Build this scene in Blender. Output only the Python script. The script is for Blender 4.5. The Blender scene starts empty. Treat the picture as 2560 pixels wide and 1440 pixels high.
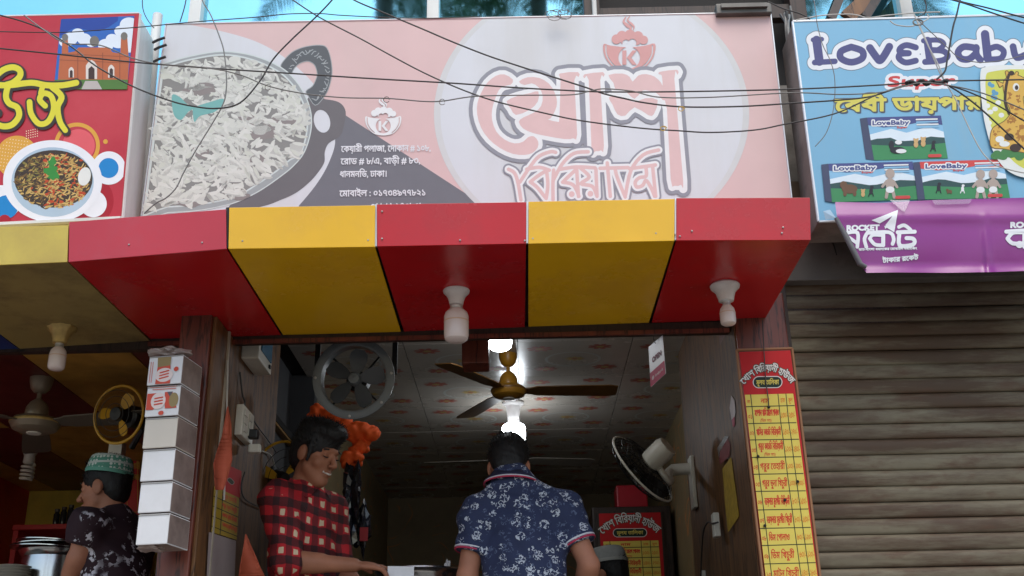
import bpy, bmesh, math, random
import numpy as np
from mathutils import Vector, Matrix

SC = bpy.context.scene
COL = SC.collection
R = math.radians

# ---------------------------------------------------------------- camera
F_PX = 2731.0                 # focal length in pixels of a 2560 px wide picture
PITCH, YAW, ROLL = R(22.1), R(0.36), R(1.07)
CAM_Z = 1.35
_fw = Vector((-math.sin(YAW)*math.cos(PITCH), math.cos(YAW)*math.cos(PITCH), math.sin(PITCH)))
_r0 = Vector((math.cos(YAW), math.sin(YAW), 0))
_u0 = _r0.cross(_fw)
_rx = _r0*math.cos(ROLL) - _u0*math.sin(ROLL)
_up = _r0*math.sin(ROLL) + _u0*math.cos(ROLL)
cam_data = bpy.data.cameras.new('camera')
cam = bpy.data.objects.new('camera', cam_data)
COL.objects.link(cam)
cam_data.sensor_width = 36.0
cam_data.lens = 36.0*F_PX/2560.0
cam_data.clip_start = 0.05
cam_data.clip_end = 2000
_m = Matrix((_rx, _up, -_fw)).transposed().to_4x4()
_m.translation = Vector((0, 0, CAM_Z))
cam.matrix_world = _m
SC.camera = cam

# ---------------------------------------------------------------- world, sun, exposure
SUN_EL, SUN_AZ = R(57), R(172)      # azimuth clockwise from +Y: almost straight behind the camera
world = bpy.data.worlds.new('World')
SC.world = world
world.use_nodes = True
wn = world.node_tree
sky = wn.nodes.new('ShaderNodeTexSky')
sky.sky_type = 'NISHITA'
sky.sun_disc = False
sky.sun_elevation = SUN_EL
sky.sun_rotation = SUN_AZ
sky.air_density = 1.2
sky.dust_density = 1.6
bgn = wn.nodes['Background']
bgn.inputs[1].default_value = 0.135
wn.links.new(sky.outputs[0], bgn.inputs[0])
sun_data = bpy.data.lights.new('sun', 'SUN')
sun_data.energy = 1.5
sun_data.angle = R(36)
sun_data.color = (1.0, 0.94, 0.85)
sun = bpy.data.objects.new('sun', sun_data)
COL.objects.link(sun)
_sd = Vector((math.sin(SUN_AZ)*math.cos(SUN_EL), math.cos(SUN_AZ)*math.cos(SUN_EL), math.sin(SUN_EL)))
sun.rotation_euler = (-_sd).to_track_quat('-Z', 'Y').to_euler()
sun.location = _sd*30
SC.view_settings.view_transform = 'Standard'
SC.view_settings.look = 'None'
SC.view_settings.gamma = 1.0
SC.view_settings.exposure = 0.68
SC.render.engine = 'CYCLES'
SC.cycles.use_denoising = True
SC.cycles.max_bounces = 8
SC.cycles.sample_clamp_indirect = 6.0

# ---------------------------------------------------------------- projecting measurements to world points
def _dirs(px, py):
    px = np.asarray(px, float); py = np.asarray(py, float)
    x = (px-1280.0)/F_PX; y = -(py-720.0)/F_PX
    rx, up, fw = (np.array(v) for v in (_rx, _up, _fw))
    return x[..., None]*rx + y[..., None]*up + fw
def atY_np(px, py, Y):
    d = _dirs(px, py)
    t = Y/d[..., 1]
    p = d*t[..., None]
    p[..., 2] += CAM_Z
    return p
def at(px, py, Y):
    return Vector(atY_np(np.array([px]), np.array([py]), Y)[0])
def atX(px, py, X):
    d = _dirs(np.array([px]), np.array([py]))[0]
    p = d*(X/d[0]); p[2] += CAM_Z
    return Vector(p)
def atZ(px, py, Z):
    d = _dirs(np.array([px]), np.array([py]))[0]
    p = d*((Z-CAM_Z)/d[2]); p[2] += CAM_Z
    return Vector(p)
def ppm(py, Y):          # pixels per metre at a row of the picture on plane Y
    p = at(1280, py, Y)
    return F_PX/((p-Vector((0, 0, CAM_Z))).dot(_fw))

# ---------------------------------------------------------------- objects, names, labels
def tag(o, label=None, cat=None, group=None, kind=None):
    if label: o['label'] = label
    if cat: o['category'] = cat
    if group: o['group'] = group
    if kind: o['kind'] = kind
    return o
def empty(name, loc, label=None, cat=None, group=None, kind=None, rot=(0, 0, 0)):
    o = bpy.data.objects.new(name, None)
    COL.objects.link(o)
    o.location = loc
    o.rotation_euler = rot
    o.empty_display_size = 0.05
    tag(o, label, cat, group, kind)
    return o
def link(name, me, mats=None, parent=None, smooth=False):
    o = bpy.data.objects.new(name, me)
    COL.objects.link(o)
    if mats is not None:
        for m in (mats if isinstance(mats, (list, tuple)) else [mats]):
            me.materials.append(m)
    if parent is not None:
        o.parent = parent
        bpy_inv = parent_matrix(parent)
        o.matrix_parent_inverse = bpy_inv.inverted()
    if smooth:
        me.polygons.foreach_set('use_smooth', [True]*len(me.polygons))
    return o
def parent_matrix(p):
    m = Matrix.LocRotScale(p.location, p.rotation_euler, p.scale)
    if p.parent is not None:
        m = parent_matrix(p.parent) @ p.matrix_parent_inverse @ m
    return m
def pyd(name, verts, faces, mats=None, parent=None, smooth=False, midx=None):
    me = bpy.data.meshes.new(name)
    me.from_pydata([tuple(v) for v in verts], [], faces)
    o = link(name, me, mats, parent, smooth)
    if midx is not None:
        me.polygons.foreach_set('material_index', midx)
    me.update()
    return o

class MB:
    """collects shapes (world coordinates) and builds ONE mesh object"""
    def __init__(s):
        s.v = []; s.f = []; s.mi = []; s.m = 0
    def add(s, verts, faces):
        b = len(s.v)
        s.v += [tuple(v) for v in verts]
        s.f += [tuple(b+i for i in f) for f in faces]
        s.mi += [s.m]*len(faces)
        return s
    def mat(s, i):
        s.m = i; return s
    def box(s, lo, hi, M=None):
        x0, y0, z0 = lo; x1, y1, z1 = hi
        vs = [Vector(p) for p in ((x0,y0,z0),(x1,y0,z0),(x1,y1,z0),(x0,y1,z0),(x0,y0,z1),(x1,y0,z1),(x1,y1,z1),(x0,y1,z1))]
        if M is not None: vs = [M @ v for v in vs]
        return s.add(vs, [(0,3,2,1),(4,5,6,7),(0,1,5,4),(1,2,6,5),(2,3,7,6),(3,0,4,7)])
    def quadslab(s, a, b, c, d, n, t):
        """a slab from the quad a b c d, thickness t along n"""
        q = [Vector(p) for p in (a, b, c, d)]
        n = Vector(n).normalized()*t
        vs = q+[p+n for p in q]
        return s.add(vs, [(0,1,2,3),(7,6,5,4),(0,4,5,1),(1,5,6,2),(2,6,7,3),(3,7,4,0)])
    def tube(s, pts, r, n=8, caps=True, closed=False):
        pts = [Vector(p) for p in pts]
        rs = r if isinstance(r, (list, tuple)) else [r]*len(pts)
        k = len(pts); vs = []; fs = []
        t0 = (pts[1]-pts[0]).normalized()
        ref = Vector((0, 0, 1)) if abs(t0.z) < .9 else Vector((1, 0, 0))
        nrm = (ref - t0*ref.dot(t0)).normalized()
        for i, p in enumerate(pts):
            if closed: t = (pts[(i+1) % k]-pts[i-1])
            else: t = (pts[min(i+1, k-1)]-pts[max(i-1, 0)])
            t = t.normalized() if t.length > 1e-9 else t0
            nrm = (nrm - t*nrm.dot(t))
            nrm = nrm.normalized() if nrm.length > 1e-6 else t.orthogonal().normalized()
            b = t.cross(nrm)
            for j in range(n):
                a = 2*math.pi*j/n
                vs.append(p + (nrm*math.cos(a)+b*math.sin(a))*rs[i])
        for i in range(k if closed else k-1):
            for j in range(n):
                i2 = (i+1) % k
                fs.append((i*n+j, i*n+(j+1) % n, i2*n+(j+1) % n, i2*n+j))
        if caps and not closed:
            fs.append(tuple(range(n))[::-1]); fs.append(tuple((k-1)*n+j for j in range(n)))
        return s.add(vs, fs)
    def lathe(s, prof, c=(0, 0, 0), n=24, M=None, cap=True):
        """profile [(r, z)] turned about local z at c; M rotates first"""
        c = Vector(c); vs = []; fs = []
        for r, z in prof:
            for j in range(n):
                a = 2*math.pi*j/n
                p = Vector((r*math.cos(a), r*math.sin(a), z))
                if M is not None: p = M @ p
                vs.append(p+c)
        k = len(prof)
        for i in range(k-1):
            for j in range(n):
                fs.append((i*n+j, i*n+(j+1) % n, (i+1)*n+(j+1) % n, (i+1)*n+j))
        if cap:
            if prof[0][0] > 1e-5: fs.append(tuple(range(n))[::-1])
            if prof[-1][0] > 1e-5: fs.append(tuple((k-1)*n+j for j in range(n)))
        return s.add(vs, fs)
    def prism(s, outline, n, t):
        """flat outline of 3-D points thickened by t along n"""
        k = len(outline); n = Vector(n).normalized()*t
        vs = [Vector(p) for p in outline]; vs = vs+[p+n for p in vs]
        return s.add(vs, [tuple(range(k)), tuple(range(2*k-1, k-1, -1))]+[(i, i+k, (i+1) % k+k, (i+1) % k) for i in range(k)])
    def build(s, name, mats, parent=None, smooth=False, bevel=0):
        o = pyd(name, s.v, s.f, mats, parent, smooth, s.mi)
        if bevel:
            bm = bmesh.new(); bm.from_mesh(o.data)
            bmesh.ops.remove_doubles(bm, verts=bm.verts, dist=1e-6)
            ed = [e for e in bm.edges if len(e.link_faces) == 2 and e.calc_face_angle(0) > .6]
            bmesh.ops.bevel(bm, geom=ed, offset=bevel, segments=2, affect='EDGES', profile=.6, clamp_overlap=True)
            bm.to_mesh(o.data); bm.free()
        if smooth:
            try: o.data.set_sharp_from_angle(angle=R(40))
            except Exception: pass
        return o

def catmull(pts, per=6, closed=False):
    pts = [Vector(p) for p in pts]
    k = len(pts); out = []
    rng = range(k) if closed else range(k-1)
    for i in rng:
        if closed: p0, p1, p2, p3 = pts[i-1], pts[i], pts[(i+1) % k], pts[(i+2) % k]
        else: p0, p1, p2, p3 = pts[max(i-1, 0)], pts[i], pts[i+1], pts[min(i+2, k-1)]
        for j in range(per):
            t = j/per
            out.append(0.5*((2*p1)+(p2-p0)*t+(2*p0-5*p1+4*p2-p3)*t*t+(3*p1-p0-3*p2+p3)*t**3))
    if not closed: out.append(pts[-1])
    return out

# ---------------------------------------------------------------- materials
def lin(c):
    return tuple(((x/255)/12.92 if x/255 <= .04045 else ((x/255+.055)/1.055)**2.4) for x in c)
_mats = {}
def mat(name, rgb, rough=.6, metal=0, var=.12, scale=6, dirt=None, dirt_amt=0, dirt_scale=3, bump=0, bump_scale=80, spec=.5,
        streak=False, emit=0, alpha=1, trans=0, coat=0, stretch=None):
    """Principled material; rgb is sRGB 0-255; noise gives tone variation, optional dirt blotches and fine bump"""
    if name in _mats: return _mats[name]
    m = bpy.data.materials.new(name); m.use_nodes = True
    nt = m.node_tree; N = nt.nodes; L = nt.links
    p = N['Principled BSDF']
    col = lin(rgb)
    p.inputs['Roughness'].default_value = rough
    p.inputs['Metallic'].default_value = metal
    p.inputs['Specular IOR Level'].default_value = spec
    if coat: p.inputs['Coat Weight'].default_value = coat
    if trans: p.inputs['Transmission Weight'].default_value = trans
    p.inputs['Alpha'].default_value = alpha
    tc = N.new('ShaderNodeTexCoord')
    mp = N.new('ShaderNodeMapping')
    L.new(tc.outputs['Object'], mp.inputs['Vector'])
    if stretch: mp.inputs['Scale'].default_value = stretch
    nz = N.new('ShaderNodeTexNoise'); nz.inputs['Scale'].default_value = scale; nz.inputs['Detail'].default_value = 6
    L.new(mp.outputs[0], nz.inputs['Vector'])
    mx = N.new('ShaderNodeMix'); mx.data_type = 'RGBA'
    lo = tuple(max(0, c*(1-var)) for c in col)+(1,); hi = tuple(min(1, c*(1+var)) for c in col)+(1,)
    mx.inputs[6].default_value = lo; mx.inputs[7].default_value = hi
    rp = N.new('ShaderNodeMapRange'); rp.inputs[1].default_value = .3; rp.inputs[2].default_value = .7
    L.new(nz.outputs[0], rp.inputs[0]); L.new(rp.outputs[0], mx.inputs[0])
    out = mx.outputs[2]
    if dirt is not None and dirt_amt > 0:
        mp2 = N.new('ShaderNodeMapping'); L.new(tc.outputs['Object'], mp2.inputs['Vector'])
        mp2.inputs['Location'].default_value = (3.1, 7.7, 1.3)
        if streak: mp2.inputs['Scale'].default_value = (1, 1, .12)
        n2 = N.new('ShaderNodeTexNoise'); n2.inputs['Scale'].default_value = dirt_scale; n2.inputs['Detail'].default_value = 8
        n2.inputs['Roughness'].default_value = .65
        L.new(mp2.outputs[0], n2.inputs['Vector'])
        r2 = N.new('ShaderNodeMapRange'); r2.inputs[1].default_value = .48; r2.inputs[2].default_value = .72
        r2.inputs[4].default_value = dirt_amt
        L.new(n2.outputs[0], r2.inputs[0])
        m2 = N.new('ShaderNodeMix'); m2.data_type = 'RGBA'
        L.new(r2.outputs[0], m2.inputs[0]); L.new(out, m2.inputs[6]); m2.inputs[7].default_value = lin(dirt)+(1,)
        out = m2.outputs[2]
        ra = N.new('ShaderNodeMapRange'); ra.inputs[3].default_value = rough; ra.inputs[4].default_value = min(1, rough+.25)
        L.new(r2.outputs[0], ra.inputs[0]); L.new(ra.outputs[0], p.inputs['Roughness'])
    L.new(out, p.inputs['Base Color'])
    if bump:
        n3 = N.new('ShaderNodeTexNoise'); n3.inputs['Scale'].default_value = bump_scale; n3.inputs['Detail'].default_value = 4
        L.new(mp.outputs[0], n3.inputs['Vector'])
        b = N.new('ShaderNodeBump'); b.inputs['Strength'].default_value = bump; b.inputs['Distance'].default_value = .004
        L.new(n3.outputs[0], b.inputs['Height']); L.new(b.outputs[0], p.inputs['Normal'])
    if emit:
        p.inputs['Emission Color'].default_value = col+(1,)
        p.inputs['Emission Strength'].default_value = emit
    _mats[name] = m
    return m
def flat(name, rgb, rough=.55, spec=.3):          # printed ink
    return mat('ink_'+name, rgb, rough, var=.03, scale=14, spec=spec)

# ---------------------------------------------------------------- print: regions drawn as distance fields, turned into flat meshes
class Field:
    """distance field over picture coordinates; negative inside"""
    def __init__(s, x0, y0, x1, y1, step=1.5):
        s.x = np.arange(x0, x1+step, step); s.y = np.arange(y0, y1+step, step); s.h = step
        s.X, s.Y = np.meshgrid(s.x, s.y)
        s.d = np.full(s.X.shape, 1e3)
    def copy(s):
        c = Field.__new__(Field); c.x, c.y, c.h, c.X, c.Y = s.x, s.y, s.h, s.X, s.Y; c.d = s.d.copy(); return c
    def win(s, x0, y0, x1, y1):
        i0 = max(0, int((x0-s.x[0])/s.h)); i1 = min(len(s.x), int((x1-s.x[0])/s.h)+2)
        j0 = max(0, int((y0-s.y[0])/s.h)); j1 = min(len(s.y), int((y1-s.y[0])/s.h)+2)
        return slice(j0, max(j0, j1)), slice(i0, max(i0, i1))
    def _poly(s, pts, X, Y):
        pts = np.asarray([tuple(p)[:2] for p in pts], float)
        d = np.full(X.shape, 1e6); ins = np.zeros(X.shape, bool)
        for (ax, ay), (bx, by) in zip(pts, np.roll(pts, -1, 0)):
            ex, ey = bx-ax, by-ay; l2 = ex*ex+ey*ey
            if l2 < 1e-12: continue
            t = np.clip(((X-ax)*ex+(Y-ay)*ey)/l2, 0, 1)
            d = np.minimum(d, (X-ax-t*ex)**2+(Y-ay-t*ey)**2)
            if ay != by:
                c = (ay > Y) != (by > Y)
                ins ^= c & (X < ex*(Y-ay)/ey+ax)
        return np.sqrt(d), ins
    def poly(s, pts, op='u', smooth=0, m=60):
        if smooth: pts = catmull([(p[0], p[1], 0) for p in pts], smooth, True)
        xs = [p[0] for p in pts]; ys = [p[1] for p in pts]
        w = s.win(min(xs)-m, min(ys)-m, max(xs)+m, max(ys)+m) if op == 'u' or op == 's' else (slice(None), slice(None))
        d, ins = s._poly(pts, s.X[w], s.Y[w])
        return s._op(w, np.where(ins, -d, d), op)
    def _op(s, w, d, op):
        if op == 'u': s.d[w] = np.minimum(s.d[w], d)
        elif op == 's': s.d[w] = np.maximum(s.d[w], -d)
        else: s.d[w] = np.maximum(s.d[w], d)
        return s
    def stroke(s, pts, wd, op='u', smooth=4, m=60):
        pts = [(p[0], p[1], 0) for p in pts]
        n0 = len(pts)
        if smooth and n0 > 2: pts = catmull(pts, smooth)
        ws = np.interp(np.linspace(0, 1, len(pts)), np.linspace(0, 1, len(wd)), wd) if isinstance(wd, (list, tuple)) else np.full(len(pts), wd)
        xs = [p[0] for p in pts]; ys = [p[1] for p in pts]; mm = m+max(ws)
        w = s.win(min(xs)-mm, min(ys)-mm, max(xs)+mm, max(ys)+mm)
        X, Y = s.X[w], s.Y[w]; d = np.full(X.shape, 1e3)
        for i in range(len(pts)-1):
            ax, ay = pts[i][0], pts[i][1]; ex, ey = pts[i+1][0]-ax, pts[i+1][1]-ay; l2 = ex*ex+ey*ey+1e-12
            t = np.clip(((X-ax)*ex+(Y-ay)*ey)/l2, 0, 1)
            d = np.minimum(d, np.hypot(X-ax-t*ex, Y-ay-t*ey)-(ws[i]+(ws[i+1]-ws[i])*t)/2)
        return s._op(w, d, op)
    def ell(s, cx, cy, rx, ry=None, op='u', rot=0):
        ry = rx if ry is None else ry
        c, sn = math.cos(rot), math.sin(rot)
        u = (s.X-cx)*c+(s.Y-cy)*sn; v = -(s.X-cx)*sn+(s.Y-cy)*c
        k = np.hypot(u/rx, v/ry)
        g = np.hypot(u/rx**2, v/ry**2)+1e-9
        d = k*(k-1)/g
        d = np.where(k < .05, -min(rx, ry), d)
        return s._op((slice(None), slice(None)), d, op)
    def clip(s, o):
        s.d = np.maximum(s.d, o.d); return s
    def cells(s, level=0.0):
        D = s.d-level
        D = np.where(np.abs(D) < 1e-4, 1e-4, D)
        ins = D < 0
        ny, nx = D.shape
        q = ins[:-1, :-1].astype(int)+ins[:-1, 1:]+ins[1:, 1:]+ins[1:, :-1]
        V = []; F = []
        x, y = s.x, s.y
        full = q == 4
        for j in range(ny-1):
            row = full[j]
            if not row.any(): continue
            dd = np.diff(np.concatenate(([0], row.astype(np.int8), [0])))
            for a, b in zip(np.where(dd == 1)[0], np.where(dd == -1)[0]):
                k = len(V); V += [(x[a], y[j]), (x[b], y[j]), (x[b], y[j+1]), (x[a], y[j+1])]; F.append((k, k+1, k+2, k+3))
        for j, i in zip(*np.where((q > 0) & (q < 4))):
            c = ((i, j), (i+1, j), (i+1, j+1), (i, j+1)); pl = []
            for n in range(4):
                a = c[n]; b = c[(n+1) % 4]; da = D[a[1], a[0]]; db = D[b[1], b[0]]
                if da < 0: pl.append((x[a[0]], y[a[1]]))
                if (da < 0) != (db < 0):
                    t = da/(da-db)
                    pl.append((x[a[0]]+(x[b[0]]-x[a[0]])*t, y[a[1]]+(y[b[1]]-y[a[1]])*t))
            if len(pl) >= 3:
                k = len(V); V += pl; F.append(tuple(range(k, k+len(pl))))
        return V, F

_glyph = {}
def glyphs(txt):
    """outline contours of a line of text set with the built-in font (visual order), with their total width"""
    if txt in _glyph: return _glyph[txt]
    c = bpy.data.curves.new('t', 'FONT'); c.body = txt; c.size = 1
    o = bpy.data.objects.new('t', c); COL.objects.link(o)
    dg = bpy.context.evaluated_depsgraph_get()
    cu = o.evaluated_get(dg).to_curve(dg)
    out = []
    for sp in cu.splines:
        bp = sp.bezier_points; k = len(bp); pl = []
        for i in range(k):
            a, b = bp[i], bp[(i+1) % k]
            p0, p1, p2, p3 = a.co, a.handle_right, b.handle_left, b.co
            for t in (0, .25, .5, .75):
                pl.append(tuple((p0*(1-t)**3+p1*3*t*(1-t)**2+p2*3*t*t*(1-t)+p3*t**3)[:2]))
        out.append(np.array(pl))
    o.evaluated_get(dg).to_curve_clear()
    bpy.data.objects.remove(o); bpy.data.curves.remove(c)
    w0 = min(p[:, 0].min() for p in out); w1 = max(p[:, 0].max() for p in out)
    _glyph[txt] = (out, w0, w1)
    return _glyph[txt]
def text_into(fd, txt, x0, x1, base, size, slope=-.02, bold=0, arc=None, shear=0, m=8):
    """sets txt into the field from x0 to x1 (picture coordinates), baseline at x0 = base; arc bends the baseline upward in the middle"""
    cs, w0, w1 = glyphs(txt)
    sx = (x1-x0)/(w1-w0)
    cts = []
    for p in cs:
        u = (p[:, 0]-w0)*sx; v = p[:, 1]*size
        ar = 0.5*np.sum(p[:, 0]*np.roll(p[:, 1], -1)-np.roll(p[:, 0], -1)*p[:, 1])
        px = x0+u+shear*v; py = base+slope*u-v
        if arc:
            tt = 2*u/(x1-x0)-1
            ang = np.arctan(4*arc*tt/(x1-x0))
            py = base+slope*u-arc*(1-tt**2)-v*np.cos(ang)
            px = x0+u+v*np.sin(ang)
        cts.append((np.stack([px, py], 1), ar))
    al_ = np.concatenate([c for c, _ in cts])
    W = fd.win(al_[:, 0].min()-m-bold, al_[:, 1].min()-m-bold, al_[:, 0].max()+m+bold, al_[:, 1].max()+m+bold)
    if fd.X[W].size == 0: return fd
    d = np.full(fd.X[W].shape, 1e3); wn_ = np.zeros(d.shape, int)
    oy, ox = W[0].start, W[1].start
    for pts, ar in cts:
        w = fd.win(pts[:, 0].min()-m, pts[:, 1].min()-m, pts[:, 0].max()+m, pts[:, 1].max()+m)
        if fd.X[w].size == 0: continue
        dd, ins = fd._poly(pts, fd.X[w], fd.Y[w])
        l = (slice(w[0].start-oy, w[0].start-oy+dd.shape[0]), slice(w[1].start-ox, w[1].start-ox+dd.shape[1]))
        if l[0].start < 0 or l[1].start < 0 or d[l].shape != dd.shape: continue
        d[l] = np.minimum(d[l], dd); wn_[l] += np.where(ins, 1 if ar > 0 else -1, 0)
    f = np.where(wn_ != 0, -np.maximum(d, fd.h*.35), d)-bold
    fd.d[W] = np.minimum(fd.d[W], f)
    return fd

class Sheet:
    """a printed surface: fields are laid on it layer by layer, each a hair in front of the one below"""
    def __init__(s, fn, parent, step=.00015):
        s.fn = fn; s.p = parent; s.k = 1; s.step = step
    def put(s, name, fields, mats):
        """fields: list of (Field, level, material index) -> one mesh part"""
        V = []; F = []; MI = []
        for fd, lv, mi in fields:
            v, f = fd.cells(lv)
            if not v: continue
            v = np.array(v); off = s.k*s.step; s.k += 1
            w = s.fn(v[:, 0], v[:, 1], off)
            b = len(V); V += [tuple(q) for q in w]; F += [tuple(b+i for i in q) for q in f]; MI += [mi]*len(f)
        if not V: return None
        return pyd(name, V, F, mats, s.p, False, MI)
    def polys(s, name, polys, mats, spread=.0006):
        """polys: list of (points, material index): small flat pieces, each at its own tiny height within the layer"""
        V = []; F = []; MI = []
        n = len(polys); off = s.k*s.step
        for i, (pl, mi) in enumerate(polys):
            a = np.array([tuple(q)[:2] for q in pl], float)
            w = s.fn(a[:, 0], a[:, 1], off+s.step*3*(i/max(1, n)))
            b = len(V); V += [tuple(q) for q in w]; F.append(tuple(range(b, b+len(pl)))); MI.append(mi)
        s.k += 4
        return pyd(name, V, F, mats, s.p, False, MI)
def planeY(Y):
    return lambda px, py, off: atY_np(px, py, Y-off)
# ================================================================ special materials
def nodes(name):
    m = bpy.data.materials.new(name); m.use_nodes = True
    _mats[name] = m
    return m, m.node_tree.nodes, m.node_tree.links, m.node_tree.nodes['Principled BSDF']
def ramp(N, L, src, stops, interp='LINEAR'):
    r = N.new('ShaderNodeValToRGB'); r.color_ramp.interpolation = interp
    e = r.color_ramp.elements
    while len(e) < len(stops): e.new(.5)
    for el, (p, c) in zip(e, stops):
        el.position = p; el.color = lin(c)+(1,) if len(c) == 3 else c
    L.new(src, r.inputs[0]); return r.outputs[0]
def mixc(N, L, f, a, b):
    x = N.new('ShaderNodeMix'); x.data_type = 'RGBA'
    if isinstance(f, (int, float)): x.inputs[0].default_value = f
    else: L.new(f, x.inputs[0])
    for s, v in ((6, a), (7, b)):
        if isinstance(v, tuple): x.inputs[s].default_value = lin(v)+(1,)
        else: L.new(v, x.inputs[s])
    return x.outputs[2]
def noise(N, L, vec, scale, detail=5, rough=.55, loc=(0, 0, 0), sc=(1, 1, 1)):
    mp = N.new('ShaderNodeMapping'); L.new(vec, mp.inputs[0]); mp.inputs[1].default_value = loc; mp.inputs[3].default_value = sc
    n = N.new('ShaderNodeTexNoise'); n.inputs['Scale'].default_value = scale; n.inputs['Detail'].default_value = detail; n.inputs['Roughness'].default_value = rough
    L.new(mp.outputs[0], n.inputs['Vector']); return n.outputs[0]
def wpos(N): return N.new('ShaderNodeNewGeometry').outputs['Position']
def rng(N, L, v, a, b, c=0, d=1):
    r = N.new('ShaderNodeMapRange'); L.new(v, r.inputs[0])
    for i, x in enumerate((a, b, c, d)): r.inputs[1+i].default_value = x
    return r.outputs[0]
def mth(N, L, op, a, b=None):
    m = N.new('ShaderNodeMath'); m.operation = op
    for i, v in enumerate((a, b)):
        if v is None: continue
        if isinstance(v, (int, float)): m.inputs[i].default_value = v
        else: L.new(v, m.inputs[i])
    return m.outputs[0]
def bumpn(N, L, p, h, s=.3, d=.003):
    b = N.new('ShaderNodeBump'); b.inputs['Strength'].default_value = s; b.inputs['Distance'].default_value = d
    L.new(h, b.inputs['Height']); L.new(b.outputs[0], p.inputs['Normal'])

def make_wood(name, a, b, vein, sc=1.0, rough=.55):
    m, N, L, p = nodes(name); P = wpos(N)
    n1 = noise(N, L, P, 5*sc, 6, .6, sc=(3, 3, .35))
    n2 = noise(N, L, P, 3.2*sc, 4, .6, (4, 1, 2), (5, 5, .5))
    vn = rng(N, L, mth(N, L, 'ABSOLUTE', mth(N, L, 'SUBTRACT', n2, .5)), .0, .03, 1, 0)
    c = mixc(N, L, rng(N, L, n1, .3, .7), a, b)
    c = mixc(N, L, mth(N, L, 'MULTIPLY', vn, .9), c, vein)
    L.new(c, p.inputs['Base Color']); p.inputs['Roughness'].default_value = rough
    bumpn(N, L, p, n1, .15)
    return m
M_wood = make_wood('wood_panel', (124, 84, 46), (88, 58, 32), (28, 17, 11))
M_redwood = make_wood('red_wood', (120, 58, 42), (88, 40, 32), (40, 18, 14), rough=.4)
M_darkwood = make_wood('dark_wood', (62, 44, 36), (42, 30, 26), (20, 14, 12))

m, N, L, p = nodes('rusty_steel'); M_rust = m
P = wpos(N)
n1 = noise(N, L, P, 3.0, 8, .68, (1, 0, 3), (.5, 1, 4.0))
n2 = noise(N, L, P, 14, 6, .65, (9, 0, 1), (.5, 1, 1.6))
n3 = noise(N, L, P, 1.1, 5, .6, (2, 5, 8), (1, 1, .7))
c = mixc(N, L, rng(N, L, n1, .42, .60), (84, 65, 47), (124, 115, 94))
c = mixc(N, L, rng(N, L, n2, .52, .72, 0, .75), c, (92, 64, 46))
c = mixc(N, L, rng(N, L, n3, .45, .7, 0, .6), c, (70, 54, 44))
L.new(c, p.inputs['Base Color']); p.inputs['Roughness'].default_value = .62; p.inputs['Metallic'].default_value = .15
bumpn(N, L, p, n2, .25)

m, N, L, p = nodes('vine_wallpaper'); M_paper = m
P = wpos(N)
dist = N.new('ShaderNodeTexVoronoi'); dist.inputs['Scale'].default_value = 2.2
mp = N.new('ShaderNodeMapping'); mp.inputs[3].default_value = (1.2, 1, 1); L.new(P, mp.inputs[0]); L.new(mp.outputs[0], dist.inputs['Vector'])
nn = noise(N, L, P, 2.0, 2, .5)
rings = mth(N, L, 'SINE', mth(N, L, 'ADD', mth(N, L, 'MULTIPLY', dist.outputs['Distance'], 34), mth(N, L, 'MULTIPLY', nn, 26)))
line = rng(N, L, rings, .88, .98)
gate = rng(N, L, noise(N, L, P, 3.1, 2, .5, (5, 0, 2)), .48, .56)
c = mixc(N, L, noise(N, L, P, 8), (150, 132, 98), (122, 106, 78))
c = mixc(N, L, mth(N, L, 'MULTIPLY', line, gate), c, (186, 124, 70))
L.new(c, p.inputs['Base Color']); p.inputs['Roughness'].default_value = .6

M_glassblue = mat('blue_mirror_glass', (160, 232, 252), .03, 1.0, var=.02, scale=.7, dirt=(86, 150, 180), dirt_amt=.12, dirt_scale=2)
M_white = mat('white_paint', (222, 222, 218), .45, var=.06, dirt=(150, 140, 125), dirt_amt=.35, dirt_scale=5, streak=True)
M_alu = mat('aluminium_trim', (205, 207, 208), .35, .6, var=.05)
M_grey = mat('grey_plaster', (128, 122, 114), .85, var=.15, dirt=(60, 54, 48), dirt_amt=.7, dirt_scale=4, bump=.4, bump_scale=40)
M_conc = mat('dark_concrete', (98, 92, 86), .85, var=.12, dirt=(50, 44, 38), dirt_amt=.6, dirt_scale=5, bump=.3)
M_dark = mat('dark_void', (26, 23, 22), .8, var=.2)
M_asph = mat('bounce_pale_asphalt', (114, 108, 99), .9, var=.15, scale=20, bump=.4, bump_scale=200)  # unseen ground, toned pale to bounce light under awnings and indoors
M_pave = mat('pavement_concrete', (156, 148, 137), .9, var=.12, scale=8, bump=.3)
M_darkwall = mat('dark_grey_wall', (78, 79, 82), .7, var=.06)
M_steel = mat('steel', (190, 190, 188), .22, 1.0, var=.06, scale=9)
M_black = mat('black_plastic', (24, 24, 25), .4, var=.1)
M_wire = mat('black_cable', (58, 56, 55), .55, var=.2, scale=30)
M_wireg = mat('grey_cable', (118, 116, 112), .55, var=.1, scale=30)
M_wirew = mat('pale_cable', (196, 192, 184), .5, var=.1, scale=30)

# ================================================================ setting
YF, YL = 4.2, 3.36           # shop front plane, awning fascia plane
Z = lambda py, Y, px=1280: at(px, py, Y).z
CEIL = CAM_Z+1.95
FLOOR = .85

def struct(o): return tag(o, kind='structure')
struct(pyd('street', [(-60, -60, 0), (60, -60, 0), (60, 60, 0), (-60, 60, 0)], [(0, 1, 2, 3)], M_asph))
struct(MB().box((-12, 2.2, .004), (12, 4.0, .14)).build('pavement', M_pave, bevel=.01))
struct(MB().box((-7, 4.0, 0), (7, 9.9, FLOOR)).build('shop_plinth', M_conc))

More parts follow.
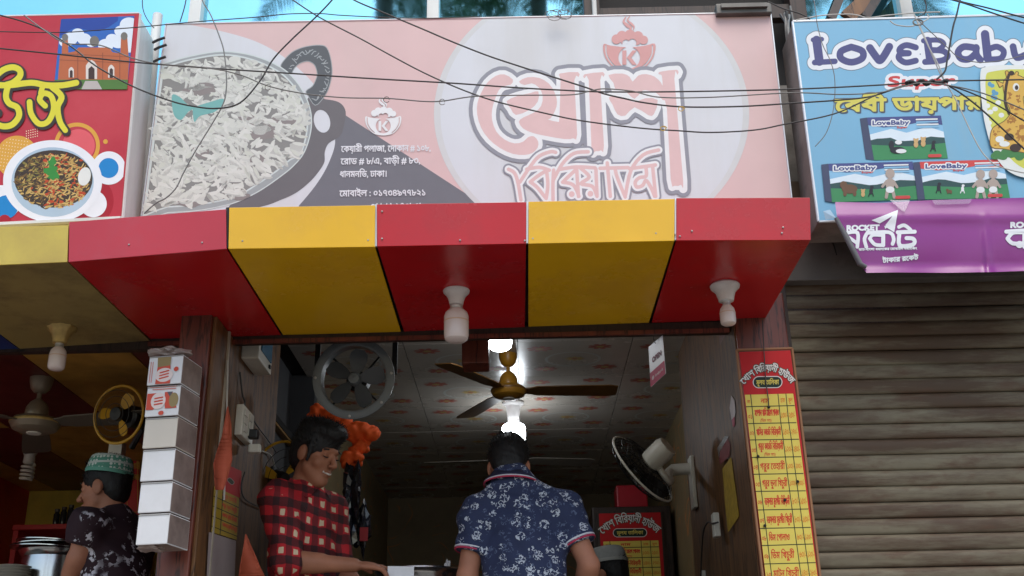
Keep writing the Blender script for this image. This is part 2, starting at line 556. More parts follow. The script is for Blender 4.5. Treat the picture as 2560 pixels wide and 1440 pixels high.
# ---- shop ceiling: square printed panels on a dark grid
tile = .62
ceil = struct(MB().box((-1.358, YF+.122, CEIL+.0125), (1.9, 9.9, CEIL+.05)).build('shop_ceiling', M_dark))
M_tile = mat('ceiling_panel', (186, 178, 168), .25, var=.05, scale=4, dirt=(140, 130, 115), dirt_amt=.25, dirt_scale=2.5)
M_fl_r = flat('flower_red', (168, 98, 86)); M_fl_y = flat('flower_gold', (180, 156, 96))
M_emb = flat('emblem_grey', (176, 178, 172))
def flower(mb, cx, cy, r, z, a0):
    pts = []
    for i in range(32):
        a = a0+i*math.pi*2/32
        k = .55+.45*abs(math.cos(4*a-4*a0))**.6
        pts.append((cx+r*1.25*k*math.cos(a), cy+r*.8*k*math.sin(a), z))
    mb.add(pts, [tuple(range(31, -1, -1))])
tm = MB()
tm.box((.002, .002, 0), (tile-.002, tile-.002, .012))
tm.mat(3)
e = [(.31+.16*math.cos(a)*k, .31+.13*math.sin(a)*k, -.0005) for k in (1, .9) for a in [i*math.pi*2/24 for i in range(24)]]
tm.add(e, [(i, 24+i, 24+(i+1) % 24, (i+1) % 24) for i in range(24)])
random.seed(4)
for i, (fx, fy, r) in enumerate([(.12, .12, .06), (.45, .10, .055), (.16, .48, .055), (.5, .46, .06), (.32, .30, .045)]):
    tm.mat(2 if i == 4 else 1); flower(tm, fx, fy, r, -.001, random.random())
    tm.mat(2 if i != 4 else 1); flower(tm, fx, fy, r*.35, -.0018, random.random())
tile_me = None
for i in range(-2, 3):
    for j in range(9):
        x = -.01+i*tile; y = YF+.14+j*tile
        if tile_me is None:
            o = tm.build('ceiling_panel', [M_tile, M_fl_r, M_fl_y, M_emb], ceil); tile_me = o.data
        else:
            o = bpy.data.objects.new('ceiling_panel', tile_me); COL.objects.link(o); o.parent = ceil
        o.location = (x, y, CEIL)
        o.rotation_euler = (R(random.uniform(-.08, .08)), R(random.uniform(-.08, .08)), 0)

# ---- interior walls
RW = .89
struct(MB().box((RW, YF+.1, FLOOR), (RW+.05, 5.85, CEIL)).build('wall_right', M_wood))
struct(MB().box((RW+.15, 5.85, FLOOR), (RW+.2, 9.8, CEIL)).build('wall_right_rear', M_paper))
LWX = -1.17
struct(MB().box((LWX-.06, YF+.122, FLOOR), (LWX, 5.05, CEIL)).build('wall_left', M_wood))
struct(MB().box((-1.34, 6.12, FLOOR), (-1.2, 6.2, CEIL+.011)).build('wall_partition', M_darkwall))
struct(MB().box((-1.355, 5.0, FLOOR), (-1.34, 6.2, CEIL+.05)).build('wall_left_recess', M_darkwall))
struct(MB().box((-1.25, 6.2, FLOOR), (-1.2, 9.8, CEIL)).build('wall_left_rear', M_paper))
struct(MB().box((-1.3, 9.74, FLOOR), (1.5, 9.8, CEIL)).build('wall_back', M_paper))
# header above the opening (behind the awning)
zb = Z(846, YF+.02)
hd = struct(MB().box((-4.5, YF+.06, zb+.03), (1.6, YF+.12, CEIL+.1)).build('wall_header', M_darkwood))
beam_l = at(372, 853, YF).x; beam_r = at(1822, 820, YF).x
bl, br = at(372, 860, YF), at(1822, 826, YF)
q = [bl, br, br+Vector((0, 0, .042)), bl+Vector((0, 0, .042))]
tag(MB().quadslab(*q, (0, 1, 0), .055).build('lintel_beam', M_darkwood, bevel=.004), 'dark wooden lintel running under the striped awning', 'beam')
q = [p+Vector((0, -.012, -.012)) for p in (bl, br)]
q = q+[q[1]+Vector((0, 0, .018)), q[0]+Vector((0, 0, .018))]
tag(MB().quadslab(*q, (0, 1, 0), .01).build('shutter_rail', M_redwood), 'thin brown rail along the lower edge of the lintel', 'rail')

# ---- pillars
def pillar(name, px0, px1, py, Y, depth, z0, z1, m, label):
    x0, x1 = at(px0, py, Y).x, at(px1, py, Y).x
    return tag(MB().box((x0, Y, z0), (x1, Y+depth, z1)).build(name, m, bevel=.006), label, 'pillar')
pl_ = empty('wooden_pillar', (-1.3, 4.1, 0), 'red brown wooden pillar behind the hanging stack of boxes', 'pillar')
xl = at(432, 1000, 3.93).x; XLP = xl
MB().box((xl, 3.93, 0), (LWX-.014, 4.3, zb+.03)).build('post', M_redwood, pl_, bevel=.006)
MB().box((LWX-.0135, 3.95, FLOOR-.3), (LWX, 4.32, zb+.02)).build('side_board', M_wood, pl_, bevel=.003)
MB().box((LWX-.002, 4.12, FLOOR-.3), (LWX+.008, 4.135, zb+.02)).build('batten', mat('pale_batten', (170, 158, 140), .6), pl_)
pr_ = empty('wooden_pillar', (1.05, 4.3, 0), 'red brown wooden pillar carrying the tall price list', 'pillar')
MB().box((RW-.012, YF-.02, 0), (at(1986, 1000, YF).x, YF+.35, zb+.16)).build('post', M_redwood, pr_, bevel=.006)
MB().box((RW-.018, YF-.01, FLOOR-.3), (RW-.0125, YF+.36, zb+.05)).build('side_board', M_wood, pr_)

# ---- upper building: plaster band behind the signs, blue mirror glass with white mullions
GY = 4.62
zg = CAM_Z+2.75
up = empty('upper_storey', (0, 4.4, CEIL), 'upper storey of the building with blue mirrored glass and white mullions', 'building')
MB().box((-6, 4.35, CEIL+.07), (6, 4.6, zg)).build('wall', M_grey, up)
mull = [-520, 495, 1084, 1478, 1990, 2258, 2790]
xs = [at(p, 30, GY).x for p in mull]
for i in range(len(xs)-1):
    if i == 3: continue
    y = GY+random.uniform(-.004, .004)
    a = R(random.uniform(-.25, .25))
    o = pyd('glass_pane', [(xs[i], y, zg), (xs[i+1], y+a*(xs[i+1]-xs[i]), zg), (xs[i+1], y+a*(xs[i+1]-xs[i]), 7.5), (xs[i], y, 7.5)], [(0, 1, 2, 3)], M_glassblue, up)
for i, x in enumerate(xs):
    w = .03 if i not in (3, 4) else .04
    MB().box((x-w, GY-.05, zg), (x+w, GY+.06, 7.5)).build('mullion', M_white if i not in (3, 4) else M_darkwood, up, bevel=.004)
MB().box((xs[0]-1, GY+.1, zg), (xs[-1]+1, GY+.25, 7.5)).build('back_wall', M_dark, up)
MB().box((-6, GY-.1, zg-.02), (6, GY+.1, zg+.03)).build('window_sill', M_alu, up, bevel=.005)
# dark open bay between two dark frames
w = MB().box((xs[3], GY+.5, zg), (xs[4], GY+.55, 7.5)); w.box((xs[3], GY-.03, zg+.55), (xs[4], GY+.02, zg+.63)); w.build('open_bay', M_darkwood, up)
MB().tube([(at(1486, 20, GY-.06).x, GY-.06, zg), (at(1486, 20, GY-.06).x, GY-.06, 5.5)], .012, 8).build('pipe', M_white, up, True)
# ================================================================ awning of red and yellow sheets
M_ared = mat('awning_red_sheet', (192, 24, 30), .22, var=.05, scale=2.5, dirt=(150, 44, 46), dirt_amt=.5, dirt_scale=2.6, spec=.5, bump=.25, bump_scale=3)
M_ared2 = mat('awning_hazed_red_sheet', (190, 48, 60), .28, var=.06, scale=2.5, dirt=(168, 84, 92), dirt_amt=.5, dirt_scale=2.6, bump=.25, bump_scale=3)  # leftmost fascia: veiling haze put into the red as a paler tone
M_ayel = mat('awning_yellow_sheet', (236, 182, 26), .22, var=.05, scale=3, dirt=(214, 160, 44), dirt_amt=.6, dirt_scale=3, bump=.25, bump_scale=3)
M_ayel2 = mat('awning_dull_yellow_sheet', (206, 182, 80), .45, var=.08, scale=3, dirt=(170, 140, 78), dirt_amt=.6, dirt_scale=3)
M_ayel_under = mat('brownish_yellow_soffit', (150, 128, 74), .55, var=.12, scale=3, dirt=(84, 62, 40), dirt_amt=.75, dirt_scale=3.5)  # browner yellow than the fascia, with dark brown blotches
M_blue = mat('blue_sheet', (30, 52, 110), .4)
M_screw = mat('screw_head', (170, 165, 160), .4, .5)
aw = empty('shop_awning', (0, YL, Z(612, YL)), 'boxy awning of alternating red and yellow sheets over the shop opening', 'awning')
# (lip top-left, top-right, bottom-right, bottom-left, soffit back-right, back-left)
pan = [((173, 555), (565, 523), (566, 622), (171, 655), (702, 838), (376, 848), M_ared2, M_ared),
       ((573, 519), (938, 513), (937, 617), (571, 622), (1002, 830), (708, 838), M_ayel, M_ayel),
       ((942, 511), (1316, 505), (1315, 609), (943, 616), (1312, 818), (1010, 829), M_ared, M_ared),
       ((1321, 504), (1687, 497), (1686, 602), (1321, 609), (1622, 807), (1321, 817), M_ayel, M_ayel),
       ((1691, 495), (2025, 494), (2027, 600), (1691, 601), (1912, 798), (1629, 807), M_ared, M_ared)]
random.seed(7)
for tl, tr, brr, bll, kr, kl, mf, ms in pan:
    y = YL+random.uniform(-.004, .004)
    a, b, c, d = at(*tl, y), at(*tr, y), at(*brr, y), at(*bll, y)
    MB().quadslab(d, c, b, a, (0, 1, 0), .005).build('fascia_sheet', mf, aw, bevel=.0012)
    e, f = at(*kr, YF), at(*kl, YF)
    c2, d2 = c+Vector((0, .0055, 0)), d+Vector((0, .0055, 0))
    MB().quadslab(d2, f, e, c2, (0, 0, 1), .005).build('soffit_sheet', ms, aw, bevel=.0012)
# dark carcass behind the joints, the top sheet and end cheeks
A, B = at(175, 560, YL+.03), at(2022, 500, YL+.03)
zt = min(A.z, B.z)+.02
fr = MB()
L0, L1 = at(173, 648, YL+.03), at(2024, 598, YL+.03); K0, K1 = at(378, 846, YF), at(1910, 797, YF)
u = Vector((0, 0, .018))
J0, J1 = at(569, 620, YL+.03), at(706, 836, YF)
for a_, b_, k1_, k0_, ta, tb in ((L0, J0, J1, K0, (178, 560), (567, 530)), (J0, L1, K1, J1, (567, 530), (2020, 500))):
    fr.quadslab(a_+u, b_+u, k1_+u, k0_+u, (0, 0, 1), .01)
    fr.quadslab(a_+u, b_+u, at(*tb, YL+.03)-u*.3, at(*ta, YL+.03)-u*.3, (0, 1, 0), .008)
fr.build('carcass', M_darkwood, aw)
for n, (t0, t1) in {'r': ((2024, 497), (2026, 598)), 'l': ((174, 557), (172, 652))}.items():
    p0, p1 = at(*t0, YL+.01), at(*t1, YL+.01); p2 = at(1911, 798, YF) if n == 'r' else at(377, 848, YF)
    p3 = Vector((p2.x, p2.y, p2.z+(p0.z-p1.z)))
    MB().quadslab(p0, p1, p2, p3, (-1 if n == 'r' else 1, 0, 0), .004).build('end_sheet', M_ared, aw)
p0, p1 = at(176, 558, YL+.01), at(2022, 497, YL+.01)
MB().quadslab(p0-u, p1-u, Vector((p1.x, 4.3, p1.z-.015)), Vector((p0.x, 4.3, p0.z-.015)), (0, 0, -1), .004).build('top_sheet', M_ared, aw)
for x, y in ((505, 606), (322, 611), (606, 602), (920, 600), (955, 596), (955, 528), (1312, 601), (1332, 596), (1640, 583), (1700, 590), (1958, 568), (1730, 577), (1150, 600), (1688, 585), (1955, 582)):
    c = at(x, y, YL-.004)
    MB().lathe([(0, -.001), (.0028, -.0005), (.0034, .002), (.0034, .006)], c, 10, Matrix.Rotation(R(-90), 3, 'X')).build('screw', M_screw, aw, True)
# torn hooks and edge strip in the joints
for x0, y0, x1, y1 in ((569, 520, 569, 621), (940, 512, 940, 617), (1318.5, 505, 1318, 609), (1689, 497, 1688.5, 601)):
    p0, p1 = at(x0, y0, YL+.012), at(x1, y1, YL+.012)
    MB().tube([p0, p1], .006, 6).build('joint_strip', M_black if x0 < 900 else M_alu, aw)

# ---- neighbour's awning on the left
al = empty('neighbour_awning', at(80, 660, YL), 'dull yellow awning edge over the dark eatery on the left', 'awning')
y = YL+.004
MB().quadslab(at(-224, 672, y), at(168, 655, y), at(171, 563, y), at(-224, 572, y), (0, 1, 0), .006).build('fascia_sheet', M_ayel2, al, bevel=.0015)
MB().quadslab(at(-600, 690, y), at(-228, 672, y), at(-228, 572, y), at(-600, 588, y), (0, 1, 0), .006).build('fascia_sheet', M_blue, al, bevel=.0015)
MB().quadslab(at(-224, 672, y+.007), at(50, 872, YF), at(374, 852, YF), at(168, 655, y+.007), (0, 0, 1), .006).build('soffit_sheet', M_ayel_under, al)
MB().quadslab(at(-600, 690, y+.007), at(-280, 884, YF), at(46, 872, YF), at(-228, 672, y+.007), (0, 0, 1), .006).build('soffit_sheet', M_blue, al)
e0, e1 = at(-600, 590, y+.01), at(170, 566, y+.01)
MB().quadslab(e0, e1, e1+Vector((0, .9, 0)), e0+Vector((0, .9, 0)), (0, 0, -1), .004).build('top_sheet', M_ayel2, al)
# ================================================================ main sign: pink and white board with the bowl of rice
def vis(t):
    """Bengali in visual order: vowel signs that stand before their consonant are moved there"""
    out = []
    for ch in t:
        if ch == '\u09cd': continue
        if ch in '\u09bf\u09c7\u09c8': 
            k = len(out)-1
            while k > 0 and out[k] == '\u09bc': k -= 1
            out.insert(k, ch)
        elif ch == '\u09cb':
            k = len(out)-1
            while k > 0 and out[k] == '\u09bc': k -= 1
            out.insert(k, '\u09c7'); out.append('\u09be')
        else: out.append(ch)
    return ''.join(out)
SY = 4.0
s_c = [(415, 60), (1926, 31), (1982, 520), (352, 552)]
sg = empty('biryani_shop_sign', at(1180, 560, SY), 'haze-paled pink and white biryani shop signboard with a bowl of rice', 'sign')
cor = [at(*p, SY) for p in s_c]
MB().quadslab(cor[3], cor[2], cor[1], cor[0], (0, 1, 0), .12).build('board', mat('sign_pink', (216, 182, 180), .5, var=.03, dirt=(206, 186, 180), dirt_amt=.35, dirt_scale=2.2, streak=True), sg)  # glare veil put into the washed-out board and ink colours
fr = MB()
for a, b in ((0, 1), (1, 2), (3, 0)):
    fr.tube([cor[a], cor[b]], .004, 6)
fr.build('edge_trim', M_alu, sg)
I_w = mat('ink_white_field', (212, 214, 219), .5, var=.02, dirt=(198, 196, 192), dirt_amt=.5, dirt_scale=2.5, streak=True)
I_w2 = flat('ring_grey', (208, 208, 208)); I_g = flat('band_grey', (114, 114, 121)); I_p = flat('letter_pink', (222, 188, 186))
I_lw = flat('letter_white', (232, 232, 232)); I_lg = flat('outline_grey', (146, 147, 156)); I_sh = flat('shadow_grey', (110, 107, 110))
I_rim = flat('bowl_rim', (206, 214, 212)); I_rice = [flat('rice%d' % i, c) for i, c in enumerate(((210, 211, 203), (203, 204, 197), (217, 217, 210), (190, 190, 184), (206, 208, 197)))]
I_rd = flat('rice_dark', (138, 137, 134)); I_meat = flat('meat_grey', (142, 134, 132)); I_teal = flat('herb_teal', (120, 178, 174)); I_hd = flat('handle_grey', (92, 96, 100)); I_hl = flat('handle_light', (160, 165, 166))
I_logo = flat('logo_pink', (212, 158, 155))
sh = Sheet(planeY(SY), sg)
def board(step=2.0):
    f = Field(340, 25, 1995, 545, step); f.poly([(s_c[0][0]+3, s_c[0][1]+2), (s_c[1][0]-3, s_c[1][1]+2), (s_c[2][0]-3, s_c[2][1]), (s_c[3][0]+3, s_c[3][1])]); return f
B0 = board()
# white disc round the bowl
wd = Field(340, 25, 1995, 545, 2).poly([(300, 30), (400, 48), (475, 62), (570, 82), (650, 108), (720, 150), (782, 207), (822, 272), (838, 347), (825, 400), (795, 455), (748, 513), (700, 560), (300, 600)], smooth=5).clip(B0)
gr = Field(340, 25, 1995, 545, 2).poly([(862, 287), (1215, 517), (1260, 560), (600, 560), (800, 300)]).clip(B0)
g2 = gr.copy(); g2.d = np.maximum(g2.d, -wd.d)
el = Field(340, 25, 1995, 545, 2).ell(1479, 286, 394, 330); el.clip(B0)
el2 = Field(340, 25, 1995, 545, 2).ell(1479, 286, 378, 322); el2.clip(B0)
g2.d = np.maximum(g2.d, -el.d)
sh.put('background_shapes', [(wd, 0, 0), (g2, 0, 1), (el, 0, 2), (el2, 0, 0)], [I_w, I_g, I_w2])
# bowl shadow, handle, rim, rice
rim = [(300, 190), (360, 168), (412, 156), (480, 138), (557, 127), (635, 138), (701, 166), (740, 200), (766, 242), (779, 285), (778, 330), (762, 381), (735, 415), (701, 443), (650, 478), (593, 506), (540, 520), (484, 529), (420, 533), (300, 540)]
bs = Field(340, 25, 1000, 545, 1.5)
bs.poly([(770, 245), (813, 248), (848, 256), (864, 278), (860, 312), (850, 340), (822, 358), (812, 380), (811, 405), (796, 430), (773, 456), (740, 482), (701, 500), (655, 516), (560, 530), (700, 400)], smooth=4)
hole = Field(340, 25, 1000, 545, 1.5).ell(805, 303, 20, 29, rot=-.25); bs.d = np.maximum(bs.d, -hole.d); bs.clip(board(1.5).__class__(340, 25, 1000, 545, 1.5).poly(s_c))
hnd = Field(690, 100, 850, 280, 1).poly([(703, 168), (712, 150), (730, 132), (750, 122), (773, 116), (800, 114), (816, 120), (826, 148), (829, 184), (820, 222), (806, 246), (788, 262), (772, 240), (766, 228), (782, 216), (791, 198), (794, 184), (789, 165), (779, 155), (766, 152), (748, 158), (735, 170), (725, 184)], smooth=3)
hn2 = hnd.copy(); hs = random.Random(5)
orn = Field(690, 100, 850, 280, 1)
for i in range(26):
    t = i/25; a = R(200)+t*R(235)
    x, y = 768+47*math.cos(a)+4, 190+60*math.sin(a)
    orn.stroke([(x-5, y+hs.uniform(-6, 6)), (x+1, y+hs.uniform(-5, 5)), (x+6, y+hs.uniform(-6, 6))], 2.2)
orn.d = np.maximum(orn.d, hnd.d+3)
sh.put('bowl_handle', [(bs, 0, 2), (hnd, 2, 1), (hnd, 0, 0), (orn, 0, 1)], [I_hd, I_hl, I_sh])
cl = Field(340, 25, 1000, 545, 1.5).poly([(s_c[0][0]+3, s_c[0][1]+2), (1000, 40), (1000, 545), (s_c[3][0]+3, s_c[3][1])])
rf = Field(340, 25, 1000, 545, 1.5).poly(rim, smooth=4).clip(cl)
inner = Field(340, 25, 1000, 545, 1.5).poly([(x-(8 if x > 600 else 0), y+(-12 if y > 400 else 6)) for x, y in rim], smooth=4).clip(cl)
sh.put('bowl_rim', [(rf, 0, 0), (rf, -3, 2), (inner, -2, 0), (inner, -6, 1)], [I_rim, I_rd, I_hl])
rs = random.Random(11)
polys = []
def inside(x, y):
    i = int((x-inner.x[0])/inner.h); j = int((y-inner.y[0])/inner.h)
    return 0 <= i < len(inner.x) and 0 <= j < len(inner.y) and inner.d[j, i] < -9
def blob(cx, cy, rx, ry, mi, n=11, jag=.25, rot=0):
    pts = []
    for i in range(n):
        a = i*2*math.pi/n; k = 1+rs.uniform(-jag, jag)
        u, v = rx*k*math.cos(a), ry*k*math.sin(a)
        pts.append((cx+u*math.cos(rot)-v*math.sin(rot), cy+u*math.sin(rot)+v*math.cos(rot)))
    polys.append(([tuple(q)[:2] for q in catmull([(x, y, 0) for x, y in pts], 3, True)], mi))
def grain(x, y, ln, wdt, a, mi):
    b = rs.uniform(-.25, .25)
    pts = []
    for t in (-1, -.6, 0, .6, 1):
        pts.append((t*ln/2, b*ln*(1-t*t)*.5, wdt*(1-abs(t)**2.5*.75)/2))
    up_ = [(u, v-w_) for u, v, w_ in pts]; dn = [(u, v+w_) for u, v, w_ in reversed(pts)]
    polys.append(([(x+u*math.cos(a)-v*math.sin(a), y+u*math.sin(a)+v*math.cos(a)) for u, v in up_+dn], mi))
for i in range(260):
    x, y = rs.uniform(350, 780), rs.uniform(130, 530)
    if inside(x, y): blob(x, y, rs.uniform(10, 24), rs.uniform(6, 13), rs.choice([0, 1, 1, 4, 3]), rot=rs.uniform(-.6, .3))
for cx, cy, rx, ry in ((500, 222, 46, 15), (655, 330, 38, 24), (715, 300, 30, 15), (610, 290, 26, 10), (500, 380, 20, 16), (640, 400, 18, 14), (545, 345, 15, 12), (470, 510, 30, 8), (600, 490, 30, 10)):
    blob(cx, cy, rx, ry, 5)
    blob(cx-3, cy-4, rx*.6, ry*.5, 3, jag=.35)
for i in range(1050):
    x, y = rs.uniform(350, 780), rs.uniform(130, 530)
    if not inside(x, y): continue
    dk = min(((x-cx)/rx)**2+((y-cy)/ry)**2 for cx, cy, rx, ry in ((500, 222, 46, 15), (655, 330, 38, 24), (715, 300, 26, 12)))
    if dk < 1 and rs.random() < .9: continue
    s_ = .6+.6*(y-130)/400
    a = rs.uniform(-.9, .9)+rs.choice([0, 0, 1.2])
    if rs.random() < .55: grain(x+1.5, y+3, 28*s_, 9*s_, a, 3 if rs.random() < .9 else 6)
    grain(x, y, rs.uniform(22, 38)*s_, rs.uniform(7, 11)*s_, a, rs.choice([0, 0, 2, 2, 4, 0]))
for pl in ([(430, 238), (450, 243), (470, 262), (488, 268), (470, 280), (452, 300), (434, 285)], [(486, 268), (528, 254), (558, 247), (556, 262), (536, 280), (500, 290), (486, 305), (482, 280)]):
    polys.append(([tuple(q)[:2] for q in catmull([(x, y, 0) for x, y in pl], 4, True)], 7))
sh.polys('rice_picture', polys, I_rice+[I_meat, I_rd, I_teal])
# address lines
tx = Field(845, 350, 1085, 515, .7)
for t, x0, x1, b, sz in (('কেয়ারী প্লাজা, দোকান # ১০৮,', 853, 1076, 380, 23), ('রোড # ৮/এ, বাড়ী # ৮৩,', 852, 1050, 411, 23),
                     ('ধানমন্ডি, ঢাকা।', 850, 966, 443, 23), ('মোবাইল : ০১৭৩৪৯৭৭৮২১', 849, 1063, 491, 23), ('০১৯১৮৬৭০৯০৯', 928, 1060, 523, 23)):
    text_into(tx, vis(t), x0, x1, b, sz, bold=.55, slope=-.012)
sh.put('address_lettering', [(tx, 0, 0)], [flat('address_white', (226, 226, 230))])
# cup emblem, drawn twice
def emblem(fd, cx, cy, s):
    T = lambda pts: [(cx+x*s, cy+y*s) for x, y in pts]
    bowl = fd.copy().poly(T([(-64, -30), (-46, -26), (0, -22), (40, -26), (64, -31), (64, -8), (55, 12), (36, 31), (12, 38), (-12, 38), (-36, 31), (-55, 12), (-64, -8)]), smooth=3)
    cut = fd.copy()
    cut.stroke(T([(-58, -26), (-57, -5), (-46, 15), (-32, 28)]), 3.2*s); cut.stroke(T([(58, -26), (57, -5), (46, 15), (32, 28)]), 3.2*s)
    cut.ell(cx, cy+4*s, 27*s)
    bowl.d = np.maximum(bowl.d, -cut.d)
    k = fd.copy()
    k.poly(T([(-17, -14), (-7, -14), (-7, 22), (-17, 22)]))
    k.poly(T([(-6, 4), (8, -14), (19, -14), (5, 4), (19, 22), (8, 22)]))
    puff = fd.copy()
    for x, y, r in ((-32, -42, 12), (-18, -50, 13), (2, -52, 14), (22, -49, 13), (36, -40, 11), (-8, -40, 14), (14, -38, 14)): puff.ell(cx+x*s, cy+y*s, r*s)
    c2 = fd.copy(); c2.poly(T([(-70, -33), (0, -26), (70, -33), (70, 60), (-70, 60)])); c2.ell(cx-8*s, cy-32*s, 9*s); c2.ell(cx+8*s, cy-33*s, 10*s)
    puff.d = np.maximum(puff.d, -c2.d)
    st = fd.copy()
    st.stroke(T([(-8, -98), (-14, -86), (-4, -76), (4, -70), (-2, -60)]), [2*s, 9*s, 3*s]); st.stroke(T([(2, -100), (-4, -90), (6, -80), (12, -73), (10, -66)]), [1.5*s, 6*s, 2*s])
    for f in (k, puff, st): bowl.d = np.minimum(bowl.d, f.d)
    return bowl
emb = emblem(Field(1490, 40, 1650, 190, .8), 1573, 140, 1.0)
sh.put('cup_emblem', [(emb, 0, 0)], [I_logo])
emb2 = emblem(Field(900, 230, 1020, 350, .7), 958, 312, .69)
sh.put('cup_emblem', [(emb2, 0, 0)], [I_lw])
# big lettering: traced outlines
q3 = lambda pts: [(x/2.783+1060, y/2.783+20) for x, y in pts]
bf = Field(1150, 140, 1760, 515, 1.2)
for pts in ([(500, 472), (560, 462), (618, 498), (605, 532), (560, 542), (520, 572), (492, 640), (474, 705), (474, 780), (502, 858), (560, 915), (630, 942), (690, 930), (725, 898), (765, 893), (795, 930), (790, 972), (755, 1008), (700, 1022), (620, 1015), (530, 975), (450, 910), (396, 830), (370, 740), (372, 660), (398, 590), (440, 520)],
            [(660, 512), (720, 482), (800, 486), (868, 525), (910, 590), (926, 655), (912, 715), (880, 768), (862, 775), (930, 792), (942, 760), (950, 500), (944, 456), (1072, 446), (1076, 480), (1046, 502), (1066, 880), (1040, 906), (980, 912), (860, 892), (760, 870), (690, 838), (660, 792), (690, 762), (770, 725), (815, 680), (826, 610), (798, 552), (750, 524), (700, 536)],
            [(575, 648), (650, 612), (740, 592), (795, 580), (792, 650), (735, 708), (640, 744), (604, 700)],
            [(1115, 462), (1246, 446), (1250, 480), (1226, 502), (1252, 960), (1232, 990), (1192, 996), (1165, 970), (1146, 502), (1117, 490)],
            [(1283, 466), (1380, 456), (1430, 478), (1452, 512), (1490, 470), (1545, 460), (1605, 478), (1650, 520), (1660, 545), (1655, 470), (1636, 462), (1640, 444), (1762, 430), (1764, 466), (1742, 490), (1803, 1200), (1790, 1230), (1742, 1236), (1716, 1190), (1690, 700), (1660, 640), (1615, 590), (1560, 575), (1520, 575), (1465, 632), (1415, 590), (1370, 565), (1330, 560), (1318, 520)],
            [(1285, 622), (1340, 612), (1400, 628), (1462, 655), (1540, 628), (1626, 640), (1600, 738), (1562, 746), (1465, 690), (1402, 748), (1346, 740), (1312, 672)]):
    bf.poly(q3(pts), smooth=2, m=40)
gap = bf.copy()
sub = Field(1150, 140, 1760, 515, 1.2)
sub.stroke(q3([(560, 545), (545, 600), (560, 680), (610, 780), (680, 850)]), 7)
sh.put('large_lettering', [(bf, 20, 0), (bf, 10.5, 1), (bf, 0, 2)], [I_lg, I_lw, I_p])
b2 = Field(1255, 360, 1670, 515, 1.0)
W2 = 10.5
for pts in ([(588, 1122), (630, 1148), (655, 1220), (674, 1335)], [(668, 1210), (738, 1105), (800, 1032), (880, 1000), (916, 1004)],
            [(715, 1122), (800, 1108), (872, 1128)], [(852, 1130), (862, 1230), (850, 1325)], [(740, 1210), (790, 1170), (850, 1132)], [(740, 1210), (790, 1250), (845, 1320)],
            [(902, 1128), (897, 1225), (898, 1335)], [(898, 1200), (962, 1085), (1042, 1012), (1142, 1000)],
            [(945, 1122), (1060, 1106), (1190, 1112)], [(965, 1212), (1010, 1168), (1062, 1120)], [(965, 1212), (1040, 1232), (1078, 1310)], [(1062, 1120), (1075, 1310)],
            [(1090, 1115), (1150, 1175), (1092, 1222), (1170, 1240), (1200, 1300)], [(1196, 1118), (1204, 1310)],
            [(1225, 1115), (1420, 1110)], [(1275, 1078), (1296, 1310)], [(1330, 1120), (1345, 1180), (1400, 1315)], [(1402, 1300), (1440, 1130), (1525, 1022), (1632, 988)],
            [(1430, 1118), (1610, 1092)], [(1545, 1115), (1545, 1170), (1500, 1180), (1470, 1210), (1480, 1245), (1520, 1235), (1545, 1200), (1580, 1250), (1605, 1310)], [(1590, 1098), (1612, 1310)]):
    b2.stroke(q3(pts), W2, smooth=4)
for x, y in ((1028, 1295), (1158, 1292)): b2.ell(1060+x/2.783, 20+y/2.783, 8)
sh.put('small_lettering', [(b2, 9, 0), (b2, 4.5, 1), (b2, -.8, 2)], [I_lg, I_lw, I_p])

# ================================================================ red restaurant sign on the left
RY = 3.86
ls = empty('red_restaurant_sign', at(150, 560, RY), 'red restaurant lightbox with a brick mosque photo and plate of rice', 'sign')
lc = [(-560, 52), (347, 32), (302, 548), (-560, 590)]
c3 = [at(*p, RY) for p in lc]
MB().quadslab(c3[3], c3[2], c3[1], c3[0], (0, 1, 0), .012).build('face', mat('sign_red', (186, 28, 46), .4, var=.06, scale=2, dirt=(206, 74, 84), dirt_amt=.5, dirt_scale=1.5), ls)
bx = [p+Vector((0, .0125, 0)) for p in c3]
MB().quadslab(bx[3], bx[2], bx[1], bx[0], (0, 1, 0), .2).build('box', M_white, ls, bevel=.008)
MB().tube([c3[1]+Vector((0, .012, 0)), c3[2]+Vector((0, .012, 0))], .009, 6).tube([c3[3]+Vector((0, .004, .004)), c3[2]+Vector((0, .004, .004))], .012, 6).tube([c3[0]+Vector((0, .004, 0)), c3[1]+Vector((0, .004, 0))], .006, 6).build('edge_trim', M_white, ls)
s1 = Sheet(planeY(RY), ls)
k1 = lambda pts: [(x/2.571, y/2.571) for x, y in pts]
def LF(step=1.2): return Field(-10, 35, 350, 560, step)
fc = LF().poly([(-300, 45), (343, 36), (299, 546), (-300, 575)])
def C1(cx, cy, r, ry=None, step=1.2): return LF(step).ell(cx/2.571, cy/2.571, r/2.571, (ry or r)/2.571).clip(fc)
ring = C1(495, 935, 147); ring.d = np.maximum(ring.d, -C1(495, 935, 122).d)
I2 = [flat('dot_orange', (222, 164, 66)), flat('disc_pink', (226, 96, 104)), flat('plate_white', (236, 236, 242)), flat('disc_blue', (28, 132, 202)), flat('disc_crimson', (168, 26, 44)), flat('dot_white', (240, 226, 190))]
yd = C1(110, 1010, 138)
dots = LF()
for i in range(14):
    for j in range(12):
        x, y = 4+i*7.2-j*1.2, 345+j*8.5+i*1.0
        if math.hypot(x-43, y-393) < 50: dots.ell(x, y, 1.3)
for i in range(6):
    for j in range(4): dots.ell(66+i*5.5, 328+j*6-i*1.2, 1.4)
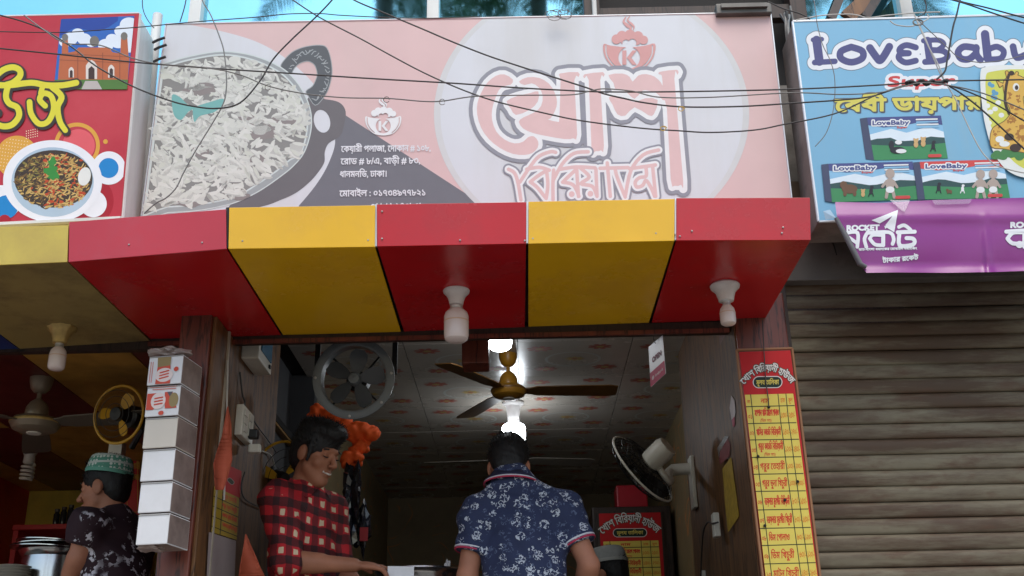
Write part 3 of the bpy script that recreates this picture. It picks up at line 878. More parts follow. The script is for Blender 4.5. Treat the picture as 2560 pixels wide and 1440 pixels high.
fl = [(C1(560, 1290, 170), 0, 4), (ring, 0, 0), (C1(505, 935, 105), 0, 1), (yd, 0, 0), (dots, 0, 5), (C1(678, 910, 15), 0, 0), (C1(700, 1080, 107), 0, 2), (C1(698, 1080, 64), 0, 3),
      (C1(600, 1310, 86), 0, 2), (C1(20, 1300, 110), 0, 2), (C1(40, 1330, 75), 0, 3), (C1(30, 1420, 40), 0, 4), (C1(338, 1165, 318, 264), 0, 2)]
s1.put('disc_pattern', fl, I2)
# plate of food
rs = random.Random(3); polys = []
I3 = [flat('food_brown', (120, 92, 52)), flat('food_tan', (196, 160, 92)), flat('food_gold', (212, 178, 110)), flat('food_red', (190, 74, 40)), flat('food_green', (58, 140, 62)), flat('food_dark', (66, 54, 46)), flat('egg_white', (230, 230, 226)), flat('plate_blue', (176, 196, 214)), flat('food_olive', (140, 128, 66))]
pc = (338/2.571, 1170/2.571)
polys.append(([(pc[0]+103*math.cos(a), pc[1]+87*math.sin(a)) for a in np.linspace(0, 6.2, 40)], 7))
polys.append(([(pc[0]+98*math.cos(a)+2, pc[1]+72*math.sin(a)-8) for a in np.linspace(0, 6.2, 40)], 5))
def inpl(x, y, k=1): return ((x-pc[0])/98)**2+((y-pc[1]+2)/74)**2 < k
for i in range(900):
    x, y = pc[0]+rs.uniform(-100, 100), pc[1]+rs.uniform(-80, 80)
    if not inpl(x, y, .88): continue
    left = x < pc[0]-20
    mi = rs.choice([0, 0, 8, 5, 1] if left and y < pc[1]+15 else [1, 2, 2, 1, 3, 0])
    if left and y > pc[1]+30: mi = rs.choice([1, 0, 5])
    grain(x, y, rs.uniform(9, 16), rs.uniform(2.6, 4.2), rs.uniform(-1.4, .6), mi)
for i in range(26): 
    x, y = pc[0]+rs.uniform(-20, 80), pc[1]+rs.uniform(-60, 60)
    blob(x, y, rs.uniform(3, 7), rs.uniform(2, 4), 3, n=7)
blob(128, 425, 15, 12, 4, jag=.4); blob(135, 440, 13, 11, 4, jag=.4); blob(130, 408, 10, 14, 4, jag=.4)
polys.append(([(211+16*math.cos(a)-3*math.sin(a), 441+23*math.sin(a)) for a in np.linspace(0, 6.2, 24)], 6))
s1.polys('plate_picture', polys, I3)
# mosque photograph
I4 = [flat('photo_sky', (48, 104, 186)), flat('cloud', (226, 234, 244)), flat('brick_photo', (188, 104, 66)), flat('brick_shade', (150, 82, 58)), flat('dome_grey', (120, 116, 110)), flat('arch_white', (224, 214, 206)), flat('arch_dark', (70, 52, 50)), flat('lawn', (84, 124, 60)), flat('path', (190, 180, 176)), flat('sky_deep', (40, 72, 158))]
P1 = lambda pts, step=.9, sm=0: Field(125, 35, 345, 232, step).poly(k1(pts), smooth=sm)
pic = P1([(392, 122), (864, 102), (817, 574), (345, 574)])
cl_ = Field(125, 35, 345, 232, .9)
for x, y, r in ((450, 250, 50), (500, 215, 40), (540, 250, 45), (420, 270, 40), (590, 270, 40), (830, 160, 60), (780, 200, 45), (850, 220, 60), (720, 250, 40), (680, 290, 50), (760, 270, 50), (830, 290, 60)): cl_.ell(x/2.571, y/2.571, r/2.571, r*.8/2.571)
cl_.clip(pic)
deep = P1([(392, 122), (760, 106), (640, 200), (480, 180), (385, 230)], sm=3).clip(pic)
bld = P1([(372, 512), (385, 350), (480, 330), (505, 305), (700, 305), (722, 335), (780, 345), (832, 372), (822, 515)])
bld.poly(k1([(400, 250), (436, 250), (440, 360), (396, 360)])); bld.poly(k1([(778, 240), (818, 240), (828, 380), (772, 380)])); bld.clip(pic)
dm = Field(125, 35, 345, 232, .9)
for x, y, r in ((607, 265, 30), (418, 240, 20), (798, 232, 22)): dm.ell(x/2.571, y/2.571, r/2.571, r*1.15/2.571)
dm.clip(pic)
shd = Field(125, 35, 345, 232, .9)
for y in (345, 385): shd.stroke(k1([(380, y), (825, y+20)]), 1.6)
for x in (500, 660, 770): shd.stroke(k1([(x, 340), (x, 510)]), 2.2)
shd.clip(bld)
ar = Field(125, 35, 345, 232, .9); ad = Field(125, 35, 345, 232, .9)
for x, y0, y1, w in ((458, 430, 498, 17), (588, 385, 508, 36), (715, 415, 500, 20)):
    ar.poly(k1([(x-w, y1), (x-w, y0+w), (x-w*.5, y0+w*.3), (x, y0), (x+w*.5, y0+w*.3), (x+w, y0+w), (x+w, y1)]))
    ad.poly(k1([(x-w*.55, y1), (x-w*.55, y0+w*1.6), (x, y0+w*1.1), (x+w*.55, y0+w*1.6), (x+w*.55, y1)]))
lawn = P1([(345, 512), (830, 512), (818, 574), (345, 574)]).clip(pic); pth = P1([(548, 520), (625, 520), (660, 580), (520, 580)]).clip(pic)
s1.put('mosque_photo', [(pic, 0, 0), (deep, 0, 9), (cl_, 0, 1), (bld, 0, 2), (shd, 0, 3), (dm, 0, 4), (ar, 0, 5), (ad, 0, 6), (lawn, 0, 7), (pth, 0, 8)], I4)
# yellow lettering
yf = LF(1.0)
for pts, w in (([(-40, 500), (20, 450), (80, 432), (125, 450), (128, 490), (85, 530), (40, 545)], 15), ([(-40, 545), (60, 548), (200, 532), (300, 548), (400, 548), (490, 532)], 15),
               ([(50, 555), (38, 620), (60, 665), (110, 690), (122, 745), (80, 800), (20, 812), (-40, 790)], 15), ([(-60, 700), (-20, 720)], 14),
               ([(190, 655), (200, 730), (250, 795), (310, 780), (345, 700), (330, 620), (280, 600), (255, 640), (290, 680)], 14), ([(275, 552), (262, 600)], 13), ([(335, 560), (395, 620), (370, 690), (385, 780), (420, 838)], [15, 15, 13])):
    yf.stroke(k1(pts), w, smooth=5)
yf.clip(LF(1.0).poly([(-300, 45), (343, 36), (299, 546), (-300, 575)]))
ys = LF(1.0); ys.d = np.roll(np.roll(yf.d, 3, 0), 3, 1)
s1.put('yellow_lettering', [(ys, 4.5, 0), (yf, 4, 0), (yf, 0, 1)], [flat('letter_black', (58, 52, 50)), flat('letter_yellow', (224, 214, 62))])

# ================================================================ blue diaper sign on the right
DY = 3.86
ds = empty('blue_diaper_sign', at(2300, 560, DY), 'light blue diaper signboard with three product packs and a giraffe', 'sign')
dc = [(1982, 53), (3100, 20), (3100, 520), (2047, 553)]
c4 = [at(*p, DY) for p in dc]
MB().quadslab(c4[3], c4[2], c4[1], c4[0], (0, 1, 0), .012).build('face', mat('sign_sky_blue', (118, 176, 208), .45, var=.05, scale=2, dirt=(150, 170, 176), dirt_amt=.5, dirt_scale=2.4, streak=True), ds)
b4 = [p+Vector((0, .0125, 0)) for p in c4]
MB().quadslab(b4[3], b4[2], b4[1], b4[0], (0, 1, 0), .2).build('box', M_grey, ds, bevel=.006)
MB().tube([c4[0]+Vector((0, .004, 0)), c4[3]+Vector((0, .004, 0))], .006, 6).tube([c4[0]+Vector((0, .004, 0)), c4[1]+Vector((0, .004, 0))], .008, 6).tube([c4[3]+Vector((0, .004, 0)), c4[2]+Vector((0, .004, 0))], .006, 6).build('edge_trim', M_alu, ds)
s4 = Sheet(planeY(DY), ds)
k4 = lambda pts: [(x/2.571+1920, y/2.571) for x, y in pts]
def DF(x0, y0, x1, y1, step=1.0): return Field(1920+x0/2.571, y0/2.571, 1920+x1/2.571, y1/2.571, step)
lb = DF(200, 130, 1900, 480)
Wd = 17
for pts, w in (([(312, 258), (330, 395)], 22), ([(300, 402), (430, 394)], 14), ([(290, 256), (345, 252)], 12),
               ([(535, 302), (470, 330), (470, 375), (535, 400), (605, 375), (605, 328), (535, 302)], Wd), ([(655, 308), (700, 372), (720, 388), (745, 360), (780, 300)], 19),
               ([(950, 305), (890, 290), (850, 310), (850, 336), (905, 342), (850, 348), (842, 375), (885, 402), (950, 390)], 15),
               ([(1025, 262), (1042, 390)], 20), ([(1000, 262), (1095, 258), (1130, 285), (1095, 318), (1050, 322)], 13), ([(1060, 322), (1125, 328), (1155, 358), (1120, 388), (1010, 398)], 15),
               ([(1340, 310), (1260, 300), (1222, 335), (1240, 375), (1290, 380), (1335, 345)], Wd), ([(1338, 305), (1340, 350), (1365, 385)], 17),
               ([(1395, 220), (1412, 375)], 21), ([(1412, 320), (1470, 300), (1515, 330), (1495, 375), (1415, 382)], 15),
               ([(1575, 300), (1600, 370), (1680, 340)], 17), ([(1690, 290), (1680, 400), (1630, 450)], 17)):
    lb.stroke(k4(pts), w, smooth=5)
su = DF(700, 460, 1260, 600)
text_into(su, 'Super', 1920+770/2.571, 1920+1195/2.571, 556/2.571, 36, bold=1.4, shear=.15)
bb = DF(400, 590, 1420, 740)
text_into(bb, vis('বেবী ডায়পার'), 1920+430/2.571, 1920+1378/2.571, 716/2.571, 46, bold=2.2, slope=-.018)
bsd = bb.copy(); bsd.d = np.roll(np.roll(bb.d, 3, 0), 3, 1)
s4.put('brand_lettering', [(lb, 13, 2), (lb, 11, 1), (lb, 0, 0), (su, 8, 1), (su, 0, 3), (bsd, 1, 5), (bb, 2.2, 5), (bb, 0, 4)],
       [flat('indigo', (80, 82, 130)), flat('outline_white', (230, 232, 236)), flat('outline_dim', (110, 130, 146)), flat('super_red', (204, 70, 72)), flat('bengali_yellow', (214, 204, 98)), flat('outline_slate', (84, 92, 104))])
I5 = [flat('pack_indigo', (76, 84, 136)), flat('pack_sky', (140, 190, 222)), flat('pack_cloud', (220, 232, 240)), flat('pack_wood', (52, 84, 84)), flat('pack_grass', (66, 140, 92)), flat('pack_side', (70, 78, 104)), flat('pack_red', (206, 76, 74)), flat('pack_black', (44, 46, 54)), flat('pack_white', (228, 230, 230)), flat('pack_brown', (110, 82, 62)), flat('pack_tan', (204, 168, 116)), flat('pack_skin', (176, 160, 150))]
rs = random.Random(9)
def pack(bl_, br_, tr_, tl_, side, top, animals, txt):
    """picture of a product pack; corners in zoomed coordinates"""
    def uv(u, v):
        x = (1-u)*(1-v)*bl_[0]+u*(1-v)*br_[0]+u*v*tr_[0]+(1-u)*v*tl_[0]
        y = (1-u)*(1-v)*bl_[1]+u*(1-v)*br_[1]+u*v*tr_[1]+(1-u)*v*tl_[1]
        return (x, y)
    x0 = min(side[0][0], bl_[0])-12; x1 = max(br_[0], tr_[0])+12; y0 = min(tl_[1], tr_[1])-12; y1 = max(bl_[1], br_[1])+12
    G = lambda pts, sm=0: DF(x0, y0, x1, y1, .9).poly(k4(pts), smooth=sm)
    bx_ = G([bl_, br_, tr_, tl_])
    hz = [uv(u, .47+.05*math.sin(u*9)+rs.uniform(-.02, .02)) for u in np.linspace(0, 1, 12)]
    fls = [(G(side), 0, 5), (bx_, 0, 1), (G([uv(0, .6), uv(.3, .72), uv(.5, .62), uv(.8, .75), uv(1, .62), uv(1, .4), uv(0, .4)], 0), 0, 2),
           (G([uv(0, 0), uv(1, 0)]+hz[::-1]), 0, 3), (G([uv(0, 0), uv(1, 0), uv(1, .36), uv(.5, .3), uv(0, .36)]), 0, 4),
           (G([uv(0, 1), uv(1, 1), uv(1, .78), uv(.7, .86), uv(.45, .78), uv(.2, .76), uv(0, .82)]), 0, top)]
    t = DF(x0, y0, x1, y1, .7); pa, pb = uv(.06, .82), uv(.55, .82)
    text_into(t, 'LoveBaby', 1920+pa[0]/2.571, 1920+pb[0]/2.571, pa[1]/2.571, 15.5, bold=.7)
    t2 = DF(x0, y0, x1, y1, .7); pa, pb = uv(.38, .73), uv(.52, .73)
    text_into(t2, 'Super', 1920+pa[0]/2.571, 1920+pb[0]/2.571, pa[1]/2.571, 7, bold=.3)
    fls += [(t, 3, 8), (t, 0, 0), (t2, 0, 6)]
    for v in (.92, .86, .8, .74):
        st_ = DF(x0, y0, x1, y1, .9).stroke(k4([uv(.66, v), uv(.94, v)]), 3.6); fls.append((st_, 0, 8 if v in (.92, .8) else 1))
    for kind, u, v, s in animals:
        a = DF(x0, y0, x1, y1, .8); X_, Y_ = k4([uv(u, v)])[0]
        if kind == 'panda':
            a.ell(X_, Y_, 17*s, 8*s); a.ell(X_-14*s, Y_-12*s, 6*s, 10*s); fls.append((a, 0, 7))
            b = DF(x0, y0, x1, y1, .8).ell(X_+8*s, Y_+2*s, 12*s, 5*s); b.ell(X_+2*s, Y_-18*s, 8*s, 5*s); fls.append((b, 0, 8))
        elif kind == 'cub':
            a.ell(X_, Y_, 6*s, 8*s); a.ell(X_, Y_-10*s, 6*s); a.ell(X_-5*s, Y_-15*s, 2.2*s); a.ell(X_+5*s, Y_-15*s, 2.2*s); fls.append((a, 0, 10))
        elif kind == 'bear':
            a.ell(X_, Y_, 17*s, 10*s); a.ell(X_-13*s, Y_-9*s, 8*s); a.ell(X_-10*s, Y_+10*s, 4*s, 6*s); a.ell(X_+11*s, Y_+10*s, 4*s, 6*s); fls.append((a, 0, 9))
        elif kind == 'dog':
            a.ell(X_, Y_, 5*s, 9*s); a.ell(X_+2*s, Y_-11*s, 5*s, 4*s); a.stroke([(X_-4*s, Y_+6*s), (X_-7*s, Y_+14*s)], 3*s); a.stroke([(X_+4*s, Y_+6*s), (X_+6*s, Y_+14*s)], 3*s); fls.append((a, 0, 7 if s > .8 else 8))
        elif kind == 'baby':
            a.ell(X_, Y_, 8*s, 12*s); a.ell(X_, Y_-20*s, 8.5*s, 9*s); a.stroke([(X_-6*s, Y_-6*s), (X_-14*s, Y_+4*s)], 5*s); a.stroke([(X_+6*s, Y_-6*s), (X_+13*s, Y_+5*s)], 5*s)
            a.stroke([(X_-4*s, Y_+8*s), (X_-7*s, Y_+24*s)], 6*s); a.stroke([(X_+4*s, Y_+8*s), (X_+8*s, Y_+24*s)], 6*s); fls.append((a, 0, 11))
            b = DF(x0, y0, x1, y1, .8).ell(X_, Y_+10*s, 8*s, 6*s); fls.append((b, 0, 8))
    lab_ = DF(x0, y0, x1, y1, .8).stroke(k4([uv(.76, .07), uv(.9, .07)]), 8); fls.append((lab_, 0, 6))
    s4.put('pack_picture', [(f, l, i) for f, l, i in fls], I5)
pack((682, 1030), (1156, 1018), (1112, 742), (636, 755), [(590, 762), (636, 755), (682, 1030), (628, 1024)], 0, [('panda', .34, .22, 1.1), ('cub', .6, .34, .95), ('cub', .7, .36, 1), ('dog', .83, .3, .9)], 'b')
pack((412, 1300), (962, 1282), (930, 1038), (388, 1052), [(342, 1058), (388, 1052), (412, 1300), (366, 1292)], 0, [('bear', .22, .33, 1.15), ('cub', .37, .18, .8), ('dog', .47, .26, .9), ('baby', .7, .42, 1.35)], 'b')
pack((1010, 1282), (1556, 1272), (1510, 1024), (975, 1040), [(932, 1044), (975, 1040), (1010, 1282), (962, 1286)], 6, [('dog', .18, .3, .9), ('bear', .3, .2, .4), ('dog', .46, .26, .75), ('baby', .68, .36, 1.3), ('baby', .83, .36, 1.3)], 'r')
# giraffe medallion
gf = lambda st=1.0: DF(1340, 400, 1900, 1160, st)
bdr = gf().poly(k4([(1365, 470), (1400, 430), (1560, 418), (1760, 440), (1900, 600), (1900, 1160), (1700, 1150), (1560, 1110), (1460, 1000), (1400, 820), (1372, 640)]), smooth=4)
inn = gf().poly(k4([(1400, 490), (1440, 460), (1600, 445), (1760, 470), (1870, 620), (1870, 1100), (1700, 1100), (1580, 1040), (1470, 900), (1420, 760), (1402, 620)]), smooth=4)
gb = gf().poly(k4([(1512, 545), (1535, 500), (1580, 480), (1640, 500), (1680, 540), (1690, 600), (1640, 620), (1650, 700), (1690, 900), (1700, 980), (1600, 970), (1520, 955), (1440, 945), (1430, 880), (1450, 820), (1520, 780), (1560, 720), (1530, 640)]), smooth=3)
gb.stroke(k4([(1545, 500), (1535, 465)]), 6).stroke(k4([(1590, 490), (1600, 470)]), 6); gb.poly(k4([(1515, 540), (1470, 520), (1490, 560)]))
mane = gf().stroke(k4([(1548, 480), (1530, 560), (1525, 660), (1550, 730)]), 7)
sp = gf(); rs = random.Random(2)
for i in range(90):
    x, y = rs.uniform(1440, 1700), rs.uniform(590, 960); X_, Y_ = k4([(x, y)])[0]
    sp.ell(X_, Y_, rs.uniform(4, 8), rs.uniform(4, 7))
cut = gf(); 
sp.d = np.maximum(sp.d, gb.d+2); sp.d = np.where((np.floor(sp.X/13)+np.floor(sp.Y/13)) % 2 == 0, sp.d, np.maximum(sp.d, sp.d+3.2))
ey = gf().ell(*k4([(1594, 560)])[0], 8, 10); ep = gf().ell(*k4([(1598, 563)])[0], 4.5, 6)
bush = gf(); 
for i in range(20): bush.ell(*k4([(1460+i*13, 990+rs.uniform(-15, 20))])[0], 11, 9)
bow = gf().ell(*k4([(1490, 895)])[0], 11, 8).ell(*k4([(1520, 925)])[0], 13, 7); tip = gf().ell(*k4([(1550, 880)])[0], 12, 9).ell(*k4([(1590, 950)])[0], 14, 10).ell(*k4([(1565, 470)])[0], 7, 6)
bf_ = gf(); 
for x, y in ((1425, 540), (1450, 590), (1445, 620)): bf_.ell(*k4([(x, y)])[0], 5, 6).ell(*k4([(x+16, y+10)])[0], 6, 5)
fw_ = gf()
for x, y in ((1410, 680), (1430, 720), (1460, 700), (1500, 740), (1420, 790), (1480, 660)): fw_.ell(*k4([(x, y)])[0], 7, 6)
s4.put('giraffe_picture', [(bdr, 0, 0), (inn, 0, 1), (fw_, 0, 0), (bf_, 0, 7), (bush, 0, 5), (gb, 2, 6), (gb, 0, 2), (sp, 0, 3), (mane, 0, 4), (bow, 0, 0), (tip, 0, 4), (ey, 0, 0), (ep, 0, 4)],
       [flat('medal_white', (226, 228, 224)), flat('medal_yellow', (206, 206, 92)), flat('giraffe_gold', (214, 172, 82)), flat('giraffe_spot', (168, 116, 56)), flat('giraffe_dark', (64, 50, 44)), flat('bush_green', (72, 128, 74)), flat('giraffe_line', (110, 84, 50)), flat('butterfly_blue', (96, 156, 190))])

# ================================================================ purple banner taped over the lower edge of the blue sign
PY = 3.80
def ban(px, py, off):
    """the banner sheet: hangs in front of the sign and billows a little"""
    px = np.asarray(px, float); py = np.asarray(py, float)
    t = (py-500)/180.0
    y = PY-.015*np.sin(np.clip(t, 0, 1)*3.4)-.010*np.exp(-((t-.22)/.10)**2)+.004*np.sin(px/34.0+t*2)*np.clip(t, 0, 1)+.006*np.sin(px/90.0)*np.clip(t, 0, 1)
    y = y-.012*np.exp(-((px-2460-12*t)/9)**2)*np.clip(t*1.5-.2, 0, 1)-.018*np.clip((t-.86)/.14, 0, 1)**2
    return atY_np(px, py, 3.8) * 1.0 if False else _ban(px, py, y-off)
def _ban(px, py, Y):
    d = _dirs(px, py); t = Y/d[..., 1]; p = d*t[..., None]; p[..., 2] += CAM_Z; return p
bn = empty('purple_banner', at(2350, 680, PY), 'creased purple plastic banner with a white paper plane taped under the blue sign', 'banner')
M_pur = mat('purple_vinyl', (140, 44, 132), .3, var=.06, scale=4, dirt=(170, 96, 160), dirt_amt=.35, dirt_scale=3, spec=.6)
bo = Field(2080, 490, 2900, 690, 4)
bo.poly([(2087, 505), (2200, 507), (2330, 500), (2560, 494), (2900, 485), (2900, 672), (2560, 676), (2440, 680), (2300, 682), (2166, 681), (2150, 660), (2116, 590), (2092, 540)])
v, f = bo.cells()
# fine vertex grid for the folds
gx = np.arange(2085, 2900, 5.0); gy = np.arange(484, 690, 5.0)
GX, GY_ = np.meshgrid(gx, gy)
top_y = np.interp(gx, [2085, 2200, 2330, 2560, 2900], [505, 507, 500, 494, 485]); bot_y = np.interp(gx, [2085, 2166, 2300, 2440, 2560, 2900], [682, 681, 682, 680, 676, 672])
nv = 40; V = []; F = []
for j in range(nv+1):
    t = j/nv
    yy = top_y+(bot_y-top_y)*t
    xl = np.interp(yy[0], [500, 540, 590, 660, 682], [2087, 2092, 2116, 2150, 2166])
    xx = xl+(gx-gx[0])*(2900-xl)/(gx[-1]-gx[0])
    V += [tuple(q) for q in ban(xx, yy, 0.0)]
n = len(gx)
for j in range(nv):
    for i in range(n-1): F.append((j*n+i, (j+1)*n+i, (j+1)*n+i+1, j*n+i+1))
pyd('sheet', V, F, M_pur, bn, True)
ep = [(2090, 545), (2116, 593), (2150, 660), (2166, 668)]
MB().tube([_ban(np.array([x]), np.array([y]), PY-.02)[0] for x, y in ep], [.008, .011, .011, .008], 10).build('rolled_edge', mat('banner_back_grey', (104, 102, 104), .5), bn, True)
MB().add([at(2058, 528, PY-.01), at(2075, 524, PY-.015), at(2090, 545, PY-.02), at(2064, 549, PY-.005)], [(0, 1, 2, 3)]).build('folded_corner', mat('banner_back_pale', (170, 200, 220), .5), bn)
sb_ = Sheet(lambda px, py, off: ban(px, py, off+.002), bn)
k5 = lambda pts: [(x/3.428+1960, y/3.428+480) for x, y in pts]
pl = Field(2130, 520, 2300, 680, .9)
pl.poly(k5([(750, 242), (978, 152), (945, 345), (880, 305), (868, 285), (930, 205), (820, 270)]))
pl.poly(k5([(858, 288), (868, 318), (885, 300)]))
rk = Field(2100, 555, 2310, 670, .7)
text_into(rk, 'ROCKET', 1960+540/3.428, 1960+815/3.428, 480+330/3.428, 18, bold=1.3)
for pts, w in (([(540, 350), (630, 350), (628, 470)], 9), ([(560, 390), (628, 440)], 8), ([(720, 340), (690, 400), (705, 470)], 9), ([(725, 350), (900, 345), (940, 400), (930, 445)], 9), ([(850, 348), (850, 455)], 10),
               ([(735, 400), (780, 450), (850, 455)], 9), ([(735, 400), (760, 370), (830, 370)], 8), ([(975, 345), (1120, 340)], 10), ([(985, 300), (1030, 285), (1080, 320), (1085, 340)], 9), ([(990, 345), (990, 455), (1090, 455), (1120, 430), (1105, 400), (1050, 395)], 10)):
    rk.stroke(k5(pts), w, smooth=4)
text_into(rk, vis('ডাচ-বাংলা ব্যাংকের মোবাইল ব্যাংকিং'), 1960+640/3.428, 1960+1140/3.428, 480+503/3.428, 9, bold=.35)
text_into(rk, vis('টাকার রকেট'), 1960+845/3.428, 1960+1150/3.428, 480+608/3.428, 17, bold=.8, slope=-.10)
r2 = Field(2500, 545, 2800, 640, .9)
text_into(r2, 'ROCKET', 2527, 2620, 569, 19, bold=1.4)
for pts, w in (([(1905, 340), (2060, 330), (2300, 325)], 10), ([(1915, 400), (1960, 350), (2040, 345)], 10), ([(1915, 400), (1960, 440), (2050, 440)], 10), ([(2060, 340), (2060, 470)], 10)):
    r2.stroke(k5(pts), w, smooth=4)
r2.ell(1960+2018/3.428, 480+450/3.428, 9)
sb_.put('white_lettering', [(pl, 0, 0), (rk, 0, 0), (r2, 0, 0)], [flat('banner_white', (236, 236, 240))])
M_tape = mat('clear_tape', (205, 190, 205), .15, alpha=.35, spec=.8)
for i, pts in enumerate(([(2225, 500), (2275, 500), (2262, 530), (2250, 524)], [(2330, 500), (2430, 497), (2424, 509), (2338, 512)])):
    pyd('tape_strip', ban([p[0] for p in pts], [p[1] for p in pts], .012), [tuple(range(4))], M_tape, bn)
# ================================================================ price list on the right-hand pillar
I_mr = flat('menu_red', (190, 24, 30)); I_my = flat('menu_yellow', (222, 200, 92)); I_ml = flat('menu_line', (54, 56, 36)); I_mt = flat('menu_text', (206, 70, 40)); I_mg = flat('menu_green', (22, 44, 34)); I_mw = flat('menu_white', (222, 216, 214)); I_mo = flat('menu_orange', (214, 120, 40))
ROWS = [('নং', 'নাম', 'হাফ', 'ফুল'), ('০১', 'স্পেশাল খাসি মোরগ পোলাও', '১৩০/-', '২৫০/-'), ('০২', 'খাসির কাচ্চি বিরিয়ানী', '১৪০/-', '২৭০/-'), ('০৩', 'গরুর কাচ্চি বিরিয়ানী', '১২০/-', '২৪০/-'),
        ('০৪', 'গরুর তেহারী', '১০০/-', '২০০/-'), ('০৫', 'গরুর ভুনা খিচুরী', '১০০/-', '২০০/-'), ('০৬', 'ব্রয়লার মুরগীর বিরিয়ানী', '৮০/-', '১৫০/-'), ('০৭', 'ব্রয়লার মুরগীর খিচুরী', '৮০/-', '১৫০/-'),
        ('০৮', 'ডিম পোলাও', '৬০/-', '১২০/-'), ('০৯', 'ডিম খিচুরী', '৬০/-', '১২০/-'), ('১০', 'মাটন খিচুরী', '১৪০/-', '২৮০/-')]
def price_list(name, label, fn, outline, lines, hdr, nrows, text_step, parent_loc, frame_mat, slab_fn):
    """outline: four corners; lines: row line ends [(lx, ly, rx, ry)]; hdr: (arc text x0,x1,base,size,arc), pill (cx, cy, rx, ry)"""
    g = empty(name, parent_loc, label, 'price list')
    slab_fn(g)
    s_ = Sheet(fn, g)
    xs_ = [p[0] for p in outline]; ys_ = [p[1] for p in outline]
    FD = lambda st: Field(min(xs_)-4, min(ys_)-4, max(xs_)+4, max(ys_)+4, st)
    red = FD(2).poly(outline)
    ln = lines
    yel = FD(1.5).poly([(ln[0][0], ln[0][1])]+[(l[2], l[3]) for l in [ln[0], ln[-1]]][:1]+[(ln[-1][2], ln[-1][3]), (ln[-1][0], ln[-1][1])])
    grid = FD(.8)
    for l in ln[1:-1]: grid.stroke([(l[0], l[1]), (l[2], l[3])], 2.4*hdr['k'])
    for c in (.12, .685, .85):
        grid.stroke([(l[0]+(l[2]-l[0])*c, l[1]+(l[3]-l[1])*c) for l in ln], 2.2*hdr['k'], smooth=0)
    s_.put('printed_ground', [(red, 0, 0), (yel, 0, 1), (grid, 0, 2)], [I_mr, I_my, I_ml])
    tf = FD(text_step); to = FD(text_step)
    for i in range(min(nrows, len(ROWS))):
        a, b = ln[i], ln[i+1]; h = (b[1]-a[1])
        for t, c0, c1, bold in ((ROWS[i][0], .02, .10, .2), (ROWS[i][1], .15, .65, .45), (ROWS[i][2], .70, .835, .15), (ROWS[i][3], .865, .99, .15)):
            if i == 0: c0, c1 = (c0+.01, c1-.01) if c0 < .1 else (c0+(.16 if c0 < .2 else .02), c1-(.16 if c0 < .2 else .02))
            elif len(t) < 12 and c0 == .15: c1 = .15+.045*len(t)
            x0 = a[0]*.3+b[0]*.7; x1 = a[2]*.3+b[2]*.7; w = x1-x0
            sl = (a[3]-a[1])/(a[2]-a[0])
            two = i in (1, 3)
            base = a[1]+h*(.56 if two and c0 == .15 else .72)+sl*w*c0
            f_ = tf if c0 < .5 else to
            text_into(f_, vis(t), x0+w*c0, x0+w*c1, base, h*(.56 if c0 > .1 else .42), slope=sl, bold=bold*hdr['k'])
            if two and c0 == .15:
                text_into(tf, '(' + vis('ডিম সহ') + ')', x0+w*.27, x0+w*.5, a[1]+h*.92+sl*w*.3, h*.24, slope=sl, bold=.1)
    s_.put('price_lettering', [(tf, 0, 0), (to, 0, 1)], [I_mt, I_mo])
    hf = FD(text_step); text_into(hf, vis('খোশ বিরিয়ানী হাউজ'), hdr['x0'], hdr['x1'], hdr['base'], hdr['size'], arc=hdr['arc'], bold=.5*hdr['k'], slope=-.02)
    pf = FD(text_step); cx, cy, rx, ry = hdr['pill']; pf.stroke([(cx-rx+ry, cy), (cx+rx-ry, cy-.5)], 2*ry)
    tt = FD(text_step); text_into(tt, vis('মূল্য তালিকা'), cx-rx*.8, cx+rx*.8, cy+ry*.5, ry*1.35, bold=.25*hdr['k'])
    s_.put('heading', [(hf, 1.6*hdr['k'], 3), (hf, 0, 0), (pf, 2*hdr['k'], 0), (pf, 0, 1), (tt, 0, 2)], [I_mw, I_mg, I_my, I_ml])
    return g
MY = 4.13
ol = [(1848, 880), (1976, 876), (2060, 1560), (1928, 1560)]
lns = [(1862, 987, 1983, 984), (1865.5, 1016.7, 1985.6, 1014), (1870, 1059, 1990, 1056.7), (1874, 1100, 1996.7, 1098), (1879, 1143.8, 2002, 1141.8), (1883, 1185.7, 2007.7, 1183.7), (1888.5, 1228.5, 2013.5, 1227),
       (1894, 1275, 2020, 1272.4), (1899.7, 1321, 2026, 1318.5), (1904.6, 1364, 2032, 1360), (1910, 1410, 2038.8, 1406.6), (1916, 1456, 2045, 1452)]
def slab(g):
    c = [at(x, y, MY) for x, y in ol]
    MB().quadslab(c[3], c[2], c[1], c[0], (0, 1, 0), .018).build('backing', I_mr, g)
    o = [at(x, y, MY) for x, y in ((1842, 874), (1981, 870), (2066, 1562), (1922, 1562))]
    f = MB()
    for a, b in ((0, 1), (1, 2), (0, 3)): f.tube([o[a]+Vector((0, .006, 0)), o[b]+Vector((0, .006, 0))], .006, 6)
    f.build('frame', mat('pale_wood_edge', (150, 104, 70), .6), g)
pb = price_list('price_list_board', 'tall red and yellow price list on the outer pillar beside the shutter', planeY(MY), ol, lns, dict(k=1.0, x0=1860, x1=1978, base=962, size=23, arc=34, pill=(1919, 955.5, 35, 13)), 11, .55, at(1990, 1440, MY), None, slab)
# cord over the board and nail heads
cw = [(1906, 800), (1910, 880), (1914, 950), (1921, 1000), (1922, 1018)]
tag(MB().tube([at(x, y, MY-.012) for x, y in cw], .0022, 6).build('black_cord', M_wire), 'thin black cord dangling over the top of the outer price list', 'cord')
for x, y in ((1922, 1018), (1895, 1141), (1994, 1204), (1962, 1250), (1912, 1314)):
    MB().lathe([(0, -.004), (.006, -.002), (.005, .004)], at(x, y, MY-.006), 8, Matrix.Rotation(R(-90), 3, 'X')).build('nail', M_dark, pb)

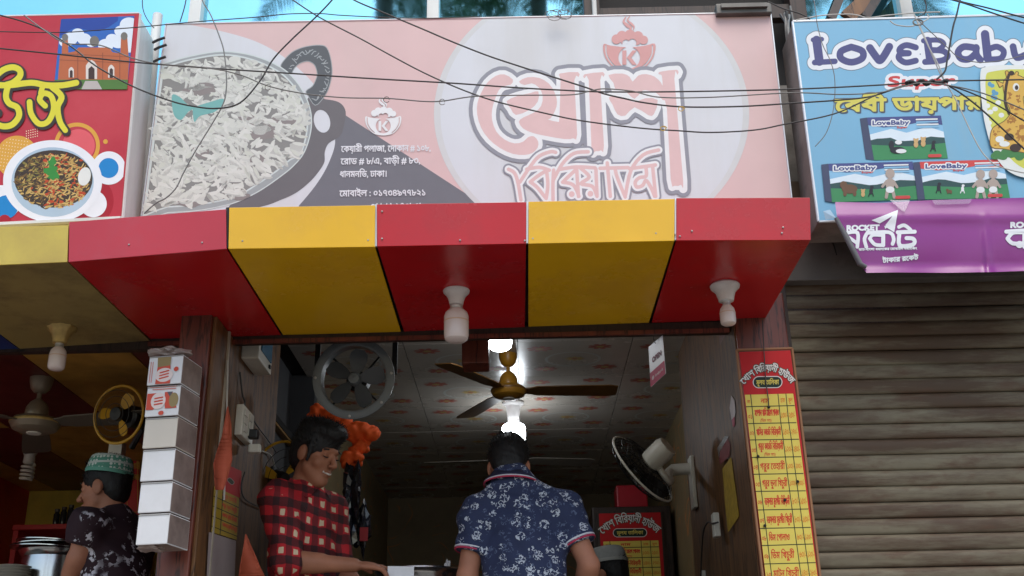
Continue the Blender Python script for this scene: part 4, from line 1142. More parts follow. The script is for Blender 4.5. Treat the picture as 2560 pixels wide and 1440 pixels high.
# ================================================================ roller shutter of the closed shop on the right
SHY = 4.26
sx0, sx1 = at(1984, 1000, SHY).x, 3.2
ztop = Z(700, SHY, 2200)
sht = empty('roller_shutter', ((sx0+sx1)/2, SHY, 0), 'rusty grey steel roller shutter pulled down over the closed shop', 'shutter')
pitch = .062
pr = [(0.003, 0), (-.002, .003), (-.0035, .012), (-.0065, .030), (-.006, .046), (-.003, .054), (.002, .058), (.004, .061)]
smesh = None
nsl = int((ztop-.02)/pitch)
for k in range(nsl):
    z0 = ztop-(k+1)*pitch
    if smesh is None:
        v = []; f = []
        nx = 2
        for i in range(nx):
            x = sx0+(sx1-sx0)*i/(nx-1)
            v += [(x, y, z) for y, z in pr]+[(x, y+.004, z) for y, z in reversed(pr)]
        n = len(pr)*2
        for j in range(n): f.append((j, (j+1) % n, n+(j+1) % n, n+j))
        o = pyd('slat', v, f, M_rust, None, True); smesh = o.data
        try: smesh.set_sharp_from_angle(angle=R(50))
        except Exception: pass
    else:
        o = bpy.data.objects.new('slat', smesh); COL.objects.link(o)
    o.parent = sht; o.matrix_parent_inverse = Matrix.Translation(-sht.location)
    o.location = (0, SHY+random.uniform(-.0015, .0015), z0)
    o.rotation_euler = (R(random.uniform(-1.5, 1.5)), R(random.uniform(-.06, .06)), 0)
MB().box((sx0-.05, SHY-.03, 0), (sx0+.012, SHY+.05, ztop+.2)).build('guide_rail', M_darkwood, sht)
struct(MB().box((sx0-.02, SHY+.06, 0), (sx1, SHY+.1, ztop+.5)).build('wall_right_shop', M_dark))
lt = empty('shop_lintel', at(2050, 640, 4.2), 'grey boarded lintel above the rusty shutter behind the purple banner', 'lintel')
x0, x1 = at(1958, 640, 4.2).x, 3.2
za, zm, zc = Z(700, 4.2, 2060), Z(604, 4.2, 2060), Z(560, 4.2, 2060)
MB().box((x0, 4.2, za), (x1, 4.3, zm-.004)).build('board', M_conc, lt, bevel=.004)
MB().box((x0, 4.185, zm+.004), (x1, 4.3, zc+.2)).build('board', mat('brown_board', (112, 94, 76), .75, var=.2, dirt=(52, 42, 34), dirt_amt=.6, dirt_scale=6), lt, bevel=.004)
MB().tube([at(2081, 604, 4.19), at(2086, 618, 4.19), at(2092, 638, 4.188)], [.004, .003, .002], 6).build('loose_strip', M_dark, lt)

# ================================================================ hanging stack of paper food boxes
M_bw = mat('box_white_card', (226, 224, 224), .55, var=.03, dirt=(206, 200, 196), dirt_amt=.3, dirt_scale=8)
M_bw2 = mat('box_cream_card', (206, 196, 182), .55, var=.04)
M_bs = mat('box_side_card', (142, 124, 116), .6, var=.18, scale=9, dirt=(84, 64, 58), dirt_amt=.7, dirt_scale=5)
BXY = 3.72
ya = [890, 965, 1044, 1123, 1205, 1284, 1364]
names = ['printed white and orange food box topmost in the hanging stack', 'printed white food box second from the top of the hanging stack', 'cream blank food box third in the hanging stack',
         'white blank food box fourth in the hanging stack', 'white blank food box fifth in the hanging stack', 'white blank food box at the bottom of the hanging stack']
rotb = Matrix.Rotation(R(-9), 3, 'Z')
for i in range(6):
    def lx(y): return np.interp(y, [890, 1364], [373, 340])
    def rx_(y): return np.interp(y, [890, 1364], [461, 420])
    a, b = at(lx(ya[i]), ya[i]+1, BXY), at(rx_(ya[i]), ya[i]+1, BXY); c, d = at(rx_(ya[i+1]), ya[i+1]-1, BXY), at(lx(ya[i+1]), ya[i+1]-1, BXY)
    w = (b-a).length/math.cos(R(9)); h = (a.z-d.z)*.985; org = (a+d)/2
    bxo = empty('food_box', (org.x, org.y, d.z), names[i], 'food box', 'paper food boxes in the hanging stack')
    mm = MB(); M4 = Matrix.Translation((org.x, org.y, d.z)) @ rotb.to_4x4()
    mm.box((0, 0, 0), (w, .16, h), M4)
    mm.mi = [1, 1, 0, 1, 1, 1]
    mm.build('carton', [M_bw2 if i == 2 else M_bw, M_bs], bxo, bevel=.0035)
    MB().box((0.001, -.002, h-.006), (w-.001, -.0003, h-.002), M4).build('flap_edge', mat('flap_grey', (150, 146, 142), .6), bxo)
    if i < 2:
        def uvp(px, py, off, M4=M4, w=w, h=h):
            px = np.asarray(px); py = np.asarray(py)
            return np.array([M4 @ Vector((x/100*w, -.0025-off, h*(1-y/100))) for x, y in zip(px, py)])
        s_ = Sheet(uvp, bxo)
        G = lambda: Field(0, 0, 100, 100, 1.0)
        if i == 0:
            fs = [(G().poly([(26, 6), (66, 6), (66, 40), (28, 40)]), 0, 2), (G().poly([(28, 40), (66, 36), (70, 98), (26, 98)]), 0, 0), (G().ell(50, 68, 26, 24), 0, 1), (G().ell(84, 50, 7, 8), 0, 0)]
            lt_ = G()
            for yy in (60, 70, 80): lt_.stroke([(38, yy), (62, yy-6)], 5)
            tx_ = G()
            for xx in (8, 14): tx_.stroke([(xx, 20), (xx, 92)], 1.6)
        else:
            fs = [(G().poly([(3, 24), (30, 24), (46, 60), (24, 78), (3, 78)]), 0, 0), (G().poly([(55, 22), (78, 22), (95, 76), (60, 76)]), 0, 0), (G().poly([(62, 22), (80, 22), (72, 40)]), 0, 3), (G().ell(84, 50, 14, 24), 0, 2), (G().ell(38, 50, 22, 27), 0, 1), (G().ell(50, 90, 8, 7), 0, 0)]
            lt_ = G()
            for yy in (42, 52, 62): lt_.stroke([(28, yy), (50, yy-3)], 5)
            tx_ = G(); tx_.stroke([(18, 12), (88, 12)], 2.2); tx_.stroke([(10, 5), (90, 5)], 1.2)
        s_.put('printed_design', fs+[(lt_, 0, 0), (tx_, 0, 0)], [flat('box_orange', (206, 82, 62)), flat('box_pale', (232, 214, 208)), flat('box_photo', (150, 130, 88)), flat('box_grey', (96, 88, 92))])
# crumpled plastic gathered above and below
M_pl = mat('cloudy_plastic', (160, 144, 138), .3, var=.1, dirt=(120, 100, 96), dirt_amt=.5, dirt_scale=12, spec=.7)
def crumple(name, c, rx, ry, rz, seed, m, label, cat):
    rs = random.Random(seed); bm = bmesh.new(); bmesh.ops.create_icosphere(bm, subdivisions=3, radius=1)
    for v in bm.verts:
        k = 1+.25*math.sin(v.co.x*7+seed)+.18*math.sin(v.co.y*11+v.co.z*6)+rs.uniform(-.1, .1)
        v.co = Vector((v.co.x*rx*k, v.co.y*ry*k, v.co.z*rz*k))+Vector(c)
    me = bpy.data.meshes.new(name); bm.to_mesh(me); bm.free()
    return tag(link(name, me, m), label, cat)
crumple('crumpled_plastic', at(424, 884, BXY+.06), .066, .045, .02, 1, M_pl, 'crumpled clear plastic gathered above the topmost food box', 'plastic bag')
crumple('crumpled_plastic', at(380, 1369, BXY+.06), .05, .045, .013, 5, M_pl, 'crumpled clear plastic twisted under the lowest food box', 'plastic bag')

# ================================================================ bulbs under the awnings
M_cer = mat('white_holder', (220, 216, 214), .3, var=.03, dirt=(180, 160, 150), dirt_amt=.3, dirt_scale=20)
M_lamp = mat('unlit_bulb', (224, 206, 200), .25, var=.03)
M_gold = mat('gold_holder', (188, 160, 96), .35, .3, var=.15, scale=40)
def bulb(name, c, hr, hh, br_, bl_, label, mh, mbulb, cat='light bulb', frill=0, group=None, lit=0):
    """ceiling holder whose plate touches c, bulb hanging from it"""
    g = empty(name, c, label, cat, group)
    pf = [(hr*.92, 0), (hr, -.006), (hr*.96, -.014), (hr*.8, -.022), (hr*.66, -.032), (hr*.56, -hh*.75), (hr*.5, -hh), (hr*.3, -hh-.003)]
    mb = MB().lathe(pf, c, 28)
    o = mb.build('holder', mh, g, True)
    if frill:
        for v in o.data.vertices:
            d = Vector(v.co)-Vector(c); a = math.atan2(d.y, d.x); k = 1+.07*math.cos(a*frill)*(1 if d.z > -hh*.7 else 0)
            v.co = (c[0]+d.x*k, c[1]+d.y*k, v.co[2])
    z0 = -hh
    MB().lathe([(br_*.5, z0), (br_*.52, z0-.008), (br_*.5, z0-.014), (br_*.62, z0-.022)], c, 20).build('collar', M_alu if not lit else M_cer, g, True)
    z1 = z0-.02
    pb_ = [(br_*.62, z1), (br_*.9, z1-.012), (br_, z1-.026), (br_, z1-bl_*.45), (br_*1.0, z1-bl_*.8), (br_*.93, z1-bl_*.92), (br_*.7, z1-bl_*.985), (0, z1-bl_)]
    MB().lathe(pb_, c, 28).build('bulb', mbulb, g, True)
    MB().lathe([(br_*1.012, z1-bl_*.36), (br_*1.02, z1-bl_*.38), (br_*1.012, z1-bl_*.4)], c, 28, cap=False).build('seam', mat('bulb_seam', (206, 168, 140), .4), g, True)
    return g
zs = (at(1140, 700, YL).z)
def soff(px, py):      # point of the awning soffit seen at a pixel
    p0, p1 = (at(1318, 610, YL).z, at(1318, 817, YF).z) if px > 200 else (at(100, 659, YL).z, at(250, 858, YF).z)
    zz = (p0+p1)/2
    for _ in range(6):
        p = atZ(px, py, zz); t = (p.y-YL)/(YF-YL); zz = p0+(p1-p0)*t
    return p
bulb('awning_bulb', soff(1141, 726)+Vector((0, 0, .004)), .05, .062, .0455, .125, 'large unlit capsule bulb in a white holder under the middle red awning sheet', M_cer, M_lamp)
bulb('awning_bulb', soff(1812, 714)+Vector((0, 0, .004)), .056, .066, .029, .075, 'small unlit bulb in a white holder under the right red awning sheet', M_cer, M_lamp)
bulb('awning_bulb', soff(155, 818)+Vector((0, 0, .004)), .055, .07, .032, .09, 'unlit bulb in a gold frilled holder under the neighbour yellow awning', M_gold, M_lamp, frill=10)
# ================================================================ overhead cables
def cable(pts, Y, r, m, label, y2=None, wob=0, name='overhead_cable', hooks=()):
    n = len(pts)
    ys = [Y+(0 if y2 is None else (y2-Y)*i/(n-1)) for i in range(n)]
    p3 = catmull([at(x, y, yy) for (x, y), yy in zip(pts, ys)], 7)
    g = MB().tube(p3, r*.8, 7)
    o = g.build(name, m, None, True)
    tag(o, label, 'cable', 'cables strung across the shop front')
    for i, (hx, hy, yy) in enumerate(hooks):
        c = at(hx, hy, yy)
        k = [c+Vector((.008*math.cos(a)*(1+.1*a), -.004*a*.2, .012*math.sin(a)-.006)) for a in np.linspace(0, 5.5, 12)]
        MB().tube(k, .0012, 5).build('tie_wire', mat('tie_wire_rust', (90, 78, 66), .6), o)
    return o
cable([(-120, 18), (0, 38), (100, 70), (180, 118), (240, 165), (330, 215), (420, 250), (480, 265), (542, 271), (600, 257), (650, 202), (683, 148), (730, 98), (788, 44), (830, 0), (860, -40)], 3.25, .0036, M_wire, 'dark cable sagging across the red sign then rising past the bowl handle')
cable([(-100, 76), (0, 79), (150, 81), (250, 75), (345, 68), (440, 59), (520, 52), (640, 43), (720, 35), (800, 34), (850, 38), (950, 43), (1060, 46), (1200, 42)], 3.55, .0026, M_wire, 'thin dark cable running along the top edge of the pink sign')
cable([(-80, 112), (0, 121), (140, 135), (330, 155), (535, 171), (737, 184), (940, 197), (1134, 208), (1290, 219), (1400, 225), (1509, 229.5), (1700, 229), (1980, 223), (2208, 212), (2309, 204), (2440, 201), (2560, 199), (2700, 196)], 3.22, .0034, M_wire, 'nearly straight black cable crossing all three signs', hooks=())
cable([(60, 38), (110, 75), (165, 108), (250, 113), (330, 145), (400, 160), (520, 170), (600, 187), (671, 215), (760, 234), (860, 244), (970, 246), (1060, 253.5), (1110, 252), (1186, 241), (1300, 238), (1426, 237), (1470, 229), (1509, 222), (1581, 228), (1649, 243), (1779, 243), (1980, 232), (2100, 236), (2200, 231), (2260, 216), (2320, 207), (2440, 228), (2560, 274), (2660, 320)], 3.18, .0027, M_wireg, 'grey cable with wire ties sagging below the bowl and the lettering', hooks=((671, 215, 3.18), (967, 246, 3.18), (1106, 252, 3.18)))
cable([(820, -40), (885, 0), (960, 32), (1060, 74), (1130, 104), (1218, 138.6), (1300, 166), (1394, 196), (1460, 217), (1509, 234), (1560, 246), (1613, 257), (1707, 267), (1850, 266), (1980, 258), (2100, 250), (2177, 241), (2250, 218), (2300, 207), (2360, 210), (2440, 262), (2560, 372), (2640, 440)], 3.3, .0036, M_wire, 'thick black cable descending from the top through the large lettering')
cable([(680, -35), (735, 2), (800, 44), (900, 96), (980, 140), (1060, 182), (1150, 222), (1240, 253.5), (1358, 282), (1455, 302), (1599, 320), (1700, 327), (1779, 331), (1886, 325), (1959, 311), (2087, 284), (2192, 237), (2270, 211), (2330, 206), (2400, 222), (2480, 256), (2560, 302), (2650, 350)], 3.28, .0032, M_wire, 'lowest black cable sagging in front of the small lettering')
cable([(480, -60), (505, 0), (527, 38), (548, 90), (560, 130), (566, 190), (565, 230), (557, 262), (530, 310), (490, 375), (460, 430), (440, 470), (415, 495), (390, 508), (360, 534)], 3.4, .003, M_wireg, 'grey cable hanging in a long bow over the bowl of rice')
cable([(2412, -40), (2400, 0), (2392, 35), (2383, 66), (2375, 110), (2368, 150), (2362, 178), (2342, 198)], 3.2, .004, M_wire, 'black cable dropping from above into the knot on the blue sign')
cable([(2288, 40), (2297, 60), (2313, 95), (2328, 132), (2340, 160), (2350, 183), (2371, 218), (2390, 250), (2406, 284), (2430, 335), (2453, 377), (2475, 402), (2496, 416), (2560, 432), (2640, 440)], 3.24, .0027, M_wirew, 'pale cable falling from the ring down the blue sign past the giraffe')
cable([(2285, 35), (2300, 70), (2322, 118), (2340, 150), (2352, 176), (2360, 200)], 3.23, .0027, M_wirew, 'short pale cable from the ring to the cable knot')
cable([(2030, -30), (2038, 20), (2043, 60), (2056, 110), (2075, 150), (2086, 190), (2087, 240), (2080, 290), (2064, 335), (2038, 366)], 3.45, .002, M_wireg, 'thin loose cable curling down the left of the blue sign')
cable([(2290, 45), (2340, 92), (2372, 122), (2400, 145), (2450, 156), (2510, 150), (2560, 138), (2640, 120)], 3.3, .002, M_wireg, 'thin grey cable swinging right across the diaper lettering')
cable([(2350, -8), (2410, 8), (2480, 32), (2560, 58), (2640, 80)], 3.25, .0035, M_wire, 'black cable crossing the upper right corner below its twin')
cable([(2330, -20), (2400, 3), (2470, 20), (2560, 44), (2640, 62)], 3.3, .0035, M_wire, 'black cable crossing the upper right corner above its twin')
cable([(1990, 50), (2060, 38), (2130, 36), (2170, 44), (2220, 38), (2290, 32), (2350, 30)], 3.6, .003, M_wirew, 'pale cable lying along the top of the blue sign')
cable([(2225, 52), (2240, 62), (2275, 66), (2300, 58), (2322, 45), (2318, 36)], 3.5, .0028, M_wirew, 'looped pale cable end over the top edge of the blue sign')
cable([(1920, 4), (1960, 22), (2000, 34), (2025, 48)], 3.6, .0035, M_wire, 'black cable leaving the metal bracket towards the blue sign')
cable([(450, 55), (462, 15), (470, -30)], 3.7, .003, M_wire, 'short dark cable rising from the left corner of the pink sign')
cable([(356, -20), (357, 20), (368, 48), (385, 70)], 3.7, .0025, M_wire, 'short dark cable rising behind the red sign corner')
cable([(2300, -20), (2315, 10), (2312, 32), (2295, 42)], 3.5, .0028, M_wire, 'dark looped cable above the ring on the blue sign')
# coil of thin wire on the sign's top edge, ring, yellow ties
c = at(1395, 42, 3.97); pts = []
rs = random.Random(8)
for i in range(70):
    a = i*.55; k = .028+.012*math.sin(i*.7)
    pts.append(c+Vector((-.04+i*.0011+k*math.cos(a), -.02+.012*math.sin(a*.7), k*.65*math.sin(a))))
tag(MB().tube(pts, .0013, 5).build('wire_coil', mat('rusty_wire', (106, 92, 80), .6)), 'tangled coil of thin wire on the top edge of the pink sign', 'wire')
c = at(2295, 56, 3.23)
tag(MB().tube([c+Vector((.017*math.cos(a), 0, .012*math.sin(a))) for a in np.linspace(0, 6.283, 24)[:-1]], .0028, 7, closed=True).build('cable_ring', M_wireg), 'small grey ring gathering the pale cables on the blue sign', 'ring')
for x, y, Y_, l in ((1705, 272, 3.29, 'yellow'), (1660, 321, 3.27, 'yellow')):
    c = at(x, y, Y_)
    tag(MB().tube([c+Vector((.010*math.cos(a)-.004*a*.2, 0, .009*math.sin(a))) for a in np.linspace(0, 7.5, 20)], .0016, 5).build('cable_tie', mat('yellow_tie', (206, 164, 60), .5)), 'yellow plastic tie on the %s cable before the large lettering' % ('upper' if x > 1700 else 'lowest'), 'cable tie')
c = at(2318, 206, 3.2)
tag(MB().tube([c+Vector((-.07+.14*t, .004*math.sin(t*30), .006*math.sin(t*22)-.004*(t-.5)**2)) for t in np.linspace(0, 1, 30)], .007, 8).build('cable_knot', mat('black_tape', (36, 32, 30), .6)), 'taped black knot where the cables meet on the blue sign', 'cable knot')

# ---- metal bracket and odd timber above the signs
c0, c1 = at(1792, 33, 3.97), at(1930, 27, 3.97)
br = empty('metal_bracket', c0, 'grey metal lamp tray resting above the right end of the pink sign', 'bracket')
zt_ = c0.z
MB().box((c0.x, 3.97, zt_), (c1.x, 4.12, zt_+.05)).build('tray', mat('dull_steel', (104, 102, 98), .5, .4, var=.15, dirt=(70, 58, 48), dirt_amt=.6), br, bevel=.004)
MB().box((c0.x+.02, 3.955, zt_+.02), (c1.x-.02, 3.968, zt_+.04)).build('lip', mat('dull_steel', (118, 116, 110)), br)
for i, (x0, y0, x1, y1, w_, m_, l) in enumerate(((2080, 45, 2105, -20, .02, M_darkwood, 'dark timber strut leaning beside the pale plank over the blue sign'), (2120, 40, 2190, -25, .035, M_wood, 'pale weathered plank leaning over the blue sign'), (2165, 40, 2205, -25, .02, M_darkwood, 'dark timber strut right of the pale plank over the blue sign'))):
    a, b = at(x0, y0, 4.2), at(x1, y1, 4.25)
    d = (b-a).normalized(); sd = d.cross(Vector((0, 1, 0))).normalized()*w_
    q = [a-sd, a+sd, b+sd+d*.5, b-sd+d*.5]
    tag(MB().quadslab(*q, (0, 1, 0), .03).build('timber_strut', m_), l, 'plank')
# down pipes and clutter between the signs
for px, r, m_, l in ((392, .022, M_white, 'white drain pipe between the red sign and the pink sign'),):
    a = at(px, 60, 4.12); 
    tag(MB().tube([(a.x, 4.12, a.z+.05), (a.x-.0, 4.12, a.z-.02), (at(352, 530, 4.12).x, 4.12, at(352, 530, 4.12).z-.1)], r, 12).build('drain_pipe', m_, None, True), l, 'pipe')
for k, (y, dx) in enumerate(((100, 0), (118, 4), (148, 2))):
    p = [at(383+dx, y+6, 4.02), at(395+dx, y, 3.98), at(412+dx, y-6, 3.97)]
    tag(MB().tube(catmull(p, 5), .006, 7).build('short_cable', M_wire, None, True), '%s of three short black cables bridging the gap by the pink sign' % ('topmost', 'middle', 'lowest')[k], 'cable')
for k in range(5):
    rs = random.Random(k)
    x = at(1955+k*5, 60, 4.1).x
    p = [Vector((x+rs.uniform(-.02, .02), 4.05+rs.uniform(-.03, .05), at(1955, 40+j*70, 4.1).z)) for j in range(7)]
    tag(MB().tube(catmull(p, 5), rs.uniform(.004, .008), 6).build('bundled_cable', M_wire if k % 2 else M_wireg, None, True), '%s cable running down the dark gap between the pink and blue signs' % ('leftmost grey', 'second dark', 'middle grey', 'fourth dark', 'rightmost grey')[k], 'cable', 'cables in the gap between the signs')
# ================================================================ lit lamps inside
M_lit = mat('lit_led', (240, 248, 255), .4, var=0.0, emit=15)
def lit_bulb(c, hr, hh, br_, bl_, label):
    return bulb('led_bulb', c, hr, hh, br_, bl_, label, M_cer, M_lit, lit=1)
p = at(1250, 876, 4.97)
lit_bulb(Vector((p.x, 4.97, CEIL)), .05, .06, .058, .17, 'lit white LED bulb right under the lintel, in front of the yellow fan')
p = atZ(1283, 1006, CEIL-.001)
lit_bulb(p, .07, .12, .074, .13, 'lit white LED bulb behind the yellow fan, above the man in blue')

# ================================================================ fans
M_fy = mat('fan_mustard', (176, 124, 34), .35, var=.08, dirt=(110, 78, 30), dirt_amt=.4, dirt_scale=8)
M_fb = mat('fan_blade_brown', (120, 82, 34), .4, var=.1, dirt=(84, 58, 28), dirt_amt=.5)
M_fw = mat('fan_white', (214, 210, 198), .4, var=.05, dirt=(170, 156, 132), dirt_amt=.4)
M_fg = mat('fan_grey', (92, 96, 98), .4, var=.08, dirt=(84, 84, 82), dirt_amt=.4)
M_fgb = mat('fan_blade_grey', (70, 73, 76), .45, var=.08)
M_yel = mat('fan_yellow', (190, 142, 26), .35, var=.05)
def ceiling_fan(c, rod, mr, bl_, angs, mm, mb_, label, band=None):
    g = empty('ceiling_fan', c, label, 'ceiling fan')
    MB().lathe([(.052, 0), (.05, -.02), (.042, -.05), (.026, -.068), (.012, -.072)], c, 24).build('canopy', mm, g, True)
    MB().tube([c+Vector((0, 0, -.06)), c+Vector((0, 0, -rod))], .011, 10).build('down_rod', mm, g, True)
    t = c+Vector((0, 0, -rod+.06))
    MB().lathe([(.016, .05), (.034, .035), (.048, .012), (.052, -.02), (.05, -.03)], t, 24).build('motor_cover', mm, g, True)
    k = c+Vector((0, 0, -rod))
    o = MB().lathe([(.05, .03), (mr*.86, .02), (mr, .004), (mr*1.0, -.008), (mr*.93, -.02), (mr*.88, -.03), (mr*.6, -.042), (.03, -.046)], k, 36).build('motor', mm, g, True)
    MB().lathe([(mr*1.01, .006), (mr*1.03, -.001), (mr*1.01, -.006)], k, 36, cap=False).build('trim_ring', band or M_fb, o, True)
    MB().lathe([(.034, -.043), (.03, -.05), (0, -.052)], k, 20).build('cap', M_fw, o, True)
    for a in angs:
        d = Vector((math.cos(a), math.sin(a), 0)); s_ = Vector((-d.y, d.x, 0)); u_ = Vector((0, 0, 1))
        b = MB()
        prof = [(mr*.85, .032), (mr+.03, .04), (mr+.06, .055), (bl_*.6, .062), (bl_*.93, .066), (bl_, .052)]
        vs = []
        for r_, w_ in prof:
            tw = -.16
            for sg_ in (-1, 1):
                vs.append(k+d*r_+s_*w_*sg_+u_*(tw*w_*sg_-.004))
        n = len(vs); vs += [v+u_*.005 for v in vs]
        fs = []
        for i in range(len(prof)-1):
            i2 = i*2
            fs += [(i2, i2+2, i2+3, i2+1), (n+i2+1, n+i2+3, n+i2+2, n+i2), (i2, n+i2, n+i2+2, i2+2), (i2+1, i2+3, n+i2+3, n+i2+1)]
        fs += [(0, 1, n+1, n), (n-2, 2*n-2, 2*n-1, n-1)]
        b.add(vs, fs).build('blade', mb_, g)
    return g
p = atZ(1270, 886, CEIL-.001)
ceiling_fan(p, .21, .098, .6, [R(3), R(117), R(237)], M_fy, M_fb, 'mustard ceiling fan with brown blades below the flowered ceiling')
p = at(1275, 1150, 7.55)
ceiling_fan(Vector((p.x, 7.55, CEIL)), CEIL-p.z, .1, .6, [R(12), R(176), R(272)], mat('dusty_fan', (128, 122, 112), .5), mat('dusty_fan', (128, 122, 112), .5), 'pale ceiling fan at the back, half hidden by the head of the man in blue')

def basis(n, up_hint=(0, 0, 1)):
    n = Vector(n).normalized(); u_ = Vector(up_hint); u_ = (u_-n*u_.dot(n)).normalized(); r_ = u_.cross(n)
    return Matrix((r_, u_, n)).transposed()      # local x right, y up, z = n
def circ(c, B, r_, n=40, z=0): return [c+B @ Vector((r_*math.cos(a), r_*math.sin(a), z)) for a in [i*2*math.pi/n for i in range(n)]]
def fan_blades(g, c, B, n, r0, r1, wd, m, a0=0, pitch_=.5, name='blade'):
    for i in range(n):
        a = a0+i*2*math.pi/n; d = Vector((math.cos(a), math.sin(a), 0)); s_ = Vector((-d.y, d.x, 0)); vs = []
        pr_ = [(r0, .35), (r0+(r1-r0)*.3, .8), (r0+(r1-r0)*.6, 1), (r0+(r1-r0)*.85, .9), (r1, .5)]
        for r_, k in pr_:
            for sg_ in (-1, 1): vs.append(c+B @ (d*r_+s_*wd*k*sg_+Vector((0, 0, sg_*wd*k*pitch_))))
        nn = len(vs); off = B @ Vector((0, 0, .003)); vs += [v+off for v in vs]; fs = []
        for k in range(len(pr_)-1):
            j = k*2; fs += [(j, j+1, j+3, j+2), (nn+j, nn+j+2, nn+j+3, nn+j+1)]
        MB().add(vs, fs).build(name, m, g, True)
# ---- round grey exhaust fan hung behind the lintel
c = at(887, 948, 4.42); B = basis((-.05, -1, -.12))
g = empty('exhaust_fan', c, 'round grey exhaust fan with open blades hung under the lintel', 'fan')
Rr = 103/ppm(948, 4.42)
MB().lathe([(Rr*.80, -.035), (Rr*.80, .03), (Rr*.86, .034), (Rr, .03), (Rr, .02), (Rr*.86, .022), (Rr*.83, -.035), (Rr*.80, -.035)], c, 48, B, cap=False).build('ring', M_fg, g, True)
MB().lathe([(0, .03), (.022, .026), (.028, .01), (.028, -.03), (0, -.03)], c, 20, B).build('hub', M_fg, g, True)
fan_blades(g, c, B, 5, .024, Rr*.74, .036, M_fgb, R(80), .4)
MB().lathe([(0, -.04), (.045, -.04), (.05, -.09), (.04, -.12), (0, -.12)], c, 20, B).build('motor', M_black, g, True)
for a in (R(45), R(135), R(225), R(315)):
    MB().tube([c+B @ Vector((.03*math.cos(a), .03*math.sin(a), -.06)), c+B @ Vector((Rr*.82*math.cos(a), Rr*.82*math.sin(a), -.03))], .005, 6).build('strut', M_black, g)
for a in (R(5), R(178), R(265), R(318)):
    MB().lathe([(0, .006), (.006, .004), (.006, -.002)], c+B @ Vector((Rr*.93*math.cos(a), Rr*.93*math.sin(a), .031)), 10, B).build('bolt', M_screw, g, True)
for px in (796, 988):
    t = at(px, 848, 4.45); b = at(px+2, 935, 4.45)
    MB().box((t.x-.011, 4.448, b.z), (t.x+.011, 4.458, CEIL)).build('hanger', M_black, g)
# ---- wall fan with white motor seen from behind
c = at(1606, 1172, 5.35)
n = (_rx*-.68+_up*-.68+_fw*.24).normalized(); B = basis(n)
g = empty('wall_fan', c, 'white wall fan with black guard tilted down on the right wall', 'fan')
rf_ = 102/ppm(1172, 5.35)
for z_, rr in ((.045, .3), (.05, .5), (.045, .7), (.03, .88), (-.045, .35), (-.045, .6), (-.03, .85)):
    MB().tube(circ(c, B, rf_*rr, 36, z_), .0022, 5, closed=True).build('guard_ring', M_black, g)
gr_ = MB()
for i in range(40):
    a = i*2*math.pi/40; d = Vector((math.cos(a), math.sin(a), 0))
    gr_.tube([c+B @ (d*rf_*.18+Vector((0, 0, .048))), c+B @ (d*rf_*.65+Vector((0, 0, .046))), c+B @ (d*rf_)], .0017, 4)
    gr_.tube([c+B @ (d*rf_*.2+Vector((0, 0, -.05))), c+B @ (d*rf_*.65+Vector((0, 0, -.045))), c+B @ (d*rf_)], .0017, 4)
tag(gr_.build('guard_spokes', M_black, g), kind='stuff')
MB().tube(circ(c, B, rf_, 48), .006, 8, closed=True).build('rim', M_fw, g, True)
fan_blades(g, c, B, 3, .03, rf_*.88, .07, M_black, .4, .35)
MB().lathe([(0, -.04), (.052, -.045), (.056, -.07), (.06, -.15), (.052, -.175), (0, -.18)], c, 24, B).build('motor', M_fw, g, True)
wp = Vector((RW-.004, 5.62, at(1735, 1200, 5.62).z))
jt = c+B @ Vector((0, -.02, -.1))
MB().tube(catmull([jt+Vector((0, 0, -.05)), jt+Vector((.05, .06, -.1)), wp+Vector((-.12, 0, .05)), wp+Vector((0, 0, .06))], 6), [.016]*6+[.022]*7+[.03]*6, 10).build('arm', M_fw, g, True)
MB().box((RW-.022, 5.57, wp.z-.15), (RW-.001, 5.67, wp.z+.12)).build('wall_plate', M_fw, g, bevel=.006)
# ---- yellow wall fans
def yellow_fan(c, nrm, r_, label, arm):
    B = basis(nrm); g = empty('wall_fan', c, label, 'fan')
    MB().tube(circ(c, B, r_, 40), .0065, 8, closed=True).build('rim', M_yel, g, True)
    for k in (.35, .6, .82): MB().tube(circ(c, B, r_*k, 32, .03), .0015, 5, closed=True).build('guard_ring', M_black, g)
    fan_blades(g, c, B, 3, .03, r_*.8, .026, M_yel, .9, .3)
    MB().lathe([(0, .03), (.028, .026), (.034, .0), (.034, -.05), (.05, -.06), (.05, -.14), (0, -.15)], c, 20, B).build('motor', M_black, g, True)
    MB().tube([c+B @ Vector((0, 0, -.12)), c+B @ Vector((0, -.05, -.16)), arm], .014, 8).build('arm', M_black, g, True)
    return g
c = at(704, 1196, 5.0); yellow_fan(c, (.75, -.55, -.25), .17, 'yellow rimmed wall fan behind the man in the checked shirt', Vector((LWX-.02, 5.03, c.z-.2)))

# ================================================================ hanging things in the opening
# wooden box under the lintel
a, b = at(1156, 828, 4.5), at(1222, 916, 4.5)
tag(MB().box((a.x, 4.45, b.z), (at(1222, 870, 4.5).x, 4.58, CEIL-.002)).build('hanging_drop_box', M_redwood, bevel=.004), 'dark red brown wooden drop box hanging left of the front LED bulb', 'box')
